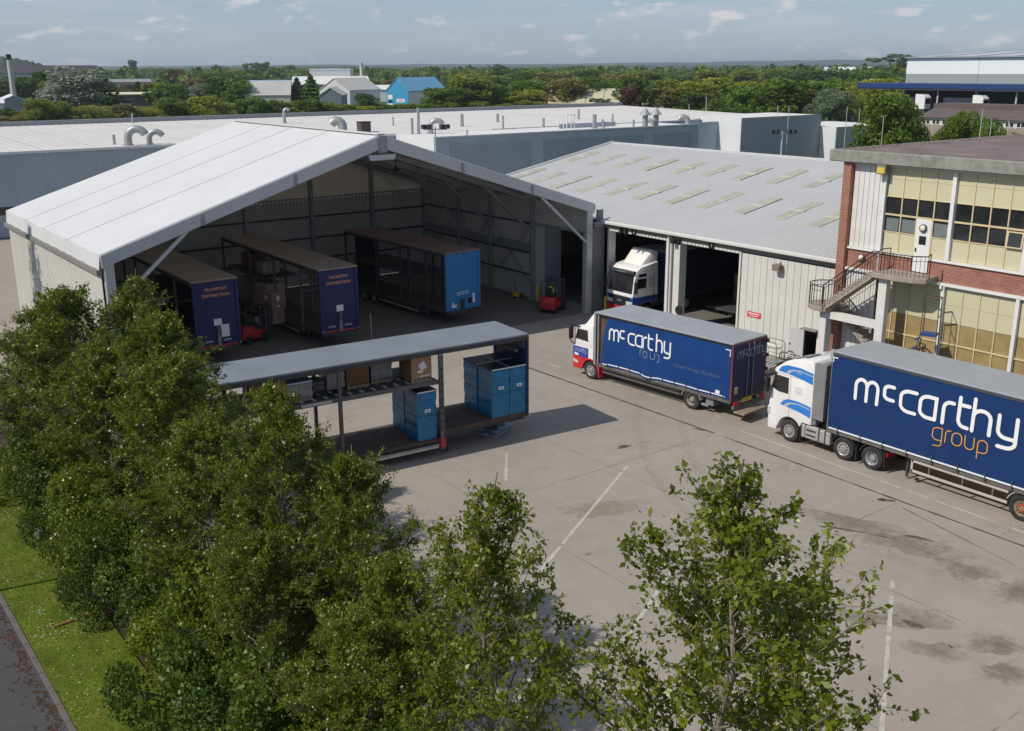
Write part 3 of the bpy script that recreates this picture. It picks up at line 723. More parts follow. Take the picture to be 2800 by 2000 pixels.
sp(MB().box(SX0 - .35, SX0 - .08, 49.6, 49.75, 5.55, 5.9).box(SX0 - .3, SX0 - .08, 49.2, 49.3, 5.5, 5.95), 'camera_bracket', BLACK)
sp(MB().box(SX0 - .4, SX0 - .1, 44.7, 45.0, 5.5, 5.75).prism([(44.35, 5.8), (44.6, 5.8), (44.47, 5.45)], 'x', SX0 - .3, SX0 - .1), 'lamp_bracket', BLACK)
sp(MB().lathe([(-.05, 0), (-.05, .28), (.02, .30), (.02, 0)], (SX0 - .1, 44.35, 1.35), 'x', 18), 'round_mirror', BLACK)
# ------------------------------------------------------------------ two-storey brick and panel building
BX = 44.0
def brick_material():
    m = bpy.data.materials.new('red_brickwork'); m.use_nodes = True; t = m.node_tree; N = t.nodes; L = t.links; p = N['Principled BSDF']; p.inputs['Roughness'].default_value = .85
    tcn = N.new('ShaderNodeTexCoord'); sx = N.new('ShaderNodeSeparateXYZ'); cx = N.new('ShaderNodeCombineXYZ'); ad = N.new('ShaderNodeMath')
    L.new(tcn.outputs['Object'], sx.inputs[0]); L.new(sx.outputs[0], ad.inputs[0]); L.new(sx.outputs[1], ad.inputs[1]); L.new(ad.outputs[0], cx.inputs[0]); L.new(sx.outputs[2], cx.inputs[1])
    b = N.new('ShaderNodeTexBrick'); b.inputs['Scale'].default_value = 1.0; b.inputs['Brick Width'].default_value = .225; b.inputs['Row Height'].default_value = .075; b.inputs['Mortar Size'].default_value = .008
    b.inputs['Color1'].default_value = (.27, .085, .05, 1); b.inputs['Color2'].default_value = (.36, .135, .085, 1); b.inputs['Mortar'].default_value = (.36, .29, .24, 1)
    L.new(cx.outputs[0], b.inputs['Vector'])
    n = N.new('ShaderNodeTexNoise'); n.inputs['Scale'].default_value = 1.4; n.inputs['Detail'].default_value = 8; L.new(tcn.outputs['Object'], n.inputs['Vector'])
    mr = N.new('ShaderNodeMapRange'); mr.inputs[1].default_value = .4; mr.inputs[2].default_value = .75; mr.inputs[4].default_value = .45; L.new(n.outputs[0], mr.inputs[0])
    mx = N.new('ShaderNodeMix'); mx.data_type = 'RGBA'; mx.inputs[7].default_value = (.17, .07, .05, 1); L.new(mr.outputs[0], mx.inputs[0]); L.new(b.outputs[0], mx.inputs[6]); L.new(mx.outputs[2], p.inputs['Base Color'])
    bn = N.new('ShaderNodeBump'); bn.inputs['Strength'].default_value = .5; bn.inputs['Distance'].default_value = .01; bn.invert = True; L.new(b.outputs['Fac'], bn.inputs['Height']); L.new(bn.outputs[0], p.inputs['Normal'])
    return m
BRICK = brick_material()
PANEL = mat('pale_green_panel', (.555, .525, .355), .5, var=.05, vs=.8, dirt=(.46, .44, .29), damt=.25)
MULL = mat('cream_mullion', (.62, .50, .30), .5, var=.08)
BROWNP = mat('ochre_obscured_glass', (.34, .25, .115), .3, var=.22, vs=1.2, dirt=(.20, .155, .08), damt=.5, dscale=1.0, spec=.5)
FASC = mat('mossy_fascia', (.26, .26, .235), .85, var=.25, vs=2.5, dirt=(.12, .13, .10), damt=.8, dscale=1.6, bump=.4, bs=8)
ROOFM = mat('brown_roof_felt', (.20, .155, .145), .9, var=.3, vs=.5, dirt=(.11, .09, .08), damt=.7, dscale=.6, bump=.5, bs=6)
CONC = mat('stair_concrete', (.34, .29, .245), .85, var=.2, vs=2.5, dirt=(.20, .17, .14), damt=.6, dscale=2)
WPAINT = mat('white_painted_render', (.66, .64, .62), .6, var=.06, vs=1.2, dirt=(.5, .45, .4), damt=.35)
hall = thing('brick_office_building', 'two-storey brick building with pale green panels and dark window band', 'building', (BX, 25.0, 0))
def hp(mb, name, m, par=None, **k):
    o = mb.build(name, m, par or hall, **k)
    if par is None: o.location = (-BX, -25.0, 0)
    return o
YE = 31.45                                       # left end of the front
hp(MB().box(BX - .38, BX + .25, YE - .45, YE, 0, 11.75), 'brick_pillar', BRICK)
hp(MB().box(BX + .25, BX + 30, YE - .3, YE - .02, 0, 11.75), 'end_wall', BRICK)
hp(MB().box(BX + .16, BX + .3, -8, YE - .3, 0, 11.7), 'inner_wall', mat('office_interior', (.07, .065, .06), .9, var=.3))
hp(MB().prism([(YE - .2, 11.62), (YE + .6, 11.62), (YE + .6, 12.0), (-8, 12.0), (-8, 11.62)][::-1], 'x', BX - .42, BX + 30), 'roof_deck', ROOFM)
hp(MB().box(BX - .58, BX - .42, -8, YE + .75, 11.50, 12.08), 'fascia', FASC, bevel=.04)
hp(MB().box(BX - .42, BX + 30, YE + .6, YE + .78, 11.55, 12.06), 'fascia', FASC, bevel=.04)
rb = MB()                                        # weathered stones and moss lumps along the roof edge
for i in range(1100):
    if rnd.random() < .45: x, y = BX - .5 + abs(rnd.gauss(0, .35)), rnd.uniform(0, YE + .6)
    else: x, y = BX + rnd.uniform(-.4, 28), YE + .68 - abs(rnd.gauss(0, .3))
    s_ = rnd.uniform(.03, .11); rb.lathe([(0, s_), (s_ * .5, s_ * .8), (s_ * .8, 0)], (x, y, 12.0), 'z', 5)
o = hp(rb, 'roof_moss', ROOFM); o['kind'] = 'stuff'
hp(MB().box(BX - .2, BX - .02, -8, YE - .45, 11.38, 11.60), 'head_beam', WPAINT)
# white boarded strip
n = 6; ya, yb = 29.25, 30.98
for i in range(n):
    w = (yb - ya) / n; hp(MB().box(BX - .10, BX + .05, ya + i * w + .012, ya + (i + 1) * w - .012, 7.40, 11.36), 'white_board', WPAINT)
    hp(MB().box(BX - .08, BX + .05, ya + i * w + .012, ya + (i + 1) * w - .012, .1, 6.22), 'white_board', WPAINT)
hp(MB().box(BX - .16, BX + .05, ya - .09, ya, 6.3, 11.37), 'corner_post', TRIM)
# brick band with white ledges; the door interrupts the ledge
hp(MB().box(BX - .12, BX + .1, 27.46, yb + .05, 6.35, 7.28), 'brick_band', BRICK); hp(MB().box(BX - .12, BX + .1, -8, 26.56, 6.35, 7.28), 'brick_band', BRICK)
for a, c in ((27.43, yb + .08), (-8, 26.58)):
    hp(MB().box(BX - .22, BX + .1, a, c, 7.28, 7.385), 'ledge', TRIM)
hp(MB().box(BX - .24, BX + .1, -8, yb + .08, 6.22, 6.35), 'ledge', TRIM)
# bays between the columns
cols = [29.2 - 3.55 * i for i in range(11)]
for ci, yc in enumerate(cols):
    if ci: hp(MB().box(BX - .22, BX + .05, yc - .09, yc + .09, 7.39, 11.38), 'column', TRIM)
    if ci: hp(MB().box(BX - .22, BX + .05, yc - .08, yc + .08, .0, 6.22), 'column', TRIM)
    y1 = yc - .10; y0 = yc - 3.45; w = (y1 - y0) / 4
    if y1 < -7 or y0 < -8: break
    for k in range(4):
        a, c = y0 + k * w, y0 + (k + 1) * w
        isdoor = ci == 0 and k == 1
        if k: hp(MB().box(BX - .085, BX - .02, a - .028, a + .028, 7.39, 11.36), 'mullion', MULL)
        hp(MB().box(BX - .045, BX + .03, a + .03, c - .03, 10.03, 10.82), 'panel', PANEL); hp(MB().box(BX - .045, BX + .03, a + .03, c - .03, 10.83, 11.36), 'panel', PANEL)
        hp(MB().box(BX - .01, BX + .02, a + .03, c - .03, 9.22, 10.0), 'window_pane', GLASS)
        if not isdoor:
            o = hp(MB().box(BX - .01, BX + .02, a + .03, c - .03, 8.36, 9.12), 'window_pane', GLASS)
            if ci == 0 and k in (0, 2, 3):         # pale blinds behind the lower panes
                hp(MB().box(BX - .035, BX - .012, a + (.12 if k == 3 else .06), c - .07, 8.40, 9.0), 'window_blind', mat('grey_blind', (.16, .19, .19), .4, var=.1))
            if ci == 1 and k == 0:
                so = hp(MB().box(-.04, 0, a + .05, c - .05, -.72, 0), 'open_casement', MULL); so.location = (-.08, -25.0, 9.08); so.rotation_euler = (0, R(6), 0)
                MB().box(-.05, -.041, a + .12, c - .12, -.66, -.06).build('casement_pane', GLASS, so)
            hp(MB().box(BX - .045, BX + .03, a + .03, c - .03, 7.40, 8.33), 'panel', PANEL)
    hp(MB().box(BX - .08, BX - .01, y0, y1, 9.13, 9.21), 'transom', MULL)
    hp(MB().box(BX - .075, BX - .01, y0, y1, 8.33, 8.37), 'transom', MULL); hp(MB().box(BX - .075, BX - .01, y0, y1, 10.0, 10.03), 'transom', MULL)
    for k in range(4):                             # ground floor bay
        a, c = y0 + k * w, y0 + (k + 1) * w
        if k: hp(MB().box(BX - .085, BX - .02, a - .026, a + .026, .1, 6.2), 'mullion', MULL)
        hp(MB().box(BX - .045, BX + .03, a + .03, c - .03, 5.35, 6.2), 'panel', PANEL); hp(MB().box(BX - .045, BX + .03, a + .03, c - .03, 4.52, 5.34), 'panel', PANEL)
        hp(MB().box(BX - .03, BX + .02, a + .03, c - .03, 3.58, 4.50), 'ochre_pane', BROWNP); hp(MB().box(BX - .03, BX + .02, a + .03, c - .03, 1.2, 3.48), 'ochre_pane', BROWNP)
        hp(MB().box(BX - .045, BX + .03, a + .03, c - .03, .1, 1.18), 'panel', PANEL)
    hp(MB().box(BX - .08, BX - .01, y0, y1, 3.49, 3.57), 'transom', MULL)
# upper door with round lamp and small window
dr = hp(MB().box(BX - .10, BX + .02, 26.62, 27.40, 6.64, 9.12), 'door', mat('white_door', (.72, .70, .70), .45, var=.04), bevel=.012)
MB().box(BX - .112, BX - .101, 26.82, 27.18, 7.95, 8.35).build('door_pane', GLASS, dr)
MB().box(BX - .15, BX - .10, 27.26, 27.32, 7.60, 7.76).build('handle', DSTEEL, dr)
def round_lamp(y, z, x):
    o = hp(MB().lathe([(0, .19), (-.08, .19), (-.10, .15)], (x, y, z), 'x', 18), 'lamp_rim', DSTEEL)
    MB().lathe([(-.08, .155), (-.14, .12), (-.165, .06), (-.17, 0)], (x, y, z), 'x', 18).build('lamp_globe', mat('opal_lamp', (.68, .62, .46), .3, var=0), o, smooth=True)
round_lamp(27.0, 8.72, BX - .10); round_lamp(30.15, 6.9, BX - .12)
fl = hp(MB().box(BX - .55, BX - .12, 29.0, 29.5, 11.05, 11.55), 'floodlight', mat('floodlight_case', (.2, .17, .15)), bevel=.03)
MB().box(BX - .575, BX - .55, 29.05, 29.45, 11.1, 11.38).build('lamp_glass', mat('yellow_lamp_glass', (.62, .48, .08), .3, var=.1), fl)
hp(MB().tube([(BX - .3, 25.7, 6.1), (BX - .3, 25.7, 6.28)], .07, 8), 'vent_cowl', TRIM)

# ------------------------------------------------------------------ outside staircase
st = thing('outside_staircase', 'concrete fire-escape staircase with black railings on brick building', 'staircase', (42.9, 29.0, 0))
def stp(mb, name, m, **k):
    o = mb.build(name, m, st, **k); o.location = (-42.9, -29.0, 0); return o
XO, XI = 42.25, 43.85                       # outer and wall side
def slab(poly, z0, z1): return MB().prism(poly, 'z', z0, z1)
ZT, ZM, ZL = 6.62, 4.50, 2.35
top = [(XI, 26.0), (XO + .5, 25.9), (XO + .12, 26.4), (XO, 27.2), (XO, 28.45), (XI, 28.45)]
stp(slab(top, ZT - .24, ZT), 'upper_landing', CONC, bevel=.02)
mid = [(XI, 30.8), (XO - .05, 30.8)] + [(43.02 + .95 * math.cos(R(t)), 31.2 + .95 * math.sin(R(t)) * 1.15) for t in range(190, -11, -20)]
stp(slab(mid, ZM - .24, ZM), 'middle_landing', CONC, bevel=.02)
low = [(XI, 28.2), (XO, 28.2), (XO, 26.6)] + [(43.0 + .8 * math.cos(R(t)), 26.6 + .8 * math.sin(R(t))) for t in range(190, 351, 20)] + [(XI, 26.6)]
stp(slab(low, ZL - .22, ZL), 'lower_landing', CONC, bevel=.02)
def flight(x0, x1, ya, za, yb, zb, n):
    b = MB().prism([(ya, za), (yb, zb), (yb, zb - .32), (ya, za - .32)], 'x', x0 + .03, x1 - .03)
    stp(b, 'stringer', CONC)
    for i in range(n):
        y = ya + (yb - ya) * (i + .5) / n; z = za + (zb - za) * (i + .45) / n; h = abs(yb - ya) / n / 2 + .02
        stp(MB().box(x0, x1, y - h, y + h, z - .06, z + .02), 'step', CONC)
flight(XO, XO + .78, 28.45, ZT, 31.15, ZM, 11)
flight(XO + .84, XI, 30.9, ZM, 28.2, ZL, 11)
flight(XO, XO + .78, 28.2, ZL, 31.3, .1, 12)
RAIL = mat('black_railing_paint', (.030, .026, .024), .5, var=.3)
def railing(pts, h=1.0, step=.19, mid=True):
    P = [Vector(p) for p in pts]
    stp(MB().tube([p + Vector((0, 0, h)) for p in P], .028, 6), 'handrail', RAIL)
    if mid: stp(MB().tube([p + Vector((0, 0, h * .78)) for p in P], .014, 5), 'mid_rail', RAIL)
    acc = 0; b = MB(); L_ = 0
    for i in range(len(P) - 1):
        d = P[i + 1] - P[i]; L_ = d.length; t = -acc
        while t < L_:
            if t >= 0:
                q = P[i] + d * (t / L_); b.tube([q + Vector((0, 0, -.12)), q + Vector((0, 0, h))], .011, 5, cap=False)
            t += step
        acc = L_ - (t - step) if False else (L_ - t + step) % step
    stp(b, 'balusters', RAIL)['kind'] = 'stuff'
    for p in (P[0], P[-1]): stp(MB().tube([p + Vector((0, 0, -.15)), p + Vector((0, 0, h))], .025, 6), 'newel', RAIL)
railing([(XO + .8, 25.95, ZT + .1), (XO + .55, 25.95, ZT), (XO + .14, 26.4, ZT), (XO + .02, 27.2, ZT), (XO + .02, 28.45, ZT), (XO + .03, 31.1, ZM + .05)] , 1.02)
railing([(XO + .8, 28.5, ZT), (XO + .8, 31.0, ZM + .05)], 1.02)
railing([(XI - .25, 28.4, ZT), (XO + .8, 28.5, ZT)], 1.02)
railing([(43.02 + .92 * math.cos(R(t)), 31.2 + 1.05 * math.sin(R(t)), ZM) for t in range(195, -21, -18)], 1.02)
railing([(XO + .86, 30.8, ZM), (XO + .86, 28.2, ZL)], 1.0)
railing([(XO + .02, 31.2, .1), (XO + .02, 28.2, ZL), (XO + .02, 26.7, ZL)] + [(43.0 + .76 * math.cos(R(t)), 26.6 + .76 * math.sin(R(t)), ZL) for t in range(190, 351, 20)], 1.0)
railing([(XO + .8, 31.2, .1), (XO + .8, 28.2, ZL)], 1.0)
stp(MB().box(XO + .28, XO + .62, 27.75, 28.2, 0, ZT - .24), 'support_column', WPAINT, bevel=.02)
stp(MB().box(XO + .25, XO + .75, 30.95, 31.35, 0, ZM - .24), 'support_column', WPAINT, bevel=.02)
stp(MB().box(XO + .3, XO + .6, 28.2, 30.95, ZM - .62, ZM - .26), 'support_beam', WPAINT)
stp(MB().prism([(28.1, .6), (30.9, .1), (30.9, 1.2), (28.4, 2.6)], 'x', XI - .5, XI - .35), 'cheek_wall', WPAINT)

# ------------------------------------------------------------------ blue mobile steps in front of the ochre panes
ML = thing('mobile_platform_steps', 'tall mobile platform steps with blue deck beside the ochre windows', 'platform ladder', (42.7, 25.0, 0), R(20)); ML.scale = (.8, .8, 1.42)
DK = mat('rusty_dark_frame', (.09, .055, .045), .6, var=.4)
BLUEP = mat('blue_paint', (.03, .07, .22), .5, var=.15)
for sx in (0, .7):
    for a, b_ in (((sx, 0, 0), (sx, .1, 4.1)), ((sx, 1.9, 0), (sx, .95, 2.9)), ((sx, .95, 2.9), (sx, .95, 4.2)), ((sx, .1, 4.1), (sx, .95, 4.15)), ((sx, .06, 1.4), (sx, 1.4, 1.4)), ((sx, .0, .3), (sx, 1.8, .3))):
        MB().tube([a, b_], .026, 6).build('frame_tube', DK, ML)
MB().box(0, .7, .1, .95, 2.86, 2.94).build('deck', BLUEP, ML)
for i in range(9): MB().box(.02, .68, 1.85 - .1 * i, 2.03 - .1 * i, .3 * i + .28, .3 * i + .31).build('tread', BLUEP if i > 6 else DK, ML)
MB().tube([(0, .1, 4.1), (.7, .1, 4.1), (.7, .1, 3.5), (0, .1, 3.5)], .024, 6, closed=True).build('guard_rail', mat('green_grey_tube', (.10, .17, .17), .5), ML)
for sx in (0, .7): MB().lathe([(-.03, 0), (-.03, .12), (.03, .12), (.03, 0)], (sx, .05, .12), 'x', 12).build('castor', RUBBER, ML)
# ------------------------------------------------------------------ vehicles.  local axes: x from the left flank (0) to the right, y forward, z up
CURTAIN = mat('royal_blue_curtain', (.009, .036, .128), .42, var=.10, vs=.9, dirt=(.018, .044, .115), damt=.4, dscale=.7, spec=.25)
NAVY = mat('navy_bulkhead', (.016, .024, .105), .45, var=.12, vs=1)
NAVYD = mat('navy_doors', (.012, .020, .085), .45, var=.15, vs=1)
LBLUE = mat('bright_blue_bulkhead', (.018, .19, .44), .45, var=.12, vs=1.2, dirt=(.02, .15, .38), damt=.5)
ROOFG = mat('grey_trailer_roof', (.30, .315, .335), .55, var=.08, vs=.8, dirt=(.22, .23, .25), damt=.4, dscale=.5)
ROOFB = mat('brown_dusty_trailer_roof', (.33, .27, .215), .75, var=.12, vs=.8, dirt=(.22, .18, .15), damt=.5, dscale=.6)
ROOFL = mat('pale_trailer_roof', (.185, .205, .228), .62, var=.10, vs=.6, dirt=(.14, .16, .18), damt=.55, dscale=.5)
CABW = mat('white_cab_paint', (.78, .77, .76), .25, var=.02, coat=.5, spec=.5)
CABB = mat('blue_cab_paint', (.02, .06, .30), .25, var=.03, coat=.5)
CABR = mat('red_cab_paint', (.55, .025, .035), .3, var=.05, coat=.4)
SWOOSH = mat('sky_blue_decal', (.03, .19, .58), .35, var=.02)
SILVER = mat('silver_decal', (.40, .43, .46), .35, var=.02)
TANK = mat('aluminium_tank', (.42, .40, .38), .45, metal=.3, var=.15, vs=3)
DECKW = mat('trailer_deck_wood', (.085, .062, .050), .8, var=.35, vs=2.5)
FRAMEM = mat('trailer_frame_grey', (.13, .12, .11), .6, var=.3, vs=3)
GUARDM = mat('pale_side_guard', (.46, .42, .39), .5, var=.12)
STRIPE = mat('reflective_white_strip', (.70, .74, .80), .4, var=.06)
LAMP = mat('red_lamp_lens', (.45, .015, .02), .3, var=0)
LETW = mat('white_lettering', (.76, .77, .78), .4, var=.02)
LETO = mat('orange_lettering', (.66, .31, .06), .45, var=.05)
LETF = mat('faded_lettering', (.10, .14, .27), .5, var=.1)
LETG = mat('grey_lettering', (.30, .33, .40), .5, var=.1)
PLATE = mat('number_plate_white', (.70, .72, .75), .4, var=.03)
HEADL = mat('headlamp_glass', (.55, .57, .60), .12, var=.1, spec=.7)

def wheel(parent, x, y, r=.50, w=.30, hub=RIM, dish=.07, out=-1, holes=10, dual=False):
    """outer face at x, facing -x when out = -1"""
    s = -out
    o = MB().lathe([(0.02 * s, r * .60), (0, r * .66), (0, r * .90), (.03 * s, r * .985), (.06 * s, r), (w * s, r), (w * s, r * .5)], (x, y, r), 'x', 28).build('wheel', RUBBER, parent, smooth=True)
    d = .16 if dual else .035
    MB().lathe([(.018 * s, r * .60), (.03 * s, r * .57), (d * s, r * .48), ((d + .01) * s, r * .30), (max(d - .09, .0) * s, r * .26), (max(d - .11, -.02) * s, r * .12), (max(d - .11, -.02) * s, 0)], (x, y, r), 'x', 28).build('rim', hub, o, smooth=True)
    b = MB()
    for k in range(holes):
        t = 2 * math.pi * k / holes; c = (x + (d * .92) * s - .004 * s, y + r * .40 * math.cos(t), r + r * .40 * math.sin(t))
        b.lathe([(-.006 * s, 0), (-.006 * s, r * .055), (.01 * s, r * .055)], c, 'x', 8)
    b.build('rim_holes', BLACK, o)['kind'] = 'stuff'
    return o
def arch(parent, x0, x1, y, z, r, m, a0=20, a1=160, th=.05, name='mudguard'):
    pts = [(y + r * math.cos(R(t)), z + r * math.sin(R(t))) for t in np.linspace(a0, a1, 11)] + [(y + (r + th) * math.cos(R(t)), z + (r + th) * math.sin(R(t))) for t in np.linspace(a1, a0, 11)]
    b = MB(); k = 11
    for i in range(10):
        q = [pts[i], pts[i + 1], pts[2 * k - 2 - i], pts[2 * k - 1 - i]]
        b.add([(x0, *p) for p in q] + [(x1, *p) for p in q], [(3, 2, 1, 0), (4, 5, 6, 7), (0, 1, 5, 4), (2, 3, 7, 6)])
    return b.build(name, m, parent)
def flat(parent, name, m, poly, x, th=.006):            # thin plate on the left flank (polygon in y, z)
    return MB().prism(poly, 'x', x - th, x).build(name, m, parent)
def letters(parent, specs, m, sw, f3, name='letter'):
    for ch, x, y, sx, sy in specs:
        b = MB(); glyph(b, ch, x, y, sx, sy, sw, f3); b.build(name, m, parent, recalc=False)
def logo(parent, y0, z0, xh, sw, f3, spots, m, name='lettering'):
    b = MB()
    for ch, y, dz, k in spots: glyph(b, ch, y0 + y, z0 + dz, k, xh if ch != 'C' else xh, sw, f3)
    return b.build(name, m, parent, recalc=False)

# ---- articulated tractor unit
AX = 35.38
tr = thing('tractor_unit', 'white tractor unit with blue swooshes coupled to the large blue curtain trailer', 'truck', (AX, 28.45, 0))
Wd = 2.55
def cab_xf(parent):
    prof = [(0, .38), (0, 1.0), (-.02, 1.62), (-.36, 2.98), (-.20, 3.06), (-.24, 3.20), (-.80, 3.62), (-1.45, 3.84), (-2.20, 3.90), (-2.32, 3.72), (-2.34, 1.06), (-1.84, 1.06)]
    prof += [(-1.19 + .64 * math.cos(R(t)), .50 + .64 * math.sin(R(t))) for t in range(150, 9, -20)] + [(-.50, .55), (-.48, .38)]
    body = MB().prism(prof[::-1], 'x', 0.03, Wd - .03).build('cab_body', CABW, parent, bevel=.05, seg=2, smooth=True, ang=25)
    return body
cab_xf(tr)
MB().add([(.12, .01, 1.72), (Wd - .12, .01, 1.72), (Wd - .2, -.30, 2.94), (.2, -.30, 2.94), (.12, -.03, 1.72), (Wd - .12, -.03, 1.72), (Wd - .2, -.34, 2.94), (.2, -.34, 2.94)], [(0, 1, 2, 3), (7, 6, 5, 4), (0, 4, 5, 1), (1, 5, 6, 2), (2, 6, 7, 3), (3, 7, 4, 0)]).build('windscreen', GLASS, tr)
flat(tr, 'side_window', GLASS, [(-.16, 2.30), (-.30, 2.92), (-1.02, 2.90), (-1.04, 2.18), (-.50, 2.18)], .024, .01)
flat(tr, 'window_trim', BLACK, [(-.10, 2.26), (-.14, 2.40), (-.27, 2.97), (-.34, 2.97), (-.2, 2.3)], .027, .012)
for z0 in (3.12, 1.62):                                    # swooshes
    k = .42 if z0 > 3 else .40
    sw = flat(tr, 'decal_swoosh', SWOOSH, [(-.42 if z0 > 3 else -.62, z0), (-.60 if z0 > 3 else -.82, z0 + k * .55), (-.9 if z0 > 3 else -1.05, z0 + k * .82), (-1.6, z0 + k * .86), (-2.28, z0 + k * .62), (-2.28, z0 - .24), (-1.7, z0 - .12), (-1.2, z0 - .06)], .026, .004)
    flat(sw, 'decal_band', SILVER, [(-.85, z0 - .02), (-.95, z0 + .12), (-1.15, z0 + .2), (-1.6, z0 + .25), (-2.28, z0 + .15), (-2.28, z0 + .11), (-1.6, z0 + .20), (-1.2, z0 + .13), (-1.06, z0 + .04), (-1.0, z0 - .04)], .021, .003)
text_obj('model_lettering', 'XF', SILVER, tr, .26, (.019, -1.55, 3.24), FACE_NX, shear=.25)
for i in range(4): flat(tr, 'small_print', LETG, [(-1.38, 2.58 - i * .09), (-1.78, 2.58 - i * .09), (-1.78, 2.555 - i * .09), (-1.38, 2.555 - i * .09)], .027, .002)
flat(tr, 'door_seam', GUTTER, [(-1.12, 1.1), (-1.135, 1.1), (-1.135, 3.0), (-1.12, 3.0)], .029, .003); flat(tr, 'roof_seam', GUTTER, [(-.3, 3.02), (-2.3, 2.96), (-2.3, 2.975), (-.3, 3.035)], .029, .003)
MB().add([(.45, -1.62, 3.905), (1.35, -1.62, 3.905), (1.35, -1.0, 3.745), (.45, -1.0, 3.745), (.45, -1.62, 3.84), (1.35, -1.62, 3.84), (1.35, -1.0, 3.66), (.45, -1.0, 3.66)], [(0, 1, 2, 3), (0, 1, 5, 4), (1, 2, 6, 5), (2, 3, 7, 6), (3, 0, 4, 7)]).build('roof_hatch', mat('roof_hatch_glass', (.05, .05, .085), .25, var=.1), tr)
MB().box(.05, .24, -2.9, -2.33, 1.4, 3.86).prism([(-2.33, 1.5), (-2.33, 3.86), (-2.85, 3.70), (-2.85, 1.9)], 'x', .04, .10).build('side_fairing', mat('grey_fairing', (.20, .20, .21), .5, var=.08), tr)
MB().box(.15, Wd - .15, -2.48, -2.36, 1.1, 3.7).build('cab_rear_panel', mat('grey_fairing', (.2, .2, .21)), tr)
MB().tube([(-.02, -.12, 2.9), (-.22, -.02, 2.85), (-.24, 0, 2.3), (-.02, -.1, 2.2)], .03, 6).box(-.34, -.12, -.16, .0, 2.12, 2.78).build('wing_mirror', BLACK, tr, bevel=.02)
MB().tube([(Wd + .02, -.12, 2.9), (Wd + .22, -.02, 2.85), (Wd + .24, 0, 2.3), (Wd + .02, -.1, 2.2)], .03, 6).box(Wd + .12, Wd + .34, -.16, .0, 2.12, 2.78).build('wing_mirror', BLACK, tr, bevel=.02)
MB().box(-.02, .42, -.14, .035, 1.02, 1.42).build('headlamp', HEADL, tr, bevel=.05); MB().box(Wd - .42, Wd + .02, -.14, .035, 1.02, 1.42).build('headlamp', HEADL, tr, bevel=.05)
MB().box(.5, Wd - .5, 0, .02, .7, 1.55).build('front_grille', BLACK, tr)
MB().box(.55, .75, -6.0, -.6, .55, .85).box(Wd - .75, Wd - .55, -6.0, -.6, .55, .85).build('chassis_rail', DSTEEL, tr)
MB().box(.04, .62, -3.35, -2.05, .42, 1.02).build('fuel_tank', TANK, tr, bevel=.07, seg=2); MB().box(.06, .6, -2.02, -1.82, .4, 1.0).build('tank_end', TANK, tr, bevel=.05)
MB().box(.025, .045, -2.62, -2.12, .80, .86).box(.025, .045, -2.62, -2.12, .58, .64).build('tank_step', BLACK, tr)
for y in (-2.78, -3.1): MB().box(.02, .63, y - .03, y + .03, .41, 1.035).build('tank_strap', DSTEEL, tr)
MB().box(.2, Wd - .2, -4.1, -2.5, .95, 1.02).build('catwalk', TANK, tr)
for y, du in ((-1.19, False), (-4.02, False), (-5.40, True)):
    wheel(tr, .06, y, .50, .32, dual=du); wheel(tr, Wd - .06, y, .50, .32, out=1, dual=du)
arch(tr, .05, .62, -4.02, .5, .58, BLACK, 15, 165); arch(tr, .05, .62, -5.40, .5, .58, BLACK, 15, 175)
MB().box(.06, .6, -6.02, -5.95, .25, .95).build('mud_flap', BLACK, tr); MB().box(.06, .6, -1.82, -1.76, .2, .9).build('mud_flap', BLACK, tr); MB().box(.06, .6, -4.68, -4.62, .2, .8).build('mud_flap', BLACK, tr)
MB().box(.12, .5, -6.08, -6.03, .72, .90).build('tail_lamp', LAMP, tr)
MB().box(.5, Wd - .5, -5.6, -4.6, .98, 1.10).build('fifth_wheel', DSTEEL, tr)

# ---- its curtain-side trailer
tl = thing('curtain_trailer', 'long blue curtain-sided trailer lettered mc carthy group, grey roof', 'trailer', (AX, 25.3, 0))
TW_, TL_, TZ0, TZ1 = 2.75, 14.3, 1.24, 4.62
def curtain(parent, name, m, L_, z0, z1, wave, nx=90, nz=8, y_off=0.0):
    b = MB(); g_ = []
    for i in range(nx + 1):
        y = y_off - L_ * i / nx
        g_.append([(wave(y, z0 + (z1 - z0) * j / nz), y, z0 + (z1 - z0) * j / nz) for j in range(nz + 1)])
    for i in range(nx):
        for j in range(nz): b.quad(g_[i][j], g_[i + 1][j], g_[i + 1][j + 1], g_[i][j + 1])
    return b.build(name, m, parent, smooth=True)
def wv(y, z):
    t = (z - TZ0) / (TZ1 - TZ0)
    k = .5 + .5 * math.sin(y * 1.7 + 2 * math.sin(y * .37))
    return .014 * math.sin(y * 5.8 + 1.3 * math.sin(y * 1.1)) * (1.15 - t) ** 1.6 - .03 * math.sin(math.pi * t) * (1 + .5 * math.sin(y * .9)) + .010 * k * math.sin(y * 9 + z * 2.2) * (1 - t) + .008 * math.sin(y * 2.6 - z * 3.1)
curtain(tl, 'curtain', CURTAIN, TL_ - .12, TZ0, TZ1 - .16, wv, nx=220, nz=18, y_off=-.06)
MB().box(TW_ - .04, TW_, -TL_, 0, TZ0, TZ1 - .16).build('curtain', CURTAIN, tl)
MB().box(-.02, TW_ + .02, -TL_, .0, TZ1 - .10, TZ1).build('roof', ROOFG, tl, bevel=.02)
MB().box(-.03, .0, -TL_, 0, TZ1 - .17, TZ1 - .06).build('cant_rail', mat('dark_cant_rail', (.06, .065, .08), .5), tl); MB().box(.02, TW_ - .02, -.06, 0, TZ0 - .05, TZ1 - .1).build('front_bulkhead', mat('grey_fairing', (.2, .2, .21)), tl)
MB().box(-.05, .13, -.10, .06, TZ1 - .36, TZ1 + .04).build('corner_cap', mat('grey_corner_cap', (.34, .34, .35), .5), tl, bevel=.03)
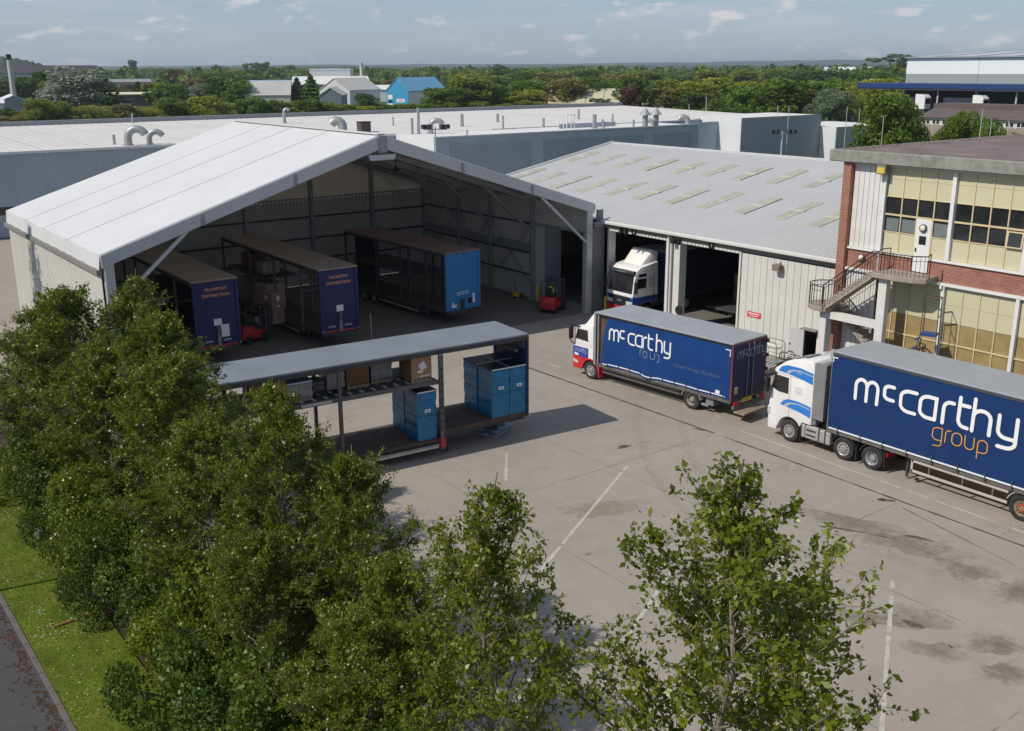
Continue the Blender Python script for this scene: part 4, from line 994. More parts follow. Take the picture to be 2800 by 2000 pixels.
MB().box(0.01, TW_, -TL_, 0, TZ0 - .18, TZ0 + .01).build('deck', FRAMEM, tl)
MB().box(-.055, -.03, -TL_, -.15, TZ0 + .015, TZ0 + .075).build('reflective_strip', STRIPE, tl)
for i in range(13):
    y = -.62 - i * 1.08 + rnd.uniform(-.03, .03)
    MB().box(-.075, -.045, y - .022, y + .022, TZ0 - .10, TZ0 + .22).box(-.08, -.03, y - .035, y + .035, TZ0 - .10, TZ0 - .0).build('buckle_strap', DSTEEL, tl)
MB().box(.5, .75, -TL_, -.3, .95, 1.08).box(TW_ - .75, TW_ - .5, -TL_, -.3, .95, 1.08).build('chassis_beam', FRAMEM, tl)
sg = thing_part = MB().box(.06, .10, -8.0, -4.05, .92, 1.02).box(.06, .10, -8.0, -4.05, .50, .60).build('side_guard', GUARDM, tl)
MB().box(.06, .10, -4.12, -4.03, .48, 1.04).build('guard_end', GUARDM, sg)
for y in (-4.8, -6.2, -7.4): MB().box(.10, .14, y - .03, y + .03, .5, 1.1).build('guard_post', FRAMEM, sg)
RHUB = mat('rusty_red_hub', (.40, .045, .035), .5, var=.25); GRIM = mat('dusty_gold_rim', (.27, .21, .13), .55, metal=.3, var=.3, vs=5)
for k in range(3):
    o = wheel(tl, .06, -8.56 - 1.32 * k, .50, .34, hub=GRIM)
    MB().lathe([(-.01, 0), (-.01, .13), (.06, .16)], (.06, -8.56 - 1.32 * k, .5), 'x', 14).build('hub', RHUB, o)
    wheel(tl, TW_ - .06, -8.56 - 1.32 * k, .50, .34, hub=GRIM, out=1)
arch(tl, .05, .4, -8.56, .5, .60, GUARDM, 20, 170, .03)
MB().lathe([(-.02, 0), (-.02, .10), (.02, .10)], (.4, -4.15, .12), 'z', 12).tube([(.4, -3.7, .1), (.4, -3.7, 1.0)], .06, 8).build('landing_leg', DSTEEL, tl)
def f_art(a, b_, l): # a: distance along towards the rear, b_: height
    y = -a; return (wv(y, b_) - .028 - l, y, b_)
Y0 = 25.3
letters(tl, [(ch, Y0 - yl, z0, w / GL[ch][0], h) for ch, yl, z0, w, h in (('m', 24.0, 2.87, 1.02, .86), ('c', 22.68, 3.20, .42, .55), ('c', 21.93, 2.93, .66, .83), ('a', 21.08, 2.93, .66, .83), ('r', 20.10, 2.90, .40, .86), ('t', 19.47, 2.95, .38, .84), ('h', 18.90, 2.92, .66, .84), ('y', 17.93, 2.98, .68, .80))], LETW, .145, f_art)
letters(tl, [(ch, Y0 - yl, 2.16, (.20 if ch == 'r' else .37) / GL[ch][0], .50) for ch, yl in (('g', 20.42), ('r', 19.90), ('o', 19.62), ('u', 19.12), ('p', 18.60))], LETO, .042, f_art)
b = MB(); stroke(b, [(.12, 4.18), (.12, 4.36), (.32, 4.36)], .045, lambda a, c: f_art(a, c, .002)); b.build('corner_mark', LETW, tl, recalc=False)
def fold_mat(): return None

# ---- rigid curtain-side lorry
RY = 0.0833
rg = thing('rigid_lorry', 'rigid blue curtain lorry with white cab and red bumper', 'lorry', (35.23, 33.05, 0), RY)
# local y: 0 at the rear axle, cab front at 8.1
RW, ZB0, ZB1 = 2.6, 1.02, 3.76
def wr(y, z):
    t = (z - ZB0) / (ZB1 - ZB0)
    x = .02 * math.sin(y * 3.3) * (1 - t) - .025 * math.sin(math.pi * t)
    x += -.075 * math.exp(-((y - 2.75) / .45) ** 2) * (1 - .35 * t) + .05 * math.exp(-((y - 3.25) / .22) ** 2)
    x += -.06 * math.exp(-((y - 5.6) / .3) ** 2) * (1 - t) + .04 * math.exp(-((y - 4.6) / .35) ** 2) * t
    return x
b = MB(); g_ = []; NX, NZ = 96, 12
for i in range(NX + 1):
    s = i / NX; col = []
    for j in range(NZ + 1):
        t = j / NZ; z = ZB0 + (ZB1 - .16 - ZB0) * t
        yf = 6.02 - .55 * t ** .8 + .12 * math.sin(t * 3)          # slack leading edge
        y = -2.30 + (yf + 2.30) * s
        zz = z + (-.03 * abs(math.sin(y * 2.4)) * t if j == NZ else 0) + (-.09 * math.exp(-((y - 2.7) / .5) ** 2) if j == 0 else 0)
        col.append((wr(y, z), y, zz))
    g_.append(col)
for i in range(NX):
    for j in range(NZ): b.quad(g_[i][j], g_[i][j + 1], g_[i + 1][j + 1], g_[i + 1][j])
RCURT = mat('worn_royal_blue_curtain', (.009, .046, .185), .5, var=.14, vs=1.1, dirt=(.016, .060, .17), damt=.5, dscale=1.2, spec=.2)
b.build('curtain', RCURT, rg, smooth=True)
MB().box(RW - .04, RW, -2.35, 6.4, ZB0, ZB1 - .16).build('curtain', RCURT, rg)
MB().box(-.02, RW + .02, -2.38, 6.45, ZB1 - .09, ZB1).build('roof', ROOFG, rg, bevel=.02)
MB().box(-.02, .02, -2.36, 6.42, ZB1 - .17, ZB1 - .085).build('cant_rail', BLACK, rg)
MB().box(.0, RW, 6.36, 6.44, ZB0, ZB1 - .09).build('front_bulkhead', mat('brown_bulkhead_ply', (.10, .065, .05), .7, var=.2), rg); MB().box(.10, .14, 5.2, 6.36, ZB0, ZB1 - .12).build('load_liner', mat('brown_bulkhead_ply', (.1, .065, .05)), rg)
MB().box(-.03, .07, 6.16, 6.24, ZB0 - .05, ZB1 - .12).box(-.03, .09, 6.36, 6.50, ZB0 - .1, ZB1 - .02).build('curtain_pole', STEEL, rg)
MB().box(0.02, RW, -2.35, 6.4, ZB0 - .18, ZB0 + .01).build('deck', FRAMEM, rg)
MB().box(-.01, .05, -2.40, -2.30, ZB0 - .05, ZB1 - .1).box(RW - .05, RW + .01, -2.40, -2.30, ZB0 - .05, ZB1 - .1).build('rear_post', mat('maroon_frame', (.16, .05, .06), .5, var=.2), rg)
for x0 in (.06, RW / 2 + .01):
    d = MB().box(x0, x0 + RW / 2 - .08, -2.43, -2.36, ZB0 + .02, ZB1 - .16).build('rear_door', NAVYD, rg, bevel=.015)
    MB().tube([(x0 + (.18 if x0 > 1 else RW / 2 - .26), -2.47, ZB0), (x0 + (.18 if x0 > 1 else RW / 2 - .26), -2.47, ZB1 - .14)], .02, 6).build('door_rod', STEEL, d)
MB().box(0, RW, -2.42, -2.35, ZB1 - .155, ZB1 - .092).build('rear_header', mat('maroon_frame', (.16, .05, .06)), rg)
for z in (1.3, 2.0, 2.7, 3.4): MB().box(RW - .02, RW + .06, -2.5, -2.38, z, z + .16).build('hinge', mat('maroon_frame', (.16, .05, .06)), rg)
b = MB()
for i in range(1):
    pts = [(5.86 - 7.9 * k / 60, ) for k in range(61)]
    prev = None
    for (y,) in pts:
        dz = -.085 * math.exp(-((y - 2.7) / .5) ** 2) + (-.05 if y > 5.5 else 0)
        cur = [(wr(y, ZB0 + .1) - .006, y, ZB0 + .08 + dz), (wr(y, ZB0 + .1) - .006, y, ZB0 + .135 + dz)]
        if prev: b.quad(prev[0], cur[0], cur[1], prev[1])
        prev = cur
b.build('reflective_strip', STRIPE, rg, recalc=False)
for i in range(11):
    y = 5.45 - i * .74; x = wr(y, ZB0 + .2)
    MB().box(x - .035, x - .008, y - .02, y + .02, ZB0 + .0, ZB0 + .26).build('buckle_strap', DSTEEL, rg)
for z in (.78, .58):
    MB().box(.10, .15, .75, 5.95, z - .05, z + .05).build('side_guard', mat('dark_side_guard', (.10, .095, .095), .5, var=.2), rg)
MB().box(.3, .5, -2.2, 6.6, .62, .88).box(RW - .5, RW - .3, -2.2, 6.6, .62, .88).build('chassis_rail', DSTEEL, rg)
DUSTRIM = mat('dusty_steel_rim', (.30, .265, .225), .6, metal=.3, var=.3, vs=5)
wheel(rg, .06, 6.80, .49, .30); wheel(rg, RW - .06, 6.80, .49, .30, out=1)
wheel(rg, .06, 0.0, .48, .5, hub=DUSTRIM, dual=True, holes=8); wheel(rg, RW - .06, 0.0, .48, .5, hub=DUSTRIM, dual=True, out=1)
arch(rg, .03, .5, 0, .48, .58, GUARDM, 10, 170, .025)
MB().box(.2, .7, -1.25, -.8, .42, .78).tube([(.25, -.55, .36), (.25, -.95, .36)], .08, 8).build('toolbox', mat('grey_toolbox', (.2, .2, .21), .5, var=.1), rg)
MB().box(.1, RW - .1, -2.5, -2.38, .55, .72).build('rear_bumper', FRAMEM, rg)
for x in (.12, RW - .42): MB().box(x, x + .3, -2.52, -2.44, .74, .92).build('tail_lamp', LAMP, rg)
MB().box(.75, 1.5, -2.48, -2.43, .78, .98).build('number_plate', mat('yellow_number_plate', (.55, .45, .10), .5, var=.1), rg)
MB().box(.1, 1.9, -3.1, -2.5, .42, .50).build('tail_lift', mat('tail_lift_wood', (.26, .21, .165), .7, var=.3), rg)
MB().box(.16, .42, -2.445, -2.432, 1.28, 1.50).build('hazard_sign', mat('yellow_sign', (.55, .42, .05), .5, var=.1), rg); MB().box(.16, .42, -2.445, -2.432, 1.52, 1.62).build('hazard_sign', PLATE, rg)
# lettering (positions along the flank measured from the rear axle)
def f_rg(a, z, l): return (wr(-a, z) - .014 - l, -a, z)
letters(rg, [(ch, -yl, z0, w / GL[ch][0], h) for ch, yl, z0, w, h in (('m', 5.36, 2.49, .60, .56), ('c', 4.66, 2.70, .27, .38), ('c', 4.08, 2.50, .42, .56), ('a', 3.58, 2.50, .42, .56), ('r', 3.05, 2.50, .22, .56), ('t', 2.68, 2.50, .24, .56), ('h', 2.20, 2.49, .36, .58), ('y', 1.70, 2.52, .38, .55))], LETW, .088, f_rg)
letters(rg, [(ch, -yl, 2.02, (.12 if ch == 'r' else .27) / GL[ch][0], .34) for ch, yl in (('r', 3.28), ('o', 3.02), ('u', 2.55))], LETG, .028, f_rg, 'worn_letter')
b = MB(); stroke(b, [(-2.16, 2.32), (-2.02, 2.30), (-2.02, 1.98), (-2.14, 1.94)], .028, lambda a, c: f_rg(a, c, 0))
b.build('worn_lettering', LETG, rg, recalc=False)
text_obj('faded_lettering', 'Haulage | Storage | Distribution', LETF, rg, .27, (-.045, -.33, 2.04), FACE_NX, xs=.82)
b = MB(); stroke(b, [(1.98, 3.42), (2.24, 3.42), (2.24, 3.14)], .04, lambda a, c: f_rg(a, c, .002)); b.build('corner_mark', LETW, rg, recalc=False)
MB().box(-.035, -.02, -1.75, -1.5, 1.18, 1.36).build('round_sticker', PLATE, rg)
letters(rg, [(ch, .28 + dx * .95, 2.98 + dz, w / GL[ch][0], h) for ch, dx, dz, w, h in (('m', 0, 0, .40, .34), ('c', .50, .14, .16, .22), ('c', .75, 0, .22, .34), ('a', 1.04, 0, .24, .34), ('r', 1.36, 0, .14, .34), ('t', 1.56, 0, .14, .34), ('h', 1.76, 0, .22, .34), ('y', 2.02, 0, .22, .34))], LETG, .05, lambda a, c, l: (a, -2.445 - l, c))
# cab
pf = [(8.10, .42), (8.12, 1.05), (8.10, 1.62), (7.86, 2.62), (7.70, 2.80), (6.62, 2.95), (6.58, 1.05)]
pf += [(6.80 + .62 * math.cos(R(t)), .49 + .62 * math.sin(R(t))) for t in range(120, 9, -20)] + [(7.46, .42)]
bands = [('cab_body', CABW, 1.62, 3.2), ('cab_waist', CABB, 1.10, 1.62), ('cab_skirt', CABR, .3, 1.10)]
def clip(poly, zlo, zhi):
    def half(P, z, keep):
        out = []
        for i in range(len(P)):
            a, c = P[i], P[(i + 1) % len(P)]; ia, ic = keep(a[1]), keep(c[1])
            if ia: out.append(a)
            if ia != ic:
                t = (z - a[1]) / (c[1] - a[1]); out.append((a[0] + (c[0] - a[0]) * t, z))
        return out
    return half(half(poly, zlo, lambda q: q >= zlo), zhi, lambda q: q <= zhi)
for nm, m_, a, c in bands:
    P = clip(pf, a, c - .002)
    MB().prism(P[::-1], 'x', .05, RW - .15).build(nm, m_, rg, bevel=.03 if nm == 'cab_body' else .012, seg=2, smooth=True, ang=25)
flat(rg, 'cab_panel', CABW, [(6.60, 1.12), (6.60, 1.7), (6.95, 1.7), (6.95, 1.12)], .049, .004)
flat(rg, 'side_window', GLASS, [(7.90, 2.06), (7.74, 2.62), (7.02, 2.62), (6.98, 2.02)], .049, .01)
flat(rg, 'cab_window_trim', BLACK, [(7.93, 2.02), (7.88, 2.02), (7.70, 2.66), (7.76, 2.66)], .05, .014)  # black trim strip along the window's front edge
MB().add([(.15, 8.11, 1.68), (RW - .25, 8.11, 1.68), (RW - .3, 7.89, 2.60), (.2, 7.89, 2.60), (.15, 8.06, 1.68), (RW - .25, 8.06, 1.68), (RW - .3, 7.84, 2.60), (.2, 7.84, 2.60)], [(0, 1, 2, 3), (7, 6, 5, 4), (0, 4, 5, 1), (1, 5, 6, 2), (2, 6, 7, 3), (3, 7, 4, 0)]).build('windscreen', GLASS, rg)
MB().add([(.25, 7.45, 2.82), (RW - .35, 7.45, 2.82), (.18, 6.62, 2.92), (RW - .28, 6.62, 2.92), (.30, 6.62, 3.70), (RW - .4, 6.62, 3.70), (.32, 6.85, 3.55), (RW - .42, 6.85, 3.55)],
         [(0, 1, 7, 6), (6, 7, 5, 4), (0, 6, 4, 2), (1, 3, 5, 7), (2, 4, 5, 3), (0, 2, 3, 1)]).build('wind_deflector', CABW, rg, bevel=.04, seg=2, smooth=True)
MB().tube([(.04, 7.55, 2.75), (-.14, 7.95, 2.86), (-.2, 8.1, 2.6), (-.16, 8.1, 1.9), (.04, 8.0, 1.72)], .035, 6).box(-.30, -.06, 7.98, 8.12, 2.05, 2.72).build('wing_mirror', BLACK, rg, bevel=.02)
MB().box(RW - .1, RW + .15, 7.95, 8.1, 2.05, 2.72).build('wing_mirror', BLACK, rg, bevel=.03)
MB().prism([(8.06, .78), (7.72, .70), (7.72, .82), (8.06, .92)], 'x', .035, .06).build('headlamp', HEADL, rg)
MB().box(.6, RW - .7, 8.10, 8.14, .7, 1.5).build('front_grille', BLACK, rg)
letters(rg, [(ch, -7.98 + dx * .78, 1.36 + dz, w * .85 / GL[ch][0], h) for ch, dx, dz, w, h in (('m', 0, 0, .20, .16), ('c', .25, .06, .08, .10), ('c', .37, 0, .11, .16), ('a', .51, 0, .11, .16), ('r', .66, 0, .07, .16), ('t', .76, 0, .07, .16), ('h', .86, 0, .10, .16), ('y', .99, 0, .10, .16))], LETG, .026, lambda a, c, l: (.044 - l, -a, c))
MB().prism([(7.98, 1.16), (7.72, 1.14), (7.66, 1.20), (7.74, 1.26), (7.98, 1.28)], 'x', .038, .046).build('badge', STRIPE, rg)
MB().box(.03, .4, 6.14, 6.2, .2, .95).build('mud_flap', CABR, rg)
arch(rg, .03, .3, 6.80, .49, .575, CABR, 5, 178, .075, 'wheel_arch')

# ---- tractor standing in doorway three, nose out
t3 = thing('tractor_unit', 'white, blue and red tractor unit nosing out of doorway number three', 'truck', (45.42, 49.28, 0), R(90))
# local: y forward = world -X ; x = right => world +Y ... left flank faces world -Y
def c3(y, z): return (y, z)
pf = [(0, .40), (.02, 1.1), (0, 1.62), (-.26, 3.02), (-.36, 3.26), (-.70, 3.46), (-2.25, 3.72), (-2.30, 1.06), (-1.85, 1.06)] + [(-1.3 + .62 * math.cos(R(t)), .5 + .62 * math.sin(R(t))) for t in range(150, 9, -20)] + [(-.62, .40)]
H3 = 1.22
for nm, m_, a, c in (('cab_body', CABW, 1.50, 3.9), ('cab_waist', CABB, .95, 1.50), ('cab_skirt', CABR, .3, .95)):
    P = clip(pf, a, c - .002); MB().prism(P[::-1], 'x', -H3, H3).build(nm, m_, t3, bevel=.06 if nm == 'cab_body' else .02, seg=2, smooth=True, ang=25)
MB().add([(-H3 + .1, .03, 1.80), (H3 - .1, .03, 1.80), (H3 - .16, -.20, 3.04), (-H3 + .16, -.20, 3.04), (-H3 + .1, -.03, 1.80), (H3 - .1, -.03, 1.80), (H3 - .16, -.28, 3.04), (-H3 + .16, -.28, 3.04)], [(0, 1, 2, 3), (7, 6, 5, 4), (0, 4, 5, 1), (1, 5, 6, 2), (2, 6, 7, 3), (3, 7, 4, 0)]).build('windscreen', GLASS, t3)
MB().box(-H3 + .05, H3 - .05, -.34, -.08, 3.02, 3.24).build('sun_visor', mat('smoked_visor', (.05, .06, .06), .3), t3, bevel=.03)
text_obj('visor_lettering', 'MCCARTHY', LETG, t3, .15, (0, -.075, 3.13), (R(90), 0, R(180)), ext=.003)
MB().box(-H3 + .25, H3 - .25, .0, .035, .85, 1.5).build('front_grille', BLACK, t3); text_obj('grille_badge', 'MAN', LETG, t3, .2, (0, .042, 1.2), (R(90), 0, R(180)))
for s in (-1, 1):
    flat3 = MB().box(min(s * H3, s * (H3 + .012)), max(s * H3, s * (H3 + .012)), -1.2, -.38, 2.08, 2.72).build('side_window', GLASS, t3)
    MB().box(min(s * H3, s * (H3 + .012)), max(s * H3, s * (H3 + .012)), -1.2, -.5, 2.84, 3.04).build('upper_window', GLASS, t3)
    MB().tube([(s * H3, -.3, 2.78), (s * (H3 + .25), .02, 2.74), (s * (H3 + .25), .02, 2.0), (s * H3, -.2, 1.9)], .03, 6).box(min(s * (H3 + .12), s * (H3 + .38)), max(s * (H3 + .12), s * (H3 + .38)), -.12, .04, 1.85, 2.60).build('wing_mirror', BLACK, t3, bevel=.03)
    MB().box(min(s * H3, s * (H3 + .014)), max(s * H3, s * (H3 + .014)), -1.9, -1.86, 1.05, 3.0).build('door_seam', BLACK, t3)
    for k in range(7): MB().box(min(s * H3, s * (H3 + .014)), max(s * H3, s * (H3 + .014)), -1.8, -1.4, 2.1 + k * .11, 2.13 + k * .11).build('air_vent', GUTTER, t3)
    wheel(t3, s * (H3 - .02), -1.3, .5, .3, out=s); wheel(t3, s * (H3 - .02), -5.0, .5, .5, out=s)
    MB().box(min(s * .62, s * 1.2), max(s * .62, s * 1.2), 0, .045, .98, 1.25).build('headlamp', HEADL, t3, bevel=.02)
    MB().prism([(0, 1.0), (0, 1.55), (-.12, 1.6), (-.3, 1.0)], 'x', min(s * H3, s * (H3 + .05)), max(s * H3, s * (H3 + .05))).build('corner_deflector', CABB, t3)
MB().add([(-.85, -.95, 3.46), (.85, -.95, 3.46), (-1.12, -2.2, 3.66), (1.12, -2.2, 3.66), (-1.06, -2.36, 4.34), (1.06, -2.36, 4.34), (-.92, -1.95, 4.46), (.92, -1.95, 4.46)],
         [(0, 1, 7, 6), (6, 7, 5, 4), (0, 6, 4, 2), (1, 3, 5, 7), (2, 4, 5, 3), (0, 2, 3, 1)]).build('roof_deflector', CABW, t3, bevel=.06, seg=2, smooth=True)
MB().box(-.5, -.3, -6, -.8, .6, .86).box(.3, .5, -6, -.8, .6, .86).build('chassis_rail', DSTEEL, t3)
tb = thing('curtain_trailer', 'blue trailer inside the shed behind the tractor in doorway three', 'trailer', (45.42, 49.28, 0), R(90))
MB().box(-1.27, 1.27, -14.5, -2.9, 1.2, 4.2).build('trailer_body', mat('shaded_trailer_side', (.02, .022, .035), .6, var=.2), tb, bevel=.03); MB().box(-1.27, 1.27, -2.9, -2.86, 1.2, 4.2).build('front_bulkhead', CURTAIN, tb); MB().box(-1.27, 1.27, -14.5, -2.88, 4.2, 4.3).build('roof', ROOFG, tb)  # body colour darkened for the shed's shade; the front plate keeps the curtain blue
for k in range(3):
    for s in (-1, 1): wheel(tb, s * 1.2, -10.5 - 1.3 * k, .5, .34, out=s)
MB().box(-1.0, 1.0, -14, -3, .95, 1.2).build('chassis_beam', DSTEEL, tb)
# ---- flat trailer and stacked goods deep in doorway four
t4 = thing('flatbed_trailer', 'dark flatbed trailer loaded with cartons inside doorway number four', 'trailer', (50.2, 42.0, 0), R(4))
MB().box(-1.2, 9.5, .4, 2.8, 1.05, 1.2).box(-1.0, 9.3, .9, 1.2, .75, 1.05).box(-1.0, 9.3, 2.0, 2.3, .75, 1.05).build('deck', DSTEEL, t4)
for k in (0, 1.3): wheel_ = MB().lathe([(0, .2), (0, .42), (.06, .48), (.3, .48)], (.5 + k, .42, .48), 'y', 20).build('wheel', RUBBER, t4)
for k in (0, 1.3): MB().lathe([(0, 0), (-.02, .1), (0, .26), (.04, .3)], (.5 + k, .43, .48), 'y', 16).build('rim', RIM, t4)
MB().box(2.6, 5.5, .42, .46, .55, .62).box(2.6, 5.5, .42, .46, .85, .92).box(2.6, 2.68, .42, .46, .5, .95).build('side_guard', GUARDM, t4)
CARDM = mat('shaded_brown_cardboard', (.13, .06, .04), .8, var=.2)  # cardboard tone darkened to stand for the shade deep in the bay
WRAPM = mat('clear_film_wrap', (.15, .11, .105), .35, var=.3, vs=2)
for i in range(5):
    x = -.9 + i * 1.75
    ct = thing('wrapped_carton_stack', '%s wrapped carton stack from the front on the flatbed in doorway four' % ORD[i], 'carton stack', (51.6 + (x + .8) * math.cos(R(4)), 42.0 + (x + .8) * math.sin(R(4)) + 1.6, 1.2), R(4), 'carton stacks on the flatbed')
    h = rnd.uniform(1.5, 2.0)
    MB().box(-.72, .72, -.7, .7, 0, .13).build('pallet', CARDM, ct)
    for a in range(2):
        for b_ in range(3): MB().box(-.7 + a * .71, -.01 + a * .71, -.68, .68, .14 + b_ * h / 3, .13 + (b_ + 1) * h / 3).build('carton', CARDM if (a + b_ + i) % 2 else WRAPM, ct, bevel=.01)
# ------------------------------------------------------------------ open-sided double-deck trailers
BLUEW = mat('blue_stretch_wrap', (.006, .165, .335), .36, var=.3, vs=2.2, dirt=(.006, .105, .25), damt=.65, dscale=2.5, bump=.25, bs=9, spec=.5)
BLACKW = mat('black_top_sheet', (.015, .016, .022), .4, var=.3)
CARD = mat('brown_cardboard', (.36, .225, .13), .8, var=.12, vs=1.5)
CARDD = mat('dark_brown_cardboard', (.25, .125, .055), .75, var=.15, vs=1.5)
FILM = mat('grey_film_wrapped_goods', (.30, .28, .27), .3, var=.3, vs=2.5, dirt=(.45, .45, .46), damt=.6, dscale=3)
FILMB = mat('blue_grey_film', (.17, .24, .36), .3, var=.3, vs=2)
WOOD = mat('pallet_wood', (.36, .25, .15), .8, var=.2, vs=4)
CREAMB = mat('cream_bulk_bag', (.42, .36, .28), .8, var=.15)
def trailer(name, label, loc, rz, W_, L_, z1, face, roofm, goose=3.2, zg=1.15, zl=.82, upper=None, far_wall=None, posts=(), wheels=True, framem=FRAMEM):
    t = thing(name, label, 'trailer', loc, rz, 'open-sided double-deck trailers')
    r_ = MB().box(-.02, W_ + .02, -.02, L_, z1 - .10, z1).build('roof', roofm, t, bevel=.02)
    for x in (0, W_): MB().box(x - .05, x + .05, 0, L_, z1 - .26, z1 - .10).build('cant_rail', DSTEEL, t)
    # bulkhead with pressed side flanges
    f = MB().box(.22, W_ - .22, 0, .07, zg - .12, z1 - .12).build('front_bulkhead', face, t)
    for a, c in ((0, .20), (W_ - .20, W_)): MB().box(a, c, -.04, .12, zg - .10, z1 - .12).build('corner_pillar', face, t, bevel=.02)
    MB().box(0, W_, 0.02, goose, zg - .16, zg).build('front_deck', DECKW, t); MB().box(.15, W_ - .15, .1, goose, zg - .34, zg - .16).build('gooseneck', DSTEEL, t)
    MB().box(0, W_, goose, L_, zl - .14, zl).build('main_deck', DECKW, t); MB().box(.3, W_ - .3, goose - .1, L_ - .1, zl - .42, zl - .14).build('chassis', DSTEEL, t)
    MB().box(.02, W_ - .02, goose - .03, goose + .03, zl, zg - .01).build('step_plate', DSTEEL, t)
    for y in posts:
        for x in (.03, W_ - .03):
            MB().box(x - .06, x + .06, y - .07, y + .07, zl - .1, z1 - .24).build('side_post', framem, t)
    for x in (.04, W_ - .04): MB().box(x - .06, x + .06, L_ - .12, L_, zl - .1, z1 - .1).build('rear_post', framem, t)
    if upper:
        y0, y1, zu = upper
        MB().box(.06, W_ - .06, y0, y1, zu - .12, zu).build('upper_deck', DSTEEL, t)
        MB().box(.0, .055, y0, y1, zu - .16, zu + .03).build('deck_edge_rail', framem, t)
    if far_wall: MB().box(W_ - .03, W_, far_wall[0], far_wall[1], zl, z1 - .26).build('far_curtain', far_wall[2], t)
    for x in (.45, W_ - .45):
        MB().box(x - .06, x + .06, goose - .45, goose - .33, .05, zg - .3).box(x - .12, x + .12, goose - .51, goose - .27, 0.0, .05).build('landing_leg', DSTEEL, t)
    if wheels:
        for k in range(2):
            for x, s in ((.06, -1), (W_ - .06, 1)): wheel(t, x, L_ - 3.6 + 1.32 * k, .43, .34, out=s)
    MB().box(.02, .06, goose + .1, L_ - 4.4, .46, .54).build('side_guard', GUARDM, t)
    return t
def face_text(t, W_, z1, fleet, plates=1):
    c = W_ / 2
    LT = mat('bright_orange_lettering', (.90, .42, .12), .45, var=.03)
    text_obj('lettering', 'McCARTHY', LT, t, .24, (c, -.006, z1 - .55), FACE_NY, shear=.2); text_obj('lettering', 'DISTRIBUTION', LT, t, .235, (c, -.006, z1 - .90), FACE_NY, shear=.15)
    MB().box(c - .22, c + .22, -.035, -.001, 2.25, 2.62).build('number_plate', PLATE, t)
    MB().box(c - .09, c + .09, -.10, -.001, 1.05, 2.15).build('hose_board', mat('worn_metal_strip', (.22, .21, .22), .5, var=.3), t)
    MB().tube([(c - .05, -.12, 2.1), (c - .14, -.22, 1.9), (c, -.26, 1.75), (c + .1, -.15, 2.0)], .035, 6).build('air_hose', BLACK, t)
    for x in (c - .55, c + .5): text_obj('fleet_number', fleet, LETW, t, .16, (x, -.006, 1.36), FACE_NY)
    MB().box(.25, W_ - .25, -.03, .0, 1.04, 1.12).build('red_rail', REDP, t)
    if plates > 1: MB().box(c + .16, c + .62, -.03, -.001, 1.55, 2.25).build('notice_board', PLATE, t)
    for x in (.1, W_ - .1): MB().box(x - .03, x + .03, -.07, -.04, 1.1, 1.16).build('marker_lamp', HEADL, t)
zA = 4.85
tA = trailer('deck_trailer', 'navy-fronted open trailer leftmost in the tent with two white plates', (18.85, 54.75, 0), R(-1), 2.62, 13.2, zA, NAVY, ROOFB, posts=(3.0, 7.0, 10.5), upper=(3.6, 12.5, 3.1))
face_text(tA, 2.62, zA, 'UPM01', 2)
tB = trailer('deck_trailer', 'navy-fronted open trailer in the middle of the tent beside the cartons', (25.95, 53.72, 0), R(-1), 2.5, 15.4, zA, NAVY, ROOFB, posts=(2.6, 6.5, 10.5), upper=(8.6, 14.5, 3.0))
face_text(tB, 2.5, zA, 'UPM02', 1)
for z in (3.2, 3.75, 4.25): MB().box(.0, 2.4, 2.5, 2.6, z - .08, z + .08).build('cross_rail', FRAMEM, tB)
tC = trailer('deck_trailer', 'open trailer with bright blue front at the right of the tent', (34.85, 54.0, 0), R(2), 2.72, 12.6, 4.82, LBLUE, mat('rusty_brown_roof', (.24, .175, .14), .8, var=.2, vs=.5), posts=(2.2, 4.2, 5.3, 8.4), upper=(3.4, 11.5, 2.95), far_wall=None, framem=DSTEEL)
MB().box(1.10, 1.46, -.012, .0, 1.05, 1.72).build('hose_recess', mat('dark_recess', (.045, .045, .04), .7), tC); MB().box(1.72, 2.05, -.02, 0, 1.36, 1.72).build('black_box', BLACK, tC)
MB().box(2.08, 2.26, -.02, 0, 1.36, 1.98).build('notice_plate', PLATE, tC); MB().add([(.42, -.02, 1.22), (.80, -.02, 1.22), (.80, -.02, 1.50), (.66, -.02, 1.36), (.52, -.02, 1.66), (.42, -.02, 1.4)], [(0, 1, 2, 3, 4, 5)]).build('torn_sticker', PLATE, tC)
for k, (x0, x1, z) in enumerate(((.85, 1.18, 2.12), (1.22, 1.46, 2.15), (1.52, 1.75, 2.19), (.88, 1.14, 1.98), (1.24, 1.40, 2.01), (1.48, 1.78, 2.05))): MB().box(x0, x1, -.006, 0, z, z + .045).build('small_print', LETW, tC)
MB().box(.5, 2.3, 11.9, 12.0, .85, 4.5).build('rear_curtain', mat('black_curtain', (.012, .012, .02), .7), tC)
for x in (.9, 1.3, 1.6): MB().lathe([(0, 0), (0, .06), (.03, .06)], (x, -.02, 4.64), 'y', 8).build('marker_lamp', BLACK, tC)
tA2 = MB().box(2.55, 2.6, 3.2, 13, .85, 4.5).build('far_curtain', mat('black_curtain', (.012, .012, .02)), tA)
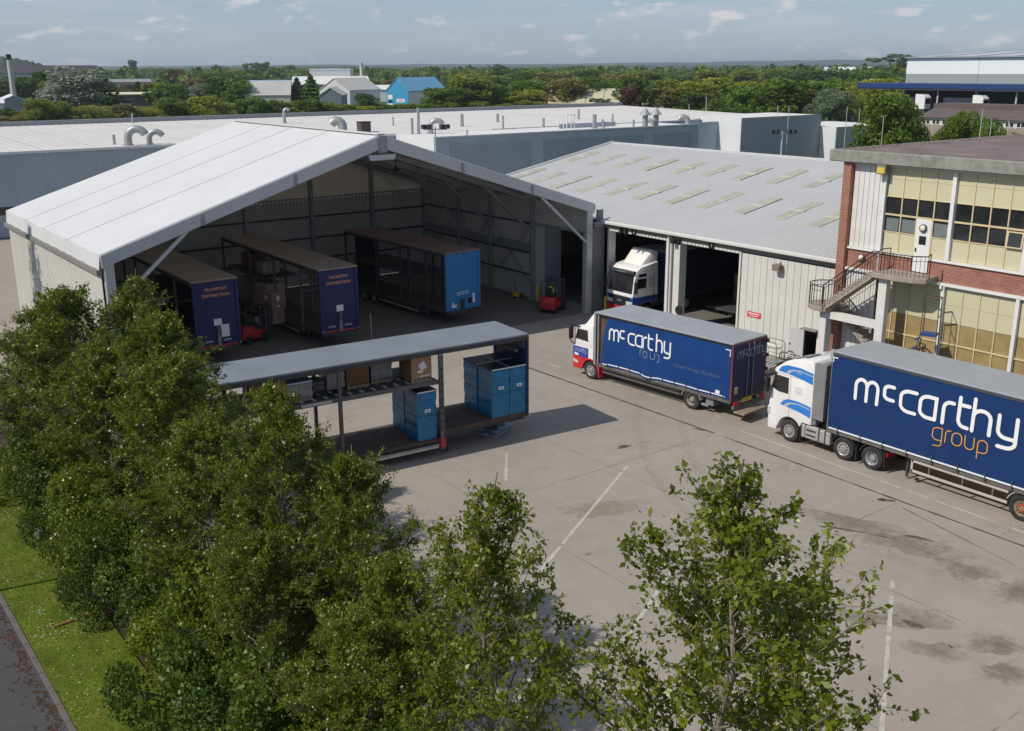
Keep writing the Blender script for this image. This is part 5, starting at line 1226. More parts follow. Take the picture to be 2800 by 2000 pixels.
# ---- the loaded trailer out in the yard
DZ = 4.78
tD = trailer('deck_trailer', 'loaded double-deck trailer in the sunny yard with pale grey roof', (26.7, 34.80, 0), R(90) - .074, 2.8, 14.4, DZ, NAVYD, ROOFL, goose=4.42, zg=1.15, zl=.80, posts=(8.95, 12.75), upper=(4.5, 13.6, 3.38))
MB().box(-.09, .05, 4.30, 4.50, .25, DZ - .26).build('step_post', FRAMEM, tD, bevel=.02); MB().box(2.75, 2.89, 4.30, 4.50, .8, DZ - .26).build('step_post', FRAMEM, tD, bevel=.02)
MB().box(-.10, .04, 4.28, 4.52, .42, .80).build('red_bracket', REDP, tD)
MB().box(-.05, -.01, 4.6, 9.4, .40, .50).build('pale_guard_bar', mat('cream_guard_bar', (.52, .48, .42), .5, var=.15), tD)
for k in range(9): MB().box(-.10, -.06, 4.36, 4.44, 1.2 + .33 * k, 1.3 + .33 * k).build('post_peg', BLACK, tD)
for k in range(14):                               # worn slots of the upper deck, pale against the dark mesh
    y = 5.7 + k * .52
    if y < 12.9: MB().box(.22, .62, y, y + .13, 3.382, 3.388).build('deck_slot', mat('pale_deck_slot', (.55, .50, .45), .7), tD); MB().box(.85, 1.2, y + .1, y + .22, 3.382, 3.388).build('deck_slot', mat('pale_deck_slot', (.34, .3, .27)), tD)
MB().box(-.035, -.012, 9.3, 10.6, 3.26, 3.38).build('rail_lettering_plate', GUARDM, tD); text_obj('rail_lettering', 'MAX 10 TONNE', LETW, tD, .12, (-.04, 9.95, 3.32), (R(90), 0, R(-90)))
MB().box(.1, 2.7, .5, .62, 4.0, 4.12).box(.1, 2.7, .12, .2, 4.1, 4.5).build('cross_rail', FRAMEM, tD)
for k in range(2): arch(tD, .02, .4, 10.8 + 1.32 * k, .43, .52, BLACK, 10, 170, .03)
Dm = Matrix.Translation((26.7, 34.80, 0)) @ Matrix.Rotation(R(90) - .074, 4, 'Z')
def cargo(name, label, cat, x, y, z, group=None):
    p = Dm @ Vector((x, y, z)); return thing(name, label, cat, p, R(90) - .074, group)
def pallet(t, wx, wy):
    for k in range(5): MB().box(-wx / 2 + k * wx / 4.0 - (k * .0) - .0 if False else -wx / 2, wx / 2, -wy / 2 + k * (wy - .12) / 4, -wy / 2 + k * (wy - .12) / 4 + .12, .10, .13).build('slat', WOOD, t)
    for k in range(3):
        x = -wx / 2 + k * (wx - .1) / 2; MB().box(x, x + .1, -wy / 2, wy / 2, 0, .10).build('runner', WOOD, t)
def wrapped(t, wx, wy, h, m, top=None, tiers=2, lab=True):
    for k in range(tiers):
        zb_ = .03 if m is BLUEW else .14; z0, z1 = zb_ + (h - zb_) * k / tiers, zb_ + (h - zb_) * (k + 1) / tiers - .02
        b = MB(); n = 12
        for j in range(5):
            z = z0 + (z1 - z0) * j / 4; w = .012 * (1 if j in (1, 3) else -1 if j == 2 else 0)
            for i in range(n):
                tt = 2 * math.pi * (i + .5) / n; c, s = math.cos(tt), math.sin(tt); q = max(abs(c), abs(s))
                b.v.append((c / q * (wx / 2 + w + rnd.uniform(-.008, .008)), s / q * (wy / 2 + w + rnd.uniform(-.008, .008)), z))
        for j in range(4):
            for i in range(n): b.f.append((j * n + i, j * n + (i + 1) % n, (j + 1) * n + (i + 1) % n, (j + 1) * n + i))
        b.f.append(tuple(4 * n + i for i in range(n)))
        o = b.build('wrapped_tier', m, t)
    if top:
        MB().prism([(-wx / 2 - .02, -wy / 2 - .02), (wx / 2 + .02, -wy / 2 - .02), (wx / 2 + .02, wy / 2 + .02), (-wx / 2 - .02, wy / 2 + .02)], 'z', h - .05, h + .02).build('top_sheet', top, t)
        MB().box(-wx / 2 - .03, wx / 2 + .03, -wy / 2 - .035, -wy / 2 - .02, h - .02, h + .03).box(-wx / 2 - .035, -wx / 2 - .02, -wy / 2, wy / 2, h - .02, h + .03).build('top_edging', STRIPE, t)
    if lab:
        MB().box(-wx / 2 - .035, -wx / 2 - .022, -.16, .12, h * .58, h * .58 + .14).build('paper_label', PLATE, t)
        MB().box(-wx / 2 - .038, -wx / 2 - .0355, -.08, .05, h * .60, h * .60 + .04).build('label_print', CABB, t)
g_ = 'blue wrapped pallets on the yard trailer'
for i, (x, y, z, lb) in enumerate(((.62, 1.42, 1.15, 'near one right of the step'), (1.85, 1.46, 1.15, 'far one right of the step'), (.62, .48, 1.15, 'near one at the bulkhead'), (1.85, .48, 1.15, 'far one at the bulkhead'),
                              (.66, 5.05, .80, 'near one under the upper deck'), (1.9, 5.05, .80, 'far one under the upper deck'))):
    t = cargo('wrapped_pallet', 'blue wrapped pallet with black top on yard trailer, ' + lb, 'pallet', x, y, z, g_)
    pallet(t, 1.08, .84); wrapped(t, 1.14, .90, 2.22 if z > 1 else 2.15, BLUEW, BLACKW)
def box_on(t, wx, wy, h, m, z=.14): return MB().box(-wx / 2, wx / 2, -wy / 2, wy / 2, z, h).build('carton', m, t, bevel=.012)
ud = 3.38
t = cargo('carton', 'brown kraft carton on a pallet at the right end of the upper deck', 'carton', .75, 5.2, ud); pallet(t, 1.2, 1.0); box_on(t, 1.15, .95, 1.12, CARD)
MB().add([(-.585, -.25, .62), (-.585, .02, .50), (-.585, .16, .76), (-.585, -.10, .92)], [(0, 1, 2, 3)]).build('paper_label', PLATE, t); MB().box(-.59, -.58, -.05, .2, .42, .52).build('paper_label', PLATE, t); MB().box(-.59, -.58, -.42, .1, .24, .29).build('carton_print', TRIM, t)
t = cargo('carton', 'film-wrapped carton with pale top behind the kraft carton on upper deck', 'carton', 1.6, 6.6, ud); pallet(t, 1.1, 1.0); wrapped(t, 1.05, .95, 1.05, FILM, None, 1, False)
t = cargo('carton', 'plain mid-brown carton in the middle of the upper deck', 'carton', 1.45, 7.75, ud); pallet(t, 1.1, 1.0); box_on(t, 1.05, 1.0, 1.10, CARDD)
t = cargo('wrapped_goods', 'grey film bundle beside the mid-brown carton on upper deck', 'bundle', 1.3, 8.75, ud); wrapped(t, .9, .75, .85, FILM, None, 1, False)
t = cargo('wrapped_goods', 'small dark grey bundle at the upper deck middle post', 'bundle', 1.2, 9.5, ud); wrapped(t, .7, .5, .6, mat('dark_grey_bundle', (.10, .10, .10), .4, var=.4, vs=3), None, 1, False)
t = cargo('wrapped_goods', 'grey wrapped pallet with bright blue top on the upper deck', 'bundle', 1.0, 10.45, ud); pallet(t, 1.1, 1.0); wrapped(t, 1.1, 1.05, .78, FILM, mat('blue_film_top', (.03, .14, .42), .3, var=.3, vs=2), 1, False)
t = cargo('carton', 'tall dark brown double carton left of the blue-topped pallet', 'carton', .75, 11.75, ud); pallet(t, 1.2, 1.4); box_on(t, 1.1, .68, 1.12, CARDD).location = (0, -.35, 0); box_on(t, 1.1, .68, 1.10, CARDD).location = (0, .35, 0)
t = cargo('wrapped_goods', 'pale blue film bundle at the left end of the upper deck', 'bundle', .7, 13.0, ud); wrapped(t, .9, .7, .55, FILMB, None, 1, False)
# folded blue sheeting lying under the trailer nose
t = thing('sheeting_pile', 'blue-grey folded plastic sheeting lying on the ground under the trailer', 'plastic sheeting', (25.85, 36.35, 0), R(25)); t.scale = (1.15, 1.15, 1.3)
for k in range(4):
    b = MB(); n = 8; gg = []
    for i in range(n + 1):
        gg.append([(-.62 + 1.24 * i / n + .03 * k, -.5 + 1.0 * j / n, .06 + .07 * k + .035 * math.sin(i * 1.7 + k) * math.cos(j * 1.3 + k) - (.06 if i in (0, n) or j in (0, n) else 0)) for j in range(n + 1)])
    for i in range(n):
        for j in range(n): b.quad(gg[i][j], gg[i + 1][j], gg[i + 1][j + 1], gg[i][j + 1])
    b.build('folded_sheet', FILMB if k % 2 else mat('pale_blue_film', (.42, .50, .62), .3, var=.3, vs=4), t)
# ------------------------------------------------------------------ fork-lifts
def forklift(name, label, loc, rz, lift=.25):
    t = thing(name, label, 'forklift', loc, rz)
    MB().prism([(-1.15, .28), (-1.2, .75), (-1.05, 1.12), (-.35, 1.08), (-.30, .82), (.62, .72), (.70, .28)], 'x', -.52, .52).build('chassis', REDP, t, bevel=.06, seg=2, smooth=True)
    MB().box(-.5, .5, -.3, .45, .82, .90).build('floor_plate', DSTEEL, t)
    s_ = MB().box(-.28, .28, -.75, -.25, 1.10, 1.24).build('seat', BLACK, t, bevel=.04); MB().box(-.27, .27, -.86, -.74, 1.15, 1.75).build('seat_back', BLACK, s_, bevel=.04)
    for x in (-.48, .48):
        MB().bar((x, .42, .75), (x, .12, 2.12), .07).build('guard_post', DSTEEL, t); MB().bar((x, -1.0, 1.05), (x, -.85, 2.12), .07).build('guard_post', DSTEEL, t)
        MB().bar((x, .72, .15), (x, .72, 2.15), .09, .14).build('mast_channel', DSTEEL, t); MB().bar((x * .6, .70, .2), (x * .6, .70, 2.1), .06).build('lift_chain', STEEL, t)
        for y, r_ in ((.42, .33), (-.78, .27)): MB().lathe([(-.11, 0), (-.11, r_ * .8), (-.07, r_), (.07, r_), (.11, r_ * .8), (.11, 0)], (x, y, r_), 'x', 18).build('wheel', RUBBER, t)
        MB().box(x * .5 - .06, x * .5 + .06, .86, 1.95, lift, lift + .045).box(x * .5 - .06, x * .5 + .06, .82, .87, lift, lift + .55).build('fork', DSTEEL, t)
    for k in range(5): MB().bar((-.48, .12 - .22 * k, 2.13), (.48, .12 - .22 * k, 2.13), .05).build('guard_bar', DSTEEL, t)
    MB().bar((-.5, .72, 2.12), (.5, .72, 2.12), .1).box(-.5, .5, .78, .83, lift + .05, lift + .5).build('carriage', DSTEEL, t)
    MB().tube([(.16 * math.cos(a), .22 + .05 * math.sin(a), 1.35 + .16 * math.sin(a)) for a in np.linspace(0, 6.28, 14)[:-1]], .018, 5, closed=True).tube([(0, .22, 1.35), (0, .4, .95)], .03, 6).build('steering_wheel', PLATE, t)
    return t
forklift('forklift', 'red forklift loading brown cartons between the two navy trailers', (23.75, 58.4, 0), R(-78), .85)
ct = thing('carton_stack', 'stack of brown cartons with white labels held on the forklift forks', 'carton stack', (25.22, 58.72, .90), R(-78))
for k in range(4):
    MB().box(-.52, .52, -.45, .45, .48 * k, .48 * k + .47).build('carton', mat('mauve_brown_carton', (.28, .17, .14), .7, var=.15), ct, bevel=.012)
MB().box(-.2, .05, -.46, -.452, 1.5, 1.75).build('paper_label', PLATE, ct).location = (0, 0, 0)
MB().box(.522, .53, -.1, .12, 1.42, 1.72).box(.522, .53, -.12, .1, 1.05, 1.15).build('paper_label', PLATE, ct)
# goods standing at the back of the tent and on trailer two
for nm, lb, cat, loc, sz, m_ in (('bulk_bag', 'cream bulk bags stacked on the deck of the middle tent trailer', 'bulk bag', (26.9, 63.2, .83), (1.3, 2.4, 1.75), CREAMB), ('wrapped_goods', 'white film pallet at the far end of the middle tent trailer', 'bundle', (27.0, 66.6, .83), (1.4, 1.4, 1.6), FILM),
                          ('carton', 'reddish carton beneath the roof of the middle tent trailer', 'carton', (27.2, 66.0, 3.02), (1.2, 1.6, 1.1), mat('red_brown_carton', (.24, .09, .07), .7, var=.2)), ('carton', 'grey carton on upper deck of the middle tent trailer', 'carton', (27.1, 63.6, 3.02), (1.2, 1.2, .9), FILM)):
    t = thing(nm, lb, cat, loc)
    for k in range(2): MB().box(-sz[0] / 2, sz[0] / 2, -sz[1] / 2 + k * sz[1] / 2 + .01, -sz[1] / 2 + (k + 1) * sz[1] / 2 - .01, 0, sz[2] * (1 - .06 * k)).build('block', m_, t, bevel=.06)
f2 = forklift('forklift', 'red forklift with a driver in the opening between tent and shed', (43.3, 53.6, 0), R(-62))
# driver: one continuous skinned body, seated
def skinned(name, verts, edges, radii, m, parent, sub=2):
    me = bpy.data.meshes.new(name); me.from_pydata(verts, edges, []); o = bpy.data.objects.new(name, me); C.objects.link(o)
    md = o.modifiers.new('skin', 'SKIN')
    for i, r_ in enumerate(radii): me.skin_vertices[0].data[i].radius = r_ if isinstance(r_, tuple) else (r_, r_)
    me.skin_vertices[0].data[0].use_root = True
    s2 = o.modifiers.new('sub', 'SUBSURF'); s2.levels = sub; s2.render_levels = sub
    bpy.context.view_layer.update()
    me2 = bpy.data.meshes.new_from_object(o.evaluated_get(bpy.context.evaluated_depsgraph_get())); bpy.data.objects.remove(o)
    me2.materials.clear(); me2.materials.append(m); me2.polygons.foreach_set('use_smooth', [True] * len(me2.polygons))
    o2 = link(name, me2, parent); return o2
pm = f2.matrix_basis @ Vector((0, -.42, 1.22))
DARKC = mat('dark_work_clothes', (.03, .035, .05), .8, var=.2)
dv = thing('person', 'person in yellow hi-vis vest sitting on the red forklift', 'person', pm, R(-62))
V = [(0, 0, .10), (0, -.02, .35), (0, .0, .52), (0, .02, .60), (0, .03, .66), (.19, -.01, .50), (.27, .12, .27), (.20, .42, .22), (.17, .52, .24), (-.19, -.01, .50), (-.27, .12, .27), (-.20, .42, .22), (-.17, .52, .24),
     (.11, .05, .06), (.13, .46, .08), (.13, .55, -.32), (.13, .66, -.36), (-.11, .05, .06), (-.13, .46, .08), (-.13, .55, -.32), (-.13, .66, -.36)]
E_ = [(0, 1), (1, 2), (2, 3), (3, 4), (2, 5), (5, 6), (6, 7), (7, 8), (2, 9), (9, 10), (10, 11), (11, 12), (0, 13), (13, 14), (14, 15), (15, 16), (0, 17), (17, 18), (18, 19), (19, 20)]
r_ = [(.17, .12), (.17, .12), (.15, .10), .06, .055, .065, .05, .04, .035, .065, .05, .04, .035, .095, .07, .05, .04, .095, .07, .05, .04]
skinned('body', V, E_, r_, DARKC, dv)
hd = MB().lathe([(-.12, .02), (-.10, .05), (-.03, .085), (.04, .09), (.09, .07), (.12, .02)], (0, .05, .78), 'z', 14); hd.box(-.012, .012, .125, .16, .75, .79)
hd = hd.build('head', mat('skin_tone', (.45, .28, .20), .6, var=.05), dv, smooth=True)
MB().lathe([(.03, .098), (.08, .09), (.125, .05), (.135, 0)], (0, .03, .78), 'z', 14).build('hair', mat('dark_hair', (.03, .02, .015), .7), hd)
for sx in (-.035, .035): MB().lathe([(0, 0), (.006, .012), (0, .014)], (sx, .135, .80), 'y', 8).build('eye', BLACK, hd)
vs = MB()
for z, rx, ry in ((.12, .205, .155), (.25, .20, .15), (.40, .20, .145), (.52, .19, .125), (.575, .10, .09)):
    for k in range(16): vs.v.append((rx * math.cos(6.2832 * k / 16), -.01 + ry * math.sin(6.2832 * k / 16), z))
for j in range(4):
    for k in range(16): vs.f.append((j * 16 + k, j * 16 + (k + 1) % 16, (j + 1) * 16 + (k + 1) % 16, (j + 1) * 16 + k))
vs.build('hi_vis_vest', mat('hi_vis_yellow', (.62, .85, .05), .6, var=.05), dv, smooth=True)
# yellow hand pallet truck
pt = thing('hand_pallet_truck', 'yellow hand pallet truck standing by the corrugated tent wall', 'pallet truck', (43.6, 58.3, 0), R(-70))
for x in (-.2, .2): MB().box(x - .08, x + .08, .1, 1.25, .09, .16).build('fork', mat('rusty_fork', (.22, .10, .04), .6, var=.3), pt, bevel=.015); MB().lathe([(-.05, 0), (-.05, .05), (.05, .05), (.05, 0)], (x, 1.1, .05), 'x', 10).build('roller', RUBBER, pt)
MB().box(-.24, .24, -.06, .12, .09, .5).build('pump_housing', YELLOW, pt, bevel=.03); MB().lathe([(-.06, 0), (-.06, .1), (.06, .1), (.06, 0)], (0, -.1, .1), 'x', 12).build('steer_wheel', RUBBER, pt)
MB().tube([(0, -.08, .45), (0, -.16, 1.2)], .025, 6).tube([(-.16, -.16, 1.22), (.16, -.16, 1.22)], .022, 6).build('handle', BLACK, pt)
# bollards
for lb, loc, h in (('bright yellow bollard in the sun beside doorway number three', (45.72, 51.02, 0), 1.12), ('dull yellow bollard in shade at the opening into the shed', (44.05, 56.35, 0), 1.25)):
    t = thing('bollard', lb, 'bollard', loc); MB().lathe([(0, .10), (h - .06, .10), (h - .02, .085), (h, .03), (h, 0)], (0, 0, 0), 'z', 18).build('post', YELLOW, t, smooth=True); MB().lathe([(0, .17), (.03, .17), (.03, .10)], (0, 0, .002), 'z', 16).build('base_flange', DSTEEL, t)
t = thing('warning_pole', 'thin pale pole standing beside the front of the middle trailer', 'pole', (28.9, 53.1, 0)); MB().tube([(0, 0, 0), (0, 0, 1.95)], .03, 8).build('post', mat('pale_pole', (.36, .31, .26), .6), t); MB().lathe([(0, .16), (.05, .14), (.05, 0)], (0, 0, 0), 'z', 12).build('foot', DSTEEL, t)
# galvanised cage trolley and pallets behind the rigid lorry
cg = thing('cage_trolley', 'grey wire cage trolley against the shed wall behind the lorry', 'cage trolley', (44.3, 35.3, .0), R(5))
for x in (0, .8):
    MB().tube([(x, 0, .1), (x, 0, 1.2), (x, .15, 1.36), (x, 1.05, 1.36), (x, 1.2, 1.2), (x, 1.2, .1)], .035, 6).build('hoop', STEEL, cg)
    for k in range(4): MB().tube([(x, 0, .3 + .26 * k), (x, 1.2, .3 + .26 * k)], .015, 5).build('rail', STEEL, cg)
for k in range(5): MB().tube([(.16 * k, 1.2, .2), (.16 * k, 1.2, 1.3)], .012, 5).build('bar', STEEL, cg)
MB().box(0, .8, 0, 1.2, .16, .22).build('base', STEEL, cg); MB().box(.05, .75, .1, 1.1, 1.0, 1.06).build('shelf', TRIM, cg)
for x in (.08, .72):
    for y in (.1, 1.1): MB().lathe([(-.03, 0), (-.03, .08), (.03, .08), (.03, 0)], (x, y, .08), 'x', 10).build('castor', RUBBER, cg)
for k in range(3):
    p_ = thing('pallet', ['lowest', 'middle', 'topmost'][k] + ' grey pallet of the small stack behind the rigid lorry', 'pallet', (42.9, 35.0, .14 * k), R(4 + 3 * k), 'grey pallets behind the lorry')
    for j in range(5): MB().box(-.6, .6, -.5 + .22 * j, -.38 + .22 * j, .11, .135).build('slat', mat('grey_pallet_wood', (.40, .37, .34), .8, var=.2, vs=4), p_)
    for j in range(3): MB().box(-.6 + .55 * j, -.5 + .55 * j, -.5, .5, 0, .11).build('runner', mat('grey_pallet_wood', (.4, .37, .34)), p_)
# ------------------------------------------------------------------ long white-roofed warehouse behind the yard
WROOF = mat('cream_white_roofing', (.60, .575, .545), .7, var=.06, vs=.12, dirt=(.50, .47, .44), damt=.45, dscale=.1)
WROOF2 = mat('bright_white_roofing', (.66, .65, .63), .7, var=.06, vs=.2)
BGREY = mat('blue_grey_cladding', (.36, .41, .45), .55, var=.06, vs=.4)
BGREY2 = mat('mid_blue_grey_panel', (.30, .345, .385), .5, var=.08, vs=.5)
WCLAD = mat('white_wall_cladding', (.66, .67, .68), .5, var=.04, vs=.4)
DUCT = mat('galvanised_duct', (.36, .37, .37), .45, metal=.4, var=.12, vs=2)
wh = thing('long_warehouse', 'long low warehouse with cream-white roof and blue-grey cladding behind the tent', 'warehouse', (66, 112, 0))
def wp(mb, name, m, par=None, **k):
    o = mb.build(name, m, par or wh, **k)
    if par is None: o.location = (-66, -112, 0)
    return o
YF = 111.8
n = 22                                           # front cladding in sheets
for i in range(n):
    x0 = -46 + i * 5.06
    if x0 > 65.3: break
    x1 = min(x0 + 5.04, 65.28); wp(MB().corr((x0, YF, 3.0), (1, 0, 0), x1 - x0, (0, 0, 1), 5.1, (0, -1, 0), .42, .05, .35), 'cladding_sheet', BGREY)
wp(MB().box(-46, 65.3, YF - .02, YF + .1, 2.2, 3.0), 'window_band', GLASS)
wp(MB().box(-46, 65.3, YF - .03, YF + .15, 0, 2.2), 'plinth', BGREY)
wp(MB().box(-46, 65.3, YF - .16, YF + .1, 8.05, 8.3), 'eaves_flashing', WCLAD)
for i in range(36):                              # roof sheets, slightly rising towards the back
    x0 = -46 + i * 5.1; b = MB(); x1 = x0 + 5.06
    if x1 > 137.5: x1 = 137.5
    if x1 <= x0: break
    yf = YF - .1 if x0 < 65 else YF
    b.corr((x0, yf, 8.2), (1, 0, 0), x1 - x0, (0, 38.0, .72), 38.0, (0, 0, 1), 1.02, .018, .42); wp(b, 'roof_sheet', WROOF)
wp(MB().box(-46, 137.5, 149.7, 150.1, 8.0, 9.42), 'rear_parapet', mat('grey_parapet', (.30, .31, .34), .6, var=.1, vs=.3))
wp(MB().box(-46, 137.5, 149.6, 150.2, 9.42, 9.5), 'parapet_cap', mat('grey_parapet', (.3, .31, .34)))
wp(MB().box(80, 137.5, YF + .2, YF + .3, 0, 8.3), 'step_wall', BGREY)
# forward wing
wp(MB().box(65.3, 65.4, 103, YF, 0, 8.25), 'wing_end_wall', WCLAD)
wp(MB().box(65.4, 109, 103.0, 103.2, 0, 8.28), 'wing_front_wall', BGREY)
wp(MB().quad((65.3, 103, 8.12), (109, 103, 8.12), (109, YF + .2, 8.2), (65.3, YF + .2, 8.2)), 'wing_roof', WROOF2)
wp(MB().box(65.2, 109.1, 102.9, 103.05, 8.2, 8.34), 'wing_capping', WCLAD)
for x0, x1 in ((67.5, 79.5), (81.5, 98.5), (100.5, 107.8)):
    wp(MB().box(x0, x1, 102.93, 103.0, 2.0, 7.25), 'wall_panel', BGREY2)
    wp(MB().box(x0 - .15, x1 + .15, 102.9, 103.0, 7.25, 7.4), 'panel_head', BGREY)
wp(MB().box(88.5, 98.5, 108.6, 108.75, 8.0, 8.75), 'roof_upstand', BGREY)
# side block with white return
wp(MB().box(109, 119, 108.4, 108.6, 0, 8.1), 'link_wall', BGREY)
wp(MB().box(119, 119.1, 104, 112, 0, 8.75), 'block_side_wall', WCLAD); wp(MB().box(119.1, 137.5, 104, 104.2, 0, 8.75), 'block_front_wall', mat('slate_blue_cladding', (.30, .335, .375), .5, var=.06, vs=.3))
wp(MB().quad((119, 104, 8.68), (137.5, 104, 8.68), (137.5, 114, 8.72), (119, 114, 8.72)), 'block_roof', WROOF2)
wp(MB().box(137.5, 152, 101.0, 101.2, 3.3, 6.9), 'annex_wall', mat('pale_grey_cladding', (.46, .48, .50), .5, var=.05, vs=.3)); wp(MB().box(137.5, 152, 101.4, 101.5, 0, 3.3), 'annex_glazing', GLASS)
wp(MB().box(137.5, 137.6, 101.2, 113, 0, 6.85), 'annex_side_wall', WCLAD); wp(MB().quad((137.5, 101, 6.85), (152, 101, 6.85), (152, 113, 6.9), (137.5, 113, 6.9)), 'annex_roof', WROOF2)
wp(MB().box(109, 119, 104.6, 108.4, 0, 3.2), 'low_link', BGREY)
# roof furniture: each its own thing
def vent(lb, x, y, z, h, r, cap=False):
    h, r = h * .8, r * .68
    t = thing('roof_vent', lb, 'roof vent', (x, y, z), 0, 'vents on the long warehouse roof')
    MB().lathe([(0, r * 1.5), (.08, r * 1.5), (.1, r)], (0, 0, 0), 'z', 10).build('collar', DUCT, t); MB().tube([(0, 0, 0), (0, 0, h)], r, 10).build('pipe', DUCT, t)
    if cap: MB().lathe([(h - .05, r * 2.2), (h + .9, .05), (h + .95, 0)], (0, 0, 0), 'z', 14).build('cone_cap', DUCT, t); MB().lathe([(h - .06, r * 2.2), (h - .06, 0)], (0, 0, 0), 'z', 14).build('cap_base', DUCT, t)
def gooseneck(lb, x, y, z, r, h, k, rz):
    r, h, k = r * .8, h * .8, k * .82
    t = thing('gooseneck_duct', lb, 'roof duct', (x, y, z), rz, 'curved ducts on the long warehouse roof')
    pts = [(0, 0, 0), (0, 0, h)] + [(k - k * math.cos(a), 0, h + k * math.sin(a)) for a in np.linspace(.3, 2.75, 9)]
    MB().tube(pts, r, 14, cap=False).build('duct_tube', DUCT, t, smooth=True); MB().tube([(0, 0, 0), (0, 0, .15)], r * 1.35, 14).build('collar', DUCT, t)
    e = Vector(pts[-1]); MB().tube([pts[-2], pts[-1]], r * .9, 12).build('duct_mouth', BLACK, t)
gooseneck('large curved grey duct at the left end of the warehouse roof', 33.9, 113.8, 8.2, .52, 1.0, 1.15, R(-30))
gooseneck('smaller curved grey duct beside the largest one', 36.2, 114.0, 8.2, .38, .8, .9, R(-30))
gooseneck('curved grey duct in the middle of the white roof', 69.6, 110.5, 8.2, .42, 1.0, .95, R(-35))
gooseneck('squat curved duct just behind the tent ridge', 62.0, 119.0, 8.3, .7, .8, .9, R(150))
gooseneck('curved duct at the right of the roof near the white block', 108.5, 104.6, 8.15, .5, .5, .8, R(140))
gooseneck('tiny curved duct left of the cone-capped stacks', 104.5, 107.5, 8.15, .35, .25, .5, R(140))
gooseneck('tall inverted U pipe behind the tent ridge', 62.5, 137.2, 8.7, .28, 1.9, .45, R(-35))
for i, (lb, x, y, h, r) in enumerate((('short thin pipe left of the tall pair', 72.8, 125, 1.5, .16), ('shorter pipe of the tall pair', 67.4, 111.2, 2.4, .24), ('taller pipe of the pair', 68.2, 111.0, 3.9, .26), ('stubby pipe right of the curved duct', 80, 119, 2.1, .35), ('stubby pipe far back in mid roof', 89.2, 123.5, 1.5, .32),
     ('thin pipe at mid roof front', 81.4, 111.5, 2.2, .2), ('stubby pipe beside the ladder hoop', 89, 112.6, 1.5, .25), ('pipe far back right of the hoop', 104, 123, 1.8, .26), ('flared pipe left of small stub', 92.9, 106.6, 2.2, .42), ('small stub near the flared pipe', 96.7, 109.3, 1.1, .22),
     ('thin pipe right of the flared one', 99.2, 110, 1.9, .2), ('left short stub at the wing edge', 91.9, 103.6, 1.3, .2), ('right short stub at the wing edge', 97.2, 103.6, 1.3, .2), ('twin black stub at wing corner', 70.2, 103.4, .9, .14), ('thin stub left of the big curved duct', 33.0, 115.7, 1.3, .22), ('white stub at the far left parapet', 45, 148, 1.6, .2))):
    vent('%s on the white warehouse roof' % lb, x, y, 8.2 + max(0, (y - 112) * .019), h, r)
vent('left cone-capped stack on the white warehouse roof', 99.6, 103.9, 8.2, 2.0, .55, True); vent('right cone-capped stack on the white warehouse roof', 101.6, 103.9, 8.2, 2.0, .55, True)
bxo = thing('roof_plant_box', 'small dark plant box beside the squat duct', 'roof plant', (64.0, 117.2, 8.25)); MB().box(-.7, .7, -.6, .6, 0, 1.3).build('casing', mat('dark_plum_box', (.09, .065, .07), .6), bxo, bevel=.05); MB().box(-.8, .8, -.7, .7, 1.3, 1.36).build('lid', DSTEEL, bxo)
lh = thing('ladder_hoop', 'white ladder hoop rail standing at the warehouse wing edge', 'ladder rail', (87.5, 105.8, 8.15)); 
for x in (0, 1.3):
    MB().tube([(x, 0, 0), (x, 0, 1.9), (x, .7, 1.9), (x, .7, 0)], .06, 6).build('hoop', WCLAD, lh)
for z in (.9, 1.9): MB().tube([(0, 0, z), (1.3, 0, z)], .05, 6).build('rung', WCLAD, lh)
# floodlight masts
def mast(lb, x, y, h):
    t = thing('floodlight_mast', lb, 'floodlight', (x, y, 0)); MB().tube([(0, 0, 0), (0, 0, h)], [.12, .07], 8).build('pole', mat('pale_mast', (.42, .46, .50), .5), t)
    MB().bar((-1.0, .6, h - .25), (1.0, -.6, h - .25), .10).build('crossbar', STEEL, t)
    for s in (-1, 1):
        for k in (.55, 1.0): MB().box(s * k - .22, s * k + .22, -s * k * .6 - .25, -s * k * .6 + .15, h - .2, h + .22).build('lamp_head', DSTEEL, t, bevel=.03)
q = atd(1190, 352, 105); mast('twin floodlight mast before the blue-grey warehouse wing', q.x, q.y, atd(1190, 347, 105).z)
q = atd(2139, 372, 112); mast('twin floodlight mast before the slate block', q.x, q.y, atd(2139, 360, 112).z)
# slim white poles right of the warehouse
for i, (u, v0, v1) in enumerate(((2125, 293, 330), (2155, 293, 330), (2313, 295, 345), (2347, 298, 350), (1930, 268, 305), (1884, 288, 305), (2410, 320, 390), (2705, 330, 385), (2754, 330, 370), (2682, 300, 345))):
    d = 165 if i < 6 else 150; p = atd(u, v1, d); h = atd(u, v0, d).z
    t = thing('slim_pole', '%s slim pale pole from the left beyond the warehouse roof' % ORD[sorted((2125, 2155, 2313, 2347, 1930, 1884, 2410, 2705, 2754, 2682)).index(u)], 'pole', (p.x, p.y, 0), 0, 'slim poles beyond the warehouse')
    MB().tube([(0, 0, 0), (0, 0, h)], [.06, .045], 8).build('shaft', mat('pale_pole_paint', (.50, .47, .42), .5), t); MB().lathe([(h, .1), (h + .1, .12), (h + .15, 0)], (0, 0, 0), 'z', 8).build('cap', STEEL, t)

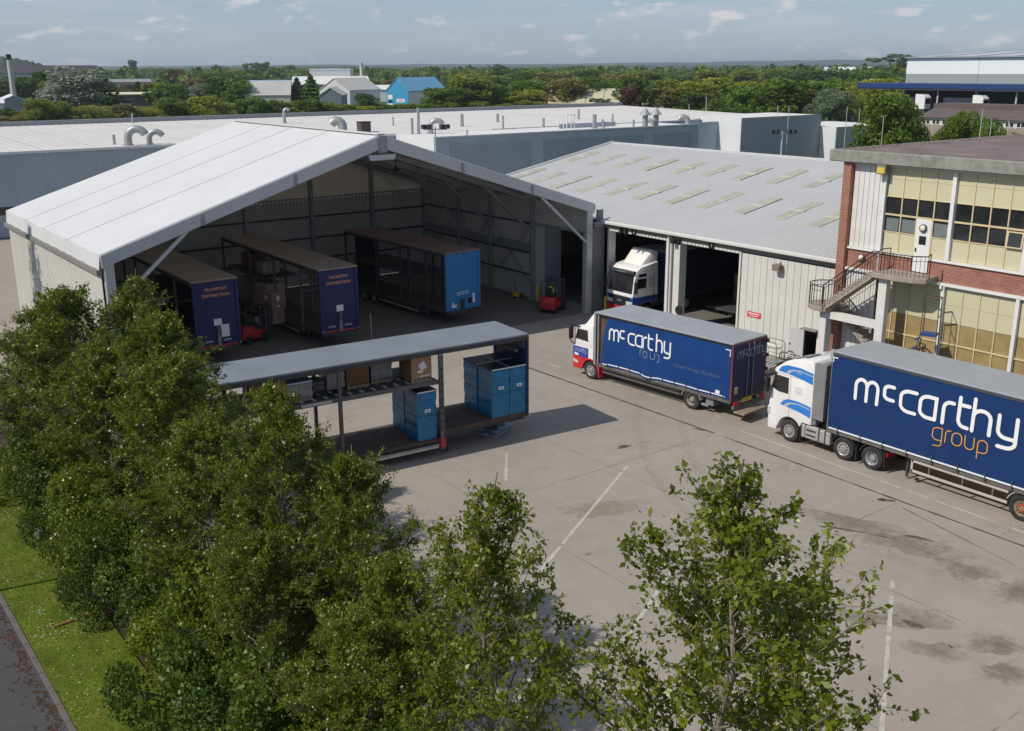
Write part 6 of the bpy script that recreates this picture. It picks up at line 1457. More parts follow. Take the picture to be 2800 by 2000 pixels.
# ------------------------------------------------------------------ far buildings
def face(u, v): return Vector(cam_ray(u, v))
def unit(name, label, u0, u1, vb, vt, depth, rise, wallm, roofm, rot=0.0, windows=(), wm=None, gable='side', extra=None, winm=None):
    """a gabled unit: front seen between photo columns u0..u1, ground line vb, eaves line vt"""
    p, q = atz(u0, vb), atz(u1, vb); d = (p.xy.length + q.xy.length) / 2
    p, q = atd(u0, vb, d), atd(u1, vb, d); L_ = (q - p).xy.length; h = atd(u0, vt, d).z
    ang = math.atan2(q.y - p.y, q.x - p.x) + rot
    t = thing(name, label, 'building', (p.x, p.y, -.05), ang)
    if gable == 'side':          # eaves along the front
        MB().box(0, L_, 0, .3, 0, h).build('front_wall', wallm, t); MB().box(0, L_, depth - .3, depth, 0, h).build('rear_wall', wallm, t)
        for x in (0, L_ - .3): MB().prism([(.3, 0), (depth - .3, 0), (depth - .3, h), (depth / 2, h + rise), (.3, h)], 'x', x, x + .3).build('gable_wall', wm or wallm, t)
        for a, c, za, zc in ((-.4, depth / 2, h - .05, h + rise), (depth + .4, depth / 2, h - .05, h + rise)):
            MB().add([(-.3, a, za), (L_ + .3, a, za), (L_ + .3, c, zc), (-.3, c, zc), (-.3, a, za + .25), (L_ + .3, a, za + .25), (L_ + .3, c, zc + .25), (-.3, c, zc + .25)], [(0, 1, 2, 3), (4, 5, 6, 7), (0, 1, 5, 4), (1, 2, 6, 5), (2, 3, 7, 6), (3, 0, 4, 7)]).build('roof_slope', roofm, t)
        for k in range(3): MB().bar((L_ * (k + 1) / 4, -.2, h + .25), (L_ * (k + 1) / 4, depth / 2, h + rise + .27), .5, .06).build('roof_rib', mat('dark_roof_rib', (.30, .27, .22), .7), t) if extra == 'ribs' else None  # ribs in a darker colour than the roof
    else:
        MB().prism([(0, 0), (L_, 0), (L_, h), (L_ / 2, h + rise), (0, h)], 'y', 0, .3).build('front_gable', wallm, t); MB().prism([(0, 0), (L_, 0), (L_, h), (L_ / 2, h + rise), (0, h)], 'y', depth - .3, depth).build('rear_gable', wallm, t)
        for x in (0, L_ - .3): MB().box(x, x + .3, .3, depth - .3, 0, h).build('side_wall', wm or wallm, t)
        for a, c in ((-.4, L_ / 2), (L_ + .4, L_ / 2)):
            MB().add([(a, -.3, h - .05), (a, depth + .3, h - .05), (c, depth + .3, h + rise), (c, -.3, h + rise), (a, -.3, h + .2), (a, depth + .3, h + .2), (c, depth + .3, h + rise + .25), (c, -.3, h + rise + .25)], [(0, 1, 2, 3), (4, 5, 6, 7), (0, 1, 5, 4), (1, 2, 6, 5), (2, 3, 7, 6), (3, 0, 4, 7)]).build('roof_slope', roofm, t)
    for (a, c, z0, z1) in windows:
        w = MB().box(L_ * a, L_ * c, -.08, .0, h * z0, h * z1).build('window', winm or TRIM, t)
        MB().box(L_ * a + .12, L_ * c - .12, -.1, -.081, h * z0 + .12, h * z1 - .12).build('pane', GLASS, w)
    return t, L_, h
LG = mat('light_grey_far_cladding', (.40, .405, .41), .6, var=.05, vs=.1); LGR = mat('pale_far_roof', (.50, .48, .45), .7, var=.06, vs=.1)
DGR = mat('dark_far_roof', (.055, .045, .055), .8, var=.1, vs=.05); SKYB = mat('sky_blue_cladding', (.045, .30, .52), .5, var=.05, vs=.1); SKYR = mat('pale_sky_blue_roof', (.17, .42, .60), .5, var=.05, vs=.1)
CRM = mat('cream_far_wall', (.62, .59, .44), .6, var=.05, vs=.1); CRR = mat('cream_far_roof', (.50, .46, .32), .7, var=.08, vs=.1); SLT = mat('slate_far_wall', (.16, .19, .22), .6, var=.05)
unit('long_dark_roofed_factory', 'very long factory with dark roof band at the far left', -260, 282, 262, 204, 60, 5.0, LG, DGR, 0, [(.1, .95, .62, .80)])
unit('grey_office_block', 'grey low block with ribbon of dark windows at left edge', -30, 118, 322, 292, 22, 3.5, mat('blue_grey_far_wall', (.25, .285, .315), .6, var=.04), WCLAD, R(3), [(.38 + .055 * k, .42 + .055 * k, .38, .80) for k in range(10)], gable='front')
unit('white_store', 'plain white store cut by the left picture edge', -120, 18, 340, 286, 14, 1.5, WCLAD, WCLAD, 0)
unit('grey_flat_workshop', 'long grey workshop roof left of the copper beech', 265, 415, 250, 226, 30, 2.0, LG, mat('grey_far_roof', (.27, .26, .265), .7, var=.08), 0)
unit('cream_kiosk_building', 'cream fascia building peeping between trees at left', 292, 450, 290, 260, 14, .8, mat('dark_shop_front', (.10, .08, .09), .6, var=.4, vs=.4), CRM, 0, [(.05, .2, .2, .6), (.25, .45, .2, .6)])
unit('small_pale_shed', 'small pale roofs behind the copper beech', 515, 562, 232, 218, 18, 1.5, LGR, WROOF2, 0)
t_, L_, h_ = unit('blue_ridged_unit', 'pale unit with bright blue upper roof strip', 672, 795, 292, 262, 30, 6.0, mat('pale_unit_wall', (.52, .50, .46), .6, var=.05), mat('pale_unit_roof', (.42, .40, .385), .7, var=.08, vs=.1), R(-4), [(.12, .17, .2, .62), (.28, .34, .2, .62), (.42, .47, .2, .62), (.60, .65, .2, .62), (.78, .83, .2, .62)])
MB().add([(L_ * .04, 10.6, h_ + 4.35), (L_ + .2, 10.6, h_ + 4.35), (L_ + .2, 15.2, h_ + 6.35), (L_ * .04, 15.2, h_ + 6.35)], [(0, 1, 2, 3)]).build('blue_roof_strip', mat('bright_sky_roof', (.07, .34, .66), .5, var=.05), t_)
unit('arched_grey_works', 'wide grey works with shallow curved roof and roof house', 800, 1012, 268, 232, 60, 4.0, mat('grey_lilac_wall', (.30, .30, .32), .6, var=.04), WROOF2, 0)
q = atd(905, 262, 640); t = thing('roof_house', 'pale box-shaped roof house on the grey works', 'roof house', (q.x, q.y, 0), -YAW); MB().box(-12, 12, 0, 14, 0, atd(905, 191, 640).z).build('wall', mat('pale_silver_wall', (.46, .49, .52), .5, var=.03), t); MB().box(-12.3, 12.3, -.3, 14.3, atd(905, 191, 640).z, atd(905, 190, 640).z + .3).build('roof', WROOF2, t)
unit('white_gabled_unit', 'white gabled two-storey unit with cream roof', 876, 972, 292, 248, 26, 5.0, mat('white_far_wall', (.60, .60, .60), .6, var=.04), mat('cream_grey_roof', (.55, .52, .47), .7, var=.05), R(-32), [(.55, .62, .62, .8), (.7, .78, .62, .8), (.55, .62, .12, .32), (.8, .88, .12, .32)], gable='front')
unit('slate_gabled_shed', 'slate-blue gabled shed beside the white gabled unit', 876, 936, 300, 262, 18, 3.0, SLT, LGR, R(-8), gable='front')
unit('small_white_shed', 'small white shed left of the sky-blue unit', 1028, 1068, 278, 246, 16, 2.0, WCLAD, WROOF2, 0)
t_, L_, h_ = unit('sky_blue_unit', 'sky-blue gabled business unit with white sign', 1058, 1130, 292, 250, 30, 5.5, SKYB, SKYR, R(-34), [], mat('white_unit_side', (.75, .74, .72), .6, var=.04), gable='front')
MB().box(L_ * .45, L_ * .83, -.12, -.02, h_ * .30, h_ * .52).build('sign_board', TRIM, t_); MB().box(L_ * .55, L_ * .75, -.14, -.121, h_ * .39, h_ * .43).build('sign_lettering', REDP, t_); MB().box(L_ * .06, L_ * .28, -.1, -.02, h_ * .5, h_ * .78).build('white_panel', TRIM, t_); MB().box(L_ * .06, L_ * .28, -.1, -.02, 0, h_ * .22).build('white_panel', TRIM, t_); MB().box(L_ * .09, L_ * .26, -.1, -.02, h_ * .28, h_ * .42).build('window', GLASS, t_)
unit('grey_gable_barn', 'dark grey barn gable peeping above the trees', 1462, 1492, 262, 244, 20, 4.5, mat('dark_grey_gable', (.16, .17, .185), .6), SLT, R(15), gable='front')
unit('cream_shed', 'cream shed with ribbed roof behind the long warehouse', 1500, 1700, 305, 284, 26, 5.0, CRM, CRR, R(-2), extra='ribs'); unit('cream_annex', 'small cream annex right of the dark copper tree', 1755, 1815, 305, 286, 22, 4.0, CRM, CRR, 0)
unit('distant_white_hall', 'distant white hall left of the tall pale tree', 2258, 2420, 222, 200, 60, 6.0, WCLAD, WROOF2, R(6), gable='side')
for nm, lb, u, v0, v1, d, r0 in (('chimney_stack', 'slender pale chimney with black top at far left', 31, 149, 214, 520, 1.0), ('chimney_stack', 'slender pale chimney right of the roof house', 989, 172, 214, 640, .9), ('chimney_stack', 'short stub chimney beside the roof house', 959, 192, 212, 660, 1.6)):
    p = atd(u, v1, d); h = atd(u, v0, d).z; t = thing(nm, lb, 'chimney', (p.x, p.y, 0)); MB().tube([(0, 0, 0), (0, 0, h * .9)], [r0 * 1.25, r0], 10).build('shaft', mat('pale_chimney', (.50, .48, .47), .6), t, smooth=True); MB().tube([(0, 0, h * .9), (0, 0, h)], r0 * 1.12, 10).build('crown', BLACK if r0 == 1.0 else LG, t)

# ---- big distribution hall on the right
HX = 300.0
dh = thing('distribution_hall', 'large white and grey distribution hall with blue loading canopy', 'warehouse', (HX, 190, 0))
def dp(mb, name, m, **k):
    o = mb.build(name, m, dh, **k); o.location = (-HX, -190, 0); return o
def hz(v): return atx(2600, v, HX).z
za, zb, zc, zd = hz(157), hz(203), hz(228), hz(241)
ys = atx(2478, 200, HX).y
for i in range(5):
    y1 = ys - i * 24; dp(MB().box(HX, HX + .4, y1 - 23.9, y1, zb, za), 'upper_panel', mat('white_hall_cladding', (.72, .74, .75), .5, var=.02)); dp(MB().box(HX + .02, HX + .4, y1 - 23.9, y1, zc - 1, zb - .05), 'grey_panel', mat('grey_hall_cladding', (.28, .31, .30), .5, var=.03))
dp(MB().box(HX + .3, HX + 80, ys - 130, ys, zb - 8, za - .2), 'hall_core', mat('white_hall_cladding', (.72, .74, .75)))
dp(MB().add([(HX - .6, ys + .6, za), (HX - .6, ys - 130, za), (HX + 40, ys - 130, za + 1.9), (HX + 40, ys + .6, za + 1.9)], [(0, 1, 2, 3)]), 'roof_slope', mat('pale_lilac_roof', (.46, .46, .50), .6, var=.03))
for i in range(9): dp(MB().bar((HX, ys - 8 - i * 13, za + .15), (HX + 38, ys - 8 - i * 13, za + 1.9), .5, .12), 'roof_rib', mat('grey_roof_rib', (.30, .30, .34), .6))
dp(MB().box(HX - .9, HX + .1, ys - 130, ys + .5, za - .15, za + .25), 'eaves_gutter', mat('grey_parapet', (.3, .31, .34)))
yc = atx(2405, 232, HX).y
dp(MB().box(HX - 12, HX + 1, ys - 130, yc, zd, zc), 'loading_canopy', mat('deep_blue_canopy', (.015, .045, .15), .5, var=.05)); dp(MB().box(HX - 11.8, HX + 1, ys - 130, yc - .3, zd - .5, zd - .02), 'canopy_soffit', DSTEEL)
dp(MB().box(HX, HX + .3, ys - 130, ys, -.1, zc - 1), 'dock_wall', mat('dark_dock_wall', (.055, .055, .075), .7, var=.2, vs=.1))
for i in range(9): dp(MB().tube([(HX - 10, yc - 15 - i * 12, 0), (HX - 10, yc - 15 - i * 12, zd - .4)], .28, 8), 'canopy_column', mat('pale_chimney', (.5, .48, .47)))
for i, u in enumerate((2536, 2695)):
    p = atx(u, 288, HX - 16); t = thing('parked_lorry', ('left' if i == 0 else 'right') + ' white lorry cab parked under the blue canopy', 'lorry', (p.x, p.y, 0), R(90), 'lorries under the blue canopy')
    MB().prism([(0, 3.6), (0, 7.0), (.9, 7.8), (3.2, 7.9), (3.2, 3.6)], 'y', -1.6, 1.6).build('cab', CABW, t, bevel=.1); MB().box(3.4, 12, -1.5, 1.5, 3.9, 7.0).build('body', mat('dim_navy_body', (.03, .035, .06), .6), t)
    MB().box(-.05, 0, -1.3, 1.3, 5.2, 6.6).build('windscreen', GLASS, t); MB().box(0, 12, -1.2, 1.2, .5, 3.6).build('dock_ramp', DSTEEL, t)
# low brown-roofed offices with white windows in front of the hall
OX = 215.0
lo = thing('low_office_row', 'low brown-roofed office row with white windows at the right edge', 'building', (OX, 120, 0))
def lp(mb, name, m, par=None, **k):
    o = mb.build(name, m, par or lo, **k)
    if par is None: o.location = (-OX, -120, 0)
    return o
def oz(v): return atx(2730, v, OX).z
yl, yr = atx(2515, 320, OX).y, atx(2830, 320, OX).y - 20
lp(MB().box(OX, OX + 12, yr, yl, 0, oz(350)), 'plinth', mat('buff_brick', (.30, .245, .20), .8, var=.1)); lp(MB().box(OX, OX + 12, yr, yl, oz(350), oz(326)), 'wall', mat('white_far_wall', (.6, .6, .6)))
lp(MB().prism([(OX - .8, oz(328)), (OX + 6, oz(300)), (OX + 12, oz(328))], 'y', yr, yl), 'roof', mat('brown_office_roof', (.115, .09, .085), .8, var=.15, vs=.3))
lp(MB().box(OX + 5, OX + 12, yr, yl, oz(312), oz(290)), 'clerestory', mat('brown_office_roof', (.115, .09, .085)))
k = 0; y = yl - .8
while y > yr + 2:
    w = lp(MB().box(OX - .12, OX, y - 1.9, y, oz(348), oz(330)), 'window', TRIM)
    for j in range(2): MB().box(OX - .16, OX - .121, y - 1.75 + j * .9, y - 1.05 + j * .9, oz(346), oz(334)).build('pane', GLASS, w)
    if k % 2 == 0: lp(MB().box(OX + 4.8, OX + 5.05, y - 3.2, y - .2, oz(309), oz(306)), 'clerestory_window', TRIM)
    y -= 2.4; k += 1
# ------------------------------------------------------------------ trees
def leaf_mat(name, a, b_, rough=.5, trans=.28, c_odd=None, spec=.35):
    m = bpy.data.materials.new(name); m.use_nodes = True; t = m.node_tree; N = t.nodes; L = t.links; p = N['Principled BSDF']
    p.inputs['Roughness'].default_value = rough; p.inputs['Specular IOR Level'].default_value = spec
    at = N.new('ShaderNodeAttribute'); at.attribute_name = 'tone'
    mx = N.new('ShaderNodeMix'); mx.data_type = 'RGBA'; mx.inputs[6].default_value = (*a, 1); mx.inputs[7].default_value = (*b_, 1); L.new(at.outputs['Fac'], mx.inputs[0]); out = mx.outputs[2]
    if c_odd:
        r_ = N.new('ShaderNodeMapRange'); r_.inputs[1].default_value = .90; r_.inputs[2].default_value = .97; L.new(at.outputs['Fac'], r_.inputs[0])
        m2 = N.new('ShaderNodeMix'); m2.data_type = 'RGBA'; L.new(r_.outputs[0], m2.inputs[0]); L.new(out, m2.inputs[6]); m2.inputs[7].default_value = (*c_odd, 1); out = m2.outputs[2]
    L.new(out, p.inputs['Base Color'])
    tr_ = N.new('ShaderNodeBsdfTranslucent'); br_ = N.new('ShaderNodeMix'); br_.data_type = 'RGBA'; br_.blend_type = 'MULTIPLY'; br_.inputs[0].default_value = 1.0; br_.inputs[7].default_value = (1.5, 1.45, .8, 1); L.new(out, br_.inputs[6]); L.new(br_.outputs[2], tr_.inputs[0]); ms = N.new('ShaderNodeMixShader'); ms.inputs[0].default_value = trans
    L.new(p.outputs[0], ms.inputs[1]); L.new(tr_.outputs[0], ms.inputs[2]); L.new(ms.outputs[0], N['Material Output'].inputs[0])
    return m
BARK = mat('pale_grey_bark', (.20, .17, .135), .9, var=.35, vs=6)
BARKD = mat('dark_bark', (.09, .07, .055), .9, var=.3, vs=3)
def leaves_mesh(name, P, D, size, seed, wide=.62, fold=.25, tone=None):
    """one kite-shaped leaf per point: P centres, D directions"""
    g = np.random.default_rng(seed); n = len(P)
    D = D / (np.linalg.norm(D, axis=1, keepdims=True) + 1e-9)
    Rn = g.normal(size=(n, 3)); S_ = np.cross(D, Rn); S_ /= (np.linalg.norm(S_, axis=1, keepdims=True) + 1e-9); Nn = np.cross(S_, D)
    s = size * g.uniform(.5, 1.45, (n, 1))
    v = np.empty((n, 4, 3))
    v[:, 0] = P - D * s * .5; v[:, 2] = P + D * s * .5
    v[:, 1] = P + S_ * s * wide * .5 + Nn * s * fold * .5 - D * s * .08; v[:, 3] = P - S_ * s * wide * .5 + Nn * s * fold * .5 - D * s * .08
    me = bpy.data.meshes.new(name)
    me.vertices.add(4 * n); me.vertices.foreach_set('co', v.reshape(-1))
    me.loops.add(4 * n); me.loops.foreach_set('vertex_index', np.arange(4 * n, dtype=np.int32))
    me.polygons.add(n); me.polygons.foreach_set('loop_start', np.arange(0, 4 * n, 4, dtype=np.int32))
    try: me.polygons.foreach_set('loop_total', np.full(n, 4, dtype=np.int32))
    except Exception: pass
    me.update(calc_edges=True)
    a = me.attributes.new('tone', 'FLOAT', 'FACE'); a.data.foreach_set('value', (tone if tone is not None else g.random(n)).astype(np.float32))
    return me
def grow(seed, H_, cr, base, nb, nleaf, lsize, up=.9, bare=.35, trunk_r=.09, ex=.72):
    """upright garden tree: trunk + limbs mesh, leaf mesh"""
    g = np.random.default_rng(seed); rr_ = random.Random(seed); b = MB()
    tp_ = [Vector((0, 0, 0))]
    for k in range(1, 9):
        z = H_ * k / 8; tp_.append(Vector((rr_.gauss(0, .05) * k * .5, rr_.gauss(0, .05) * k * .5, z)))
    b.tube(tp_, [trunk_r * (1 - .92 * k / 8) + .006 for k in range(9)], 7)
    def tpt(z):
        k = min(7, int(z / H_ * 8)); f = z / H_ * 8 - k; return tp_[k].lerp(tp_[k + 1], min(1, f))
    P, D = [], []
    for i in range(nb):
        t = (i + rr_.random()) / nb; z = base + (H_ * .93 - base) * t ** .92
        prof = (.45 + .55 * min(1, t / .22)) * (1 - t) ** ex + .05
        L_ = cr * prof * rr_.uniform(.65, 1.25); az = i * 2.399 + rr_.gauss(0, .5)
        o = tpt(z); d = Vector((math.cos(az), math.sin(az), up * rr_.uniform(.6, 1.3) * (.55 + .9 * t))).normalized()
        pts = [o]; dd = d.copy()
        for k in range(5):
            dd = (dd + Vector((rr_.gauss(0, .12), rr_.gauss(0, .12), .10))).normalized(); pts.append(pts[-1] + dd * L_ / 5)
        r0 = max(.012, trunk_r * .42 * (1 - t)); b.tube(pts, [r0 * (1 - .8 * k / 5) + .004 for k in range(6)], 5, cap=False)
        nt_ = 3 + int(L_ * 6.5)
        for q in range(nt_):
            f = rr_.uniform(bare, 1.0) * 5; k = min(4, int(f)); s0 = pts[k].lerp(pts[k + 1], f - k)
            td = (dd * .6 + Vector((rr_.gauss(0, .7), rr_.gauss(0, .7), rr_.gauss(.25, .45)))).normalized(); tl_ = rr_.uniform(.25, .75) * min(1, .5 + L_ * .3)
            e = s0 + td * tl_; b.tube([s0, s0.lerp(e, .5) + Vector((0, 0, .02)), e], [.007, .005, .003], 3, cap=False)
            P.append((s0, e, td))
    m_ = len(P); idx = g.integers(0, m_, nleaf); f = np.sqrt(g.random(nleaf)) * 1.05
    A = np.array([p[0] for p in P]); B = np.array([p[1] for p in P]); Dv = np.array([p[2] for p in P])
    pos = A[idx] + (B[idx] - A[idx]) * f[:, None] + g.normal(0, .055, (nleaf, 3))
    dr = Dv[idx] * .5 + g.normal(0, .75, (nleaf, 3)) + np.array([0, 0, -.28])
    clump = g.random(m_)[idx]
    tone = np.clip(.55 * clump + .45 * g.random(nleaf), 0, 1)
    return b, leaves_mesh('leaves', pos + dr * .03, dr, lsize, seed + 1, tone=tone)
LEAF1 = leaf_mat('fresh_olive_leaf', (.070, .100, .006), (.225, .262, .020), .36, .42, (.20, .13, .03), .5)
LEAF2 = leaf_mat('deep_green_leaf', (.058, .088, .006), (.195, .232, .018), .38, .42, (.16, .12, .02), .5)
LEAF3 = leaf_mat('hedge_green_leaf', (.042, .080, .010), (.120, .175, .022), .45, .30, None, .35)
protos = []
for sd, H_, cr, base, nb, nl, ls, up in ((11, 9.6, 5.0, .8, 62, 18500, .116, 1.0), (23, 8.8, 4.4, .8, 56, 17000, .104, 1.05), (37, 8.4, 3.8, .5, 96, 42000, .094, .70), (41, 7.6, 3.9, .4, 92, 44000, .092, .6)):
    b, lm_ = grow(sd, H_, cr, base, nb, nl, ls, up, ex={11: 1.0, 23: 1.0}.get(sd, .82))
    tm_ = b.mesh('limbs', smooth=False, recalc=False); tm_.materials.append(BARK); lm_.materials.append(LEAF1)
    protos.append((H_, tm_, lm_))
def plant_tree(name, label, pi, x, y, h, rz, group, leafm=None, wid=1.0, cat='tree'):
    H_, tm_, lm_ = protos[pi]; t = thing(name, label, cat, (x, y, 0), rz, group)
    s = h / H_; t.scale = (s * wid, s * wid, s)
    link('trunk', tm_, t); c = link('crown', lm_, t)
    if leafm: c.material_slots[0].link = 'OBJECT'; c.material_slots[0].material = leafm
    return t
G1 = 'trees along the yard edge'
FG = [('young_tree', 'near tree rising in the centre right of the picture before the open yard', 0, 12.1, 10.2, 10.0, 0.3, LEAF1, 1.08), ('young_tree', 'slim tree left of the nearest one, bare twigs at its top', 1, 10.1, 14.4, 8.9, 1.1, LEAF1, .9),
      ('young_tree', 'short bushy tree in the gap between the slim tree and the tree before the trailer', 3, 10.2, 18.4, 5.6, 2.0, LEAF1, 1.0), ('young_tree', 'pointed tree overlapping the left half of the loaded trailer', 2, 10.2, 24.0, 8.35, .5, LEAF2, .80),
      ('young_tree', 'tree whose top meets the trailer wheel, right of the pointed tree', 2, 10.9, 21.4, 7.1, 2.4, LEAF2, .9), ('young_tree', 'bushy tree below the left end of the loaded trailer', 3, 9.4, 27.4, 6.6, 3.0, LEAF2, 1.0),
      ('young_tree', 'broad tree hiding the tail of the loaded trailer', 3, 10.0, 31.2, 7.6, 4.1, LEAF2, 1.05), ('young_tree', 'dense tree in front of the leftmost tent trailer', 2, 10.5, 34.4, 8.3, 5.2, LEAF2, 1.05), ('young_tree', 'tree whose bare leader crosses the tent corner post', 1, 11.5, 39.9, 8.7, .9, LEAF2, .95),
      ('young_tree', 'tree against the cream tent side wall, below the tree shadow', 3, 9.0, 40.2, 8.35, 2.2, LEAF2, 1.05), ('young_tree', 'tree at the far left end of the yard row', 3, 8.8, 44.4, 6.8, 1.4, LEAF2, 1.05), ('young_tree', 'dense tree left of centre in the mass of the yard row', 2, 9.0, 36.0, 7.2, .2, LEAF2, 1.1),
      ('young_tree', 'low dense tree at the bottom beside the hedge', 3, 8.7, 22.2, 5.2, 4.4, LEAF2, 1.1), ('young_tree', 'low dense tree at the bottom edge left of centre', 3, 9.0, 17.6, 5.0, .8, LEAF1, 1.1)]
for nm, lb, pi, x, y, h, rz, lm_, w in FG: plant_tree(nm, lb, pi, x, y, h, rz, G1, lm_, w)
plant_tree('slender_tree', 'slender tree beside the tent wall casting its shadow there', 1, 8.6, 66.6, 12.2, .4, None, LEAF2, .62)
# ---- hedge shrubs at the verge
def shrub(seed, nl=9000, ls=.085):
    g = np.random.default_rng(seed); K = 16
    c = g.normal(0, 1, (K, 3)) * np.array([.62, .85, .42]) + np.array([0, 0, .85]); c[:, 2] = np.clip(c[:, 2], .3, 1.6); r_ = g.uniform(.35, .62, K)
    k = g.integers(0, K, nl); d = g.normal(size=(nl, 3)); d /= np.linalg.norm(d, axis=1, keepdims=True)
    p = c[k] + d * (r_[k] * g.uniform(.72, 1.05, nl))[:, None]; ok = p[:, 2] > .03
    p, d, k = p[ok], d[ok], k[ok]
    tone = np.clip(.5 * g.random(K)[k] + .5 * g.random(len(p)), 0, 1)
    lf = leaves_mesh('leaves', p, d * .4 + g.normal(0, .7, p.shape), ls, seed + 5, .7, tone=tone); lf.materials.append(LEAF3)
    b = MB()
    for i in range(K): b.tube([(0, 0, 0), tuple(c[i] * np.array([.5, .5, .6])), tuple(c[i])], [.03, .02, .008], 4, cap=False)
    st_ = b.mesh('stems', recalc=False); st_.materials.append(BARKD)
    return st_, lf
SH = [shrub(101), shrub(102), shrub(103)]
hs_ = [(7.6, 15.2 + 2.05 * i + rnd.uniform(-.3, .3)) for i in range(14)] + [(8.7, 16.0 + 3.0 * i) for i in range(9)]
GH = 'hedge shrubs beside the grass verge'
for i, (x, y) in enumerate(hs_):
    rowlb = 'shrub number'
    lb = ('%s hedge shrub up from the bottom, in the row next to the grass' % ordn(i)) if i < 14 else ('%s hedge shrub up from the bottom, in the row next to the yard' % ordn(i - 14))
    t = thing('hedge_shrub', lb, 'shrub', (x - .1 + rnd.uniform(-.2, .2), y, 0), rnd.random() * 6.28, GH); s = rnd.uniform(.85, 1.25) * (1.0 if i < 14 else 1.15); t.scale = (s * .95, s, s * rnd.uniform(.85, 1.35))
    st_, lf = SH[i % 3]; link('stems', st_, t); c = link('foliage', lf, t)
    if i % 4 == 1: c.material_slots[0].link = 'OBJECT'; c.material_slots[0].material = LEAF1
# tall thin dark shrubs at the very edge of the grass, seen as upright strips
# ---- background trees
def bgtree(seed, kind, nl=5200, lsz=None):
    g = np.random.default_rng(seed); rr_ = random.Random(seed); H_ = 10.0; b = MB()
    if kind == 'conifer':
        n = nl; z = 1.0 + 9.0 * (1 - np.sqrt(g.random(n))); rad = (10 - z) * .30 * g.uniform(.55, 1.08, n) * (1 + .25 * np.sin(z * 5)); a = g.random(n) * 6.283
        p = np.stack([rad * np.cos(a), rad * np.sin(a), z], 1); d = np.stack([np.cos(a), np.sin(a), -.35 + 0 * a], 1) + g.normal(0, .4, (n, 3)); tone = np.clip(.4 * np.sin(z * 5 + a * 2) * .5 + .5 * g.random(n), 0, 1); ls = .55
        b.tube([(0, 0, 0), (0, 0, 9.6)], [.22, .03], 6)
    else:
        K = {'round': 40, 'tall': 30, 'bush': 26, 'loose': 26, 'column': 26}[kind]; c = []; r_ = []
        for i in range(K):
            a = rr_.random() * 6.283; t = rr_.random()
            if kind == 'round': z = 1.6 + 7.4 * t; rad = 3.5 * math.sqrt(max(0.05, 1 - ((z - 4.8) / 5.2) ** 2)) * math.sqrt(rr_.random()); s = rr_.uniform(.85, 1.7)
            elif kind == 'tall': z = 2.2 + 7.0 * t; rad = 2.1 * math.sqrt(max(.05, 1 - ((z - 5.2) / 5.2) ** 2)) * math.sqrt(rr_.random()); s = rr_.uniform(.7, 1.35)
            elif kind == 'bush': z = 1.6 + 6.2 * t; rad = 4.6 * math.sqrt(max(0.03, 1 - (z / 9.4) ** 2)) * math.sqrt(rr_.random()); s = rr_.uniform(1.1, 2.0)
            elif kind == 'column': z = 1.5 + 7.4 * t; rad = 1.0 * rr_.random() * (1 - .5 * t); s = rr_.uniform(.6, 1.1)
            else: z = 3.6 + 5.6 * t; rad = 3.6 * math.sqrt(rr_.random()); s = rr_.uniform(.5, 1.0)
            c.append((rad * math.cos(a), rad * math.sin(a), z)); r_.append(s)
        c = np.array(c); r_ = np.array(r_); k = g.choice(K, nl, p=r_ ** 2 / (r_ ** 2).sum()); d = g.normal(size=(nl, 3)); d /= np.linalg.norm(d, axis=1, keepdims=True)
        p = c[k] + d * (r_[k] * g.uniform(.70, 1.10, nl))[:, None] * np.array([1, 1, .85]); p[:, 2] = np.maximum(p[:, 2], .15)
        tone = np.clip(.55 * g.random(K)[k] + .45 * g.random(nl), 0, 1); d = d * .3 + g.normal(0, .7, (nl, 3)); ls = .50 if kind != 'loose' else .42
        b.tube([(0, 0, 0), (.05, .03, 3), (0, 0, 7.5)], [.30, .20, .05], 6)
        for i in range(0, K, 2): b.tube([(0, 0, 2.0 + .25 * c[i][2]), tuple(c[i] * np.array([.6, .6, .85])), tuple(c[i])], [.10, .06, .02], 4, cap=False)
    lf = leaves_mesh('leaves', p, d, lsz or ls, seed + 9, .8, .2, tone); lf.materials.append(LEAF2); tm_ = b.mesh('limbs', recalc=False); tm_.materials.append(BARKD)
    return tm_, lf
BT = {k: [bgtree(s * 7 + 200, k) for s in range(n)] for k, n in (('round', 4), ('tall', 2), ('bush', 4), ('loose', 2), ('column', 1), ('conifer', 2))}
BTF = {k: [bgtree(s * 7 + 300, k, 15000, .30) for s in range(n)] for k, n in (('round', 2), ('bush', 2), ('conifer', 1))}
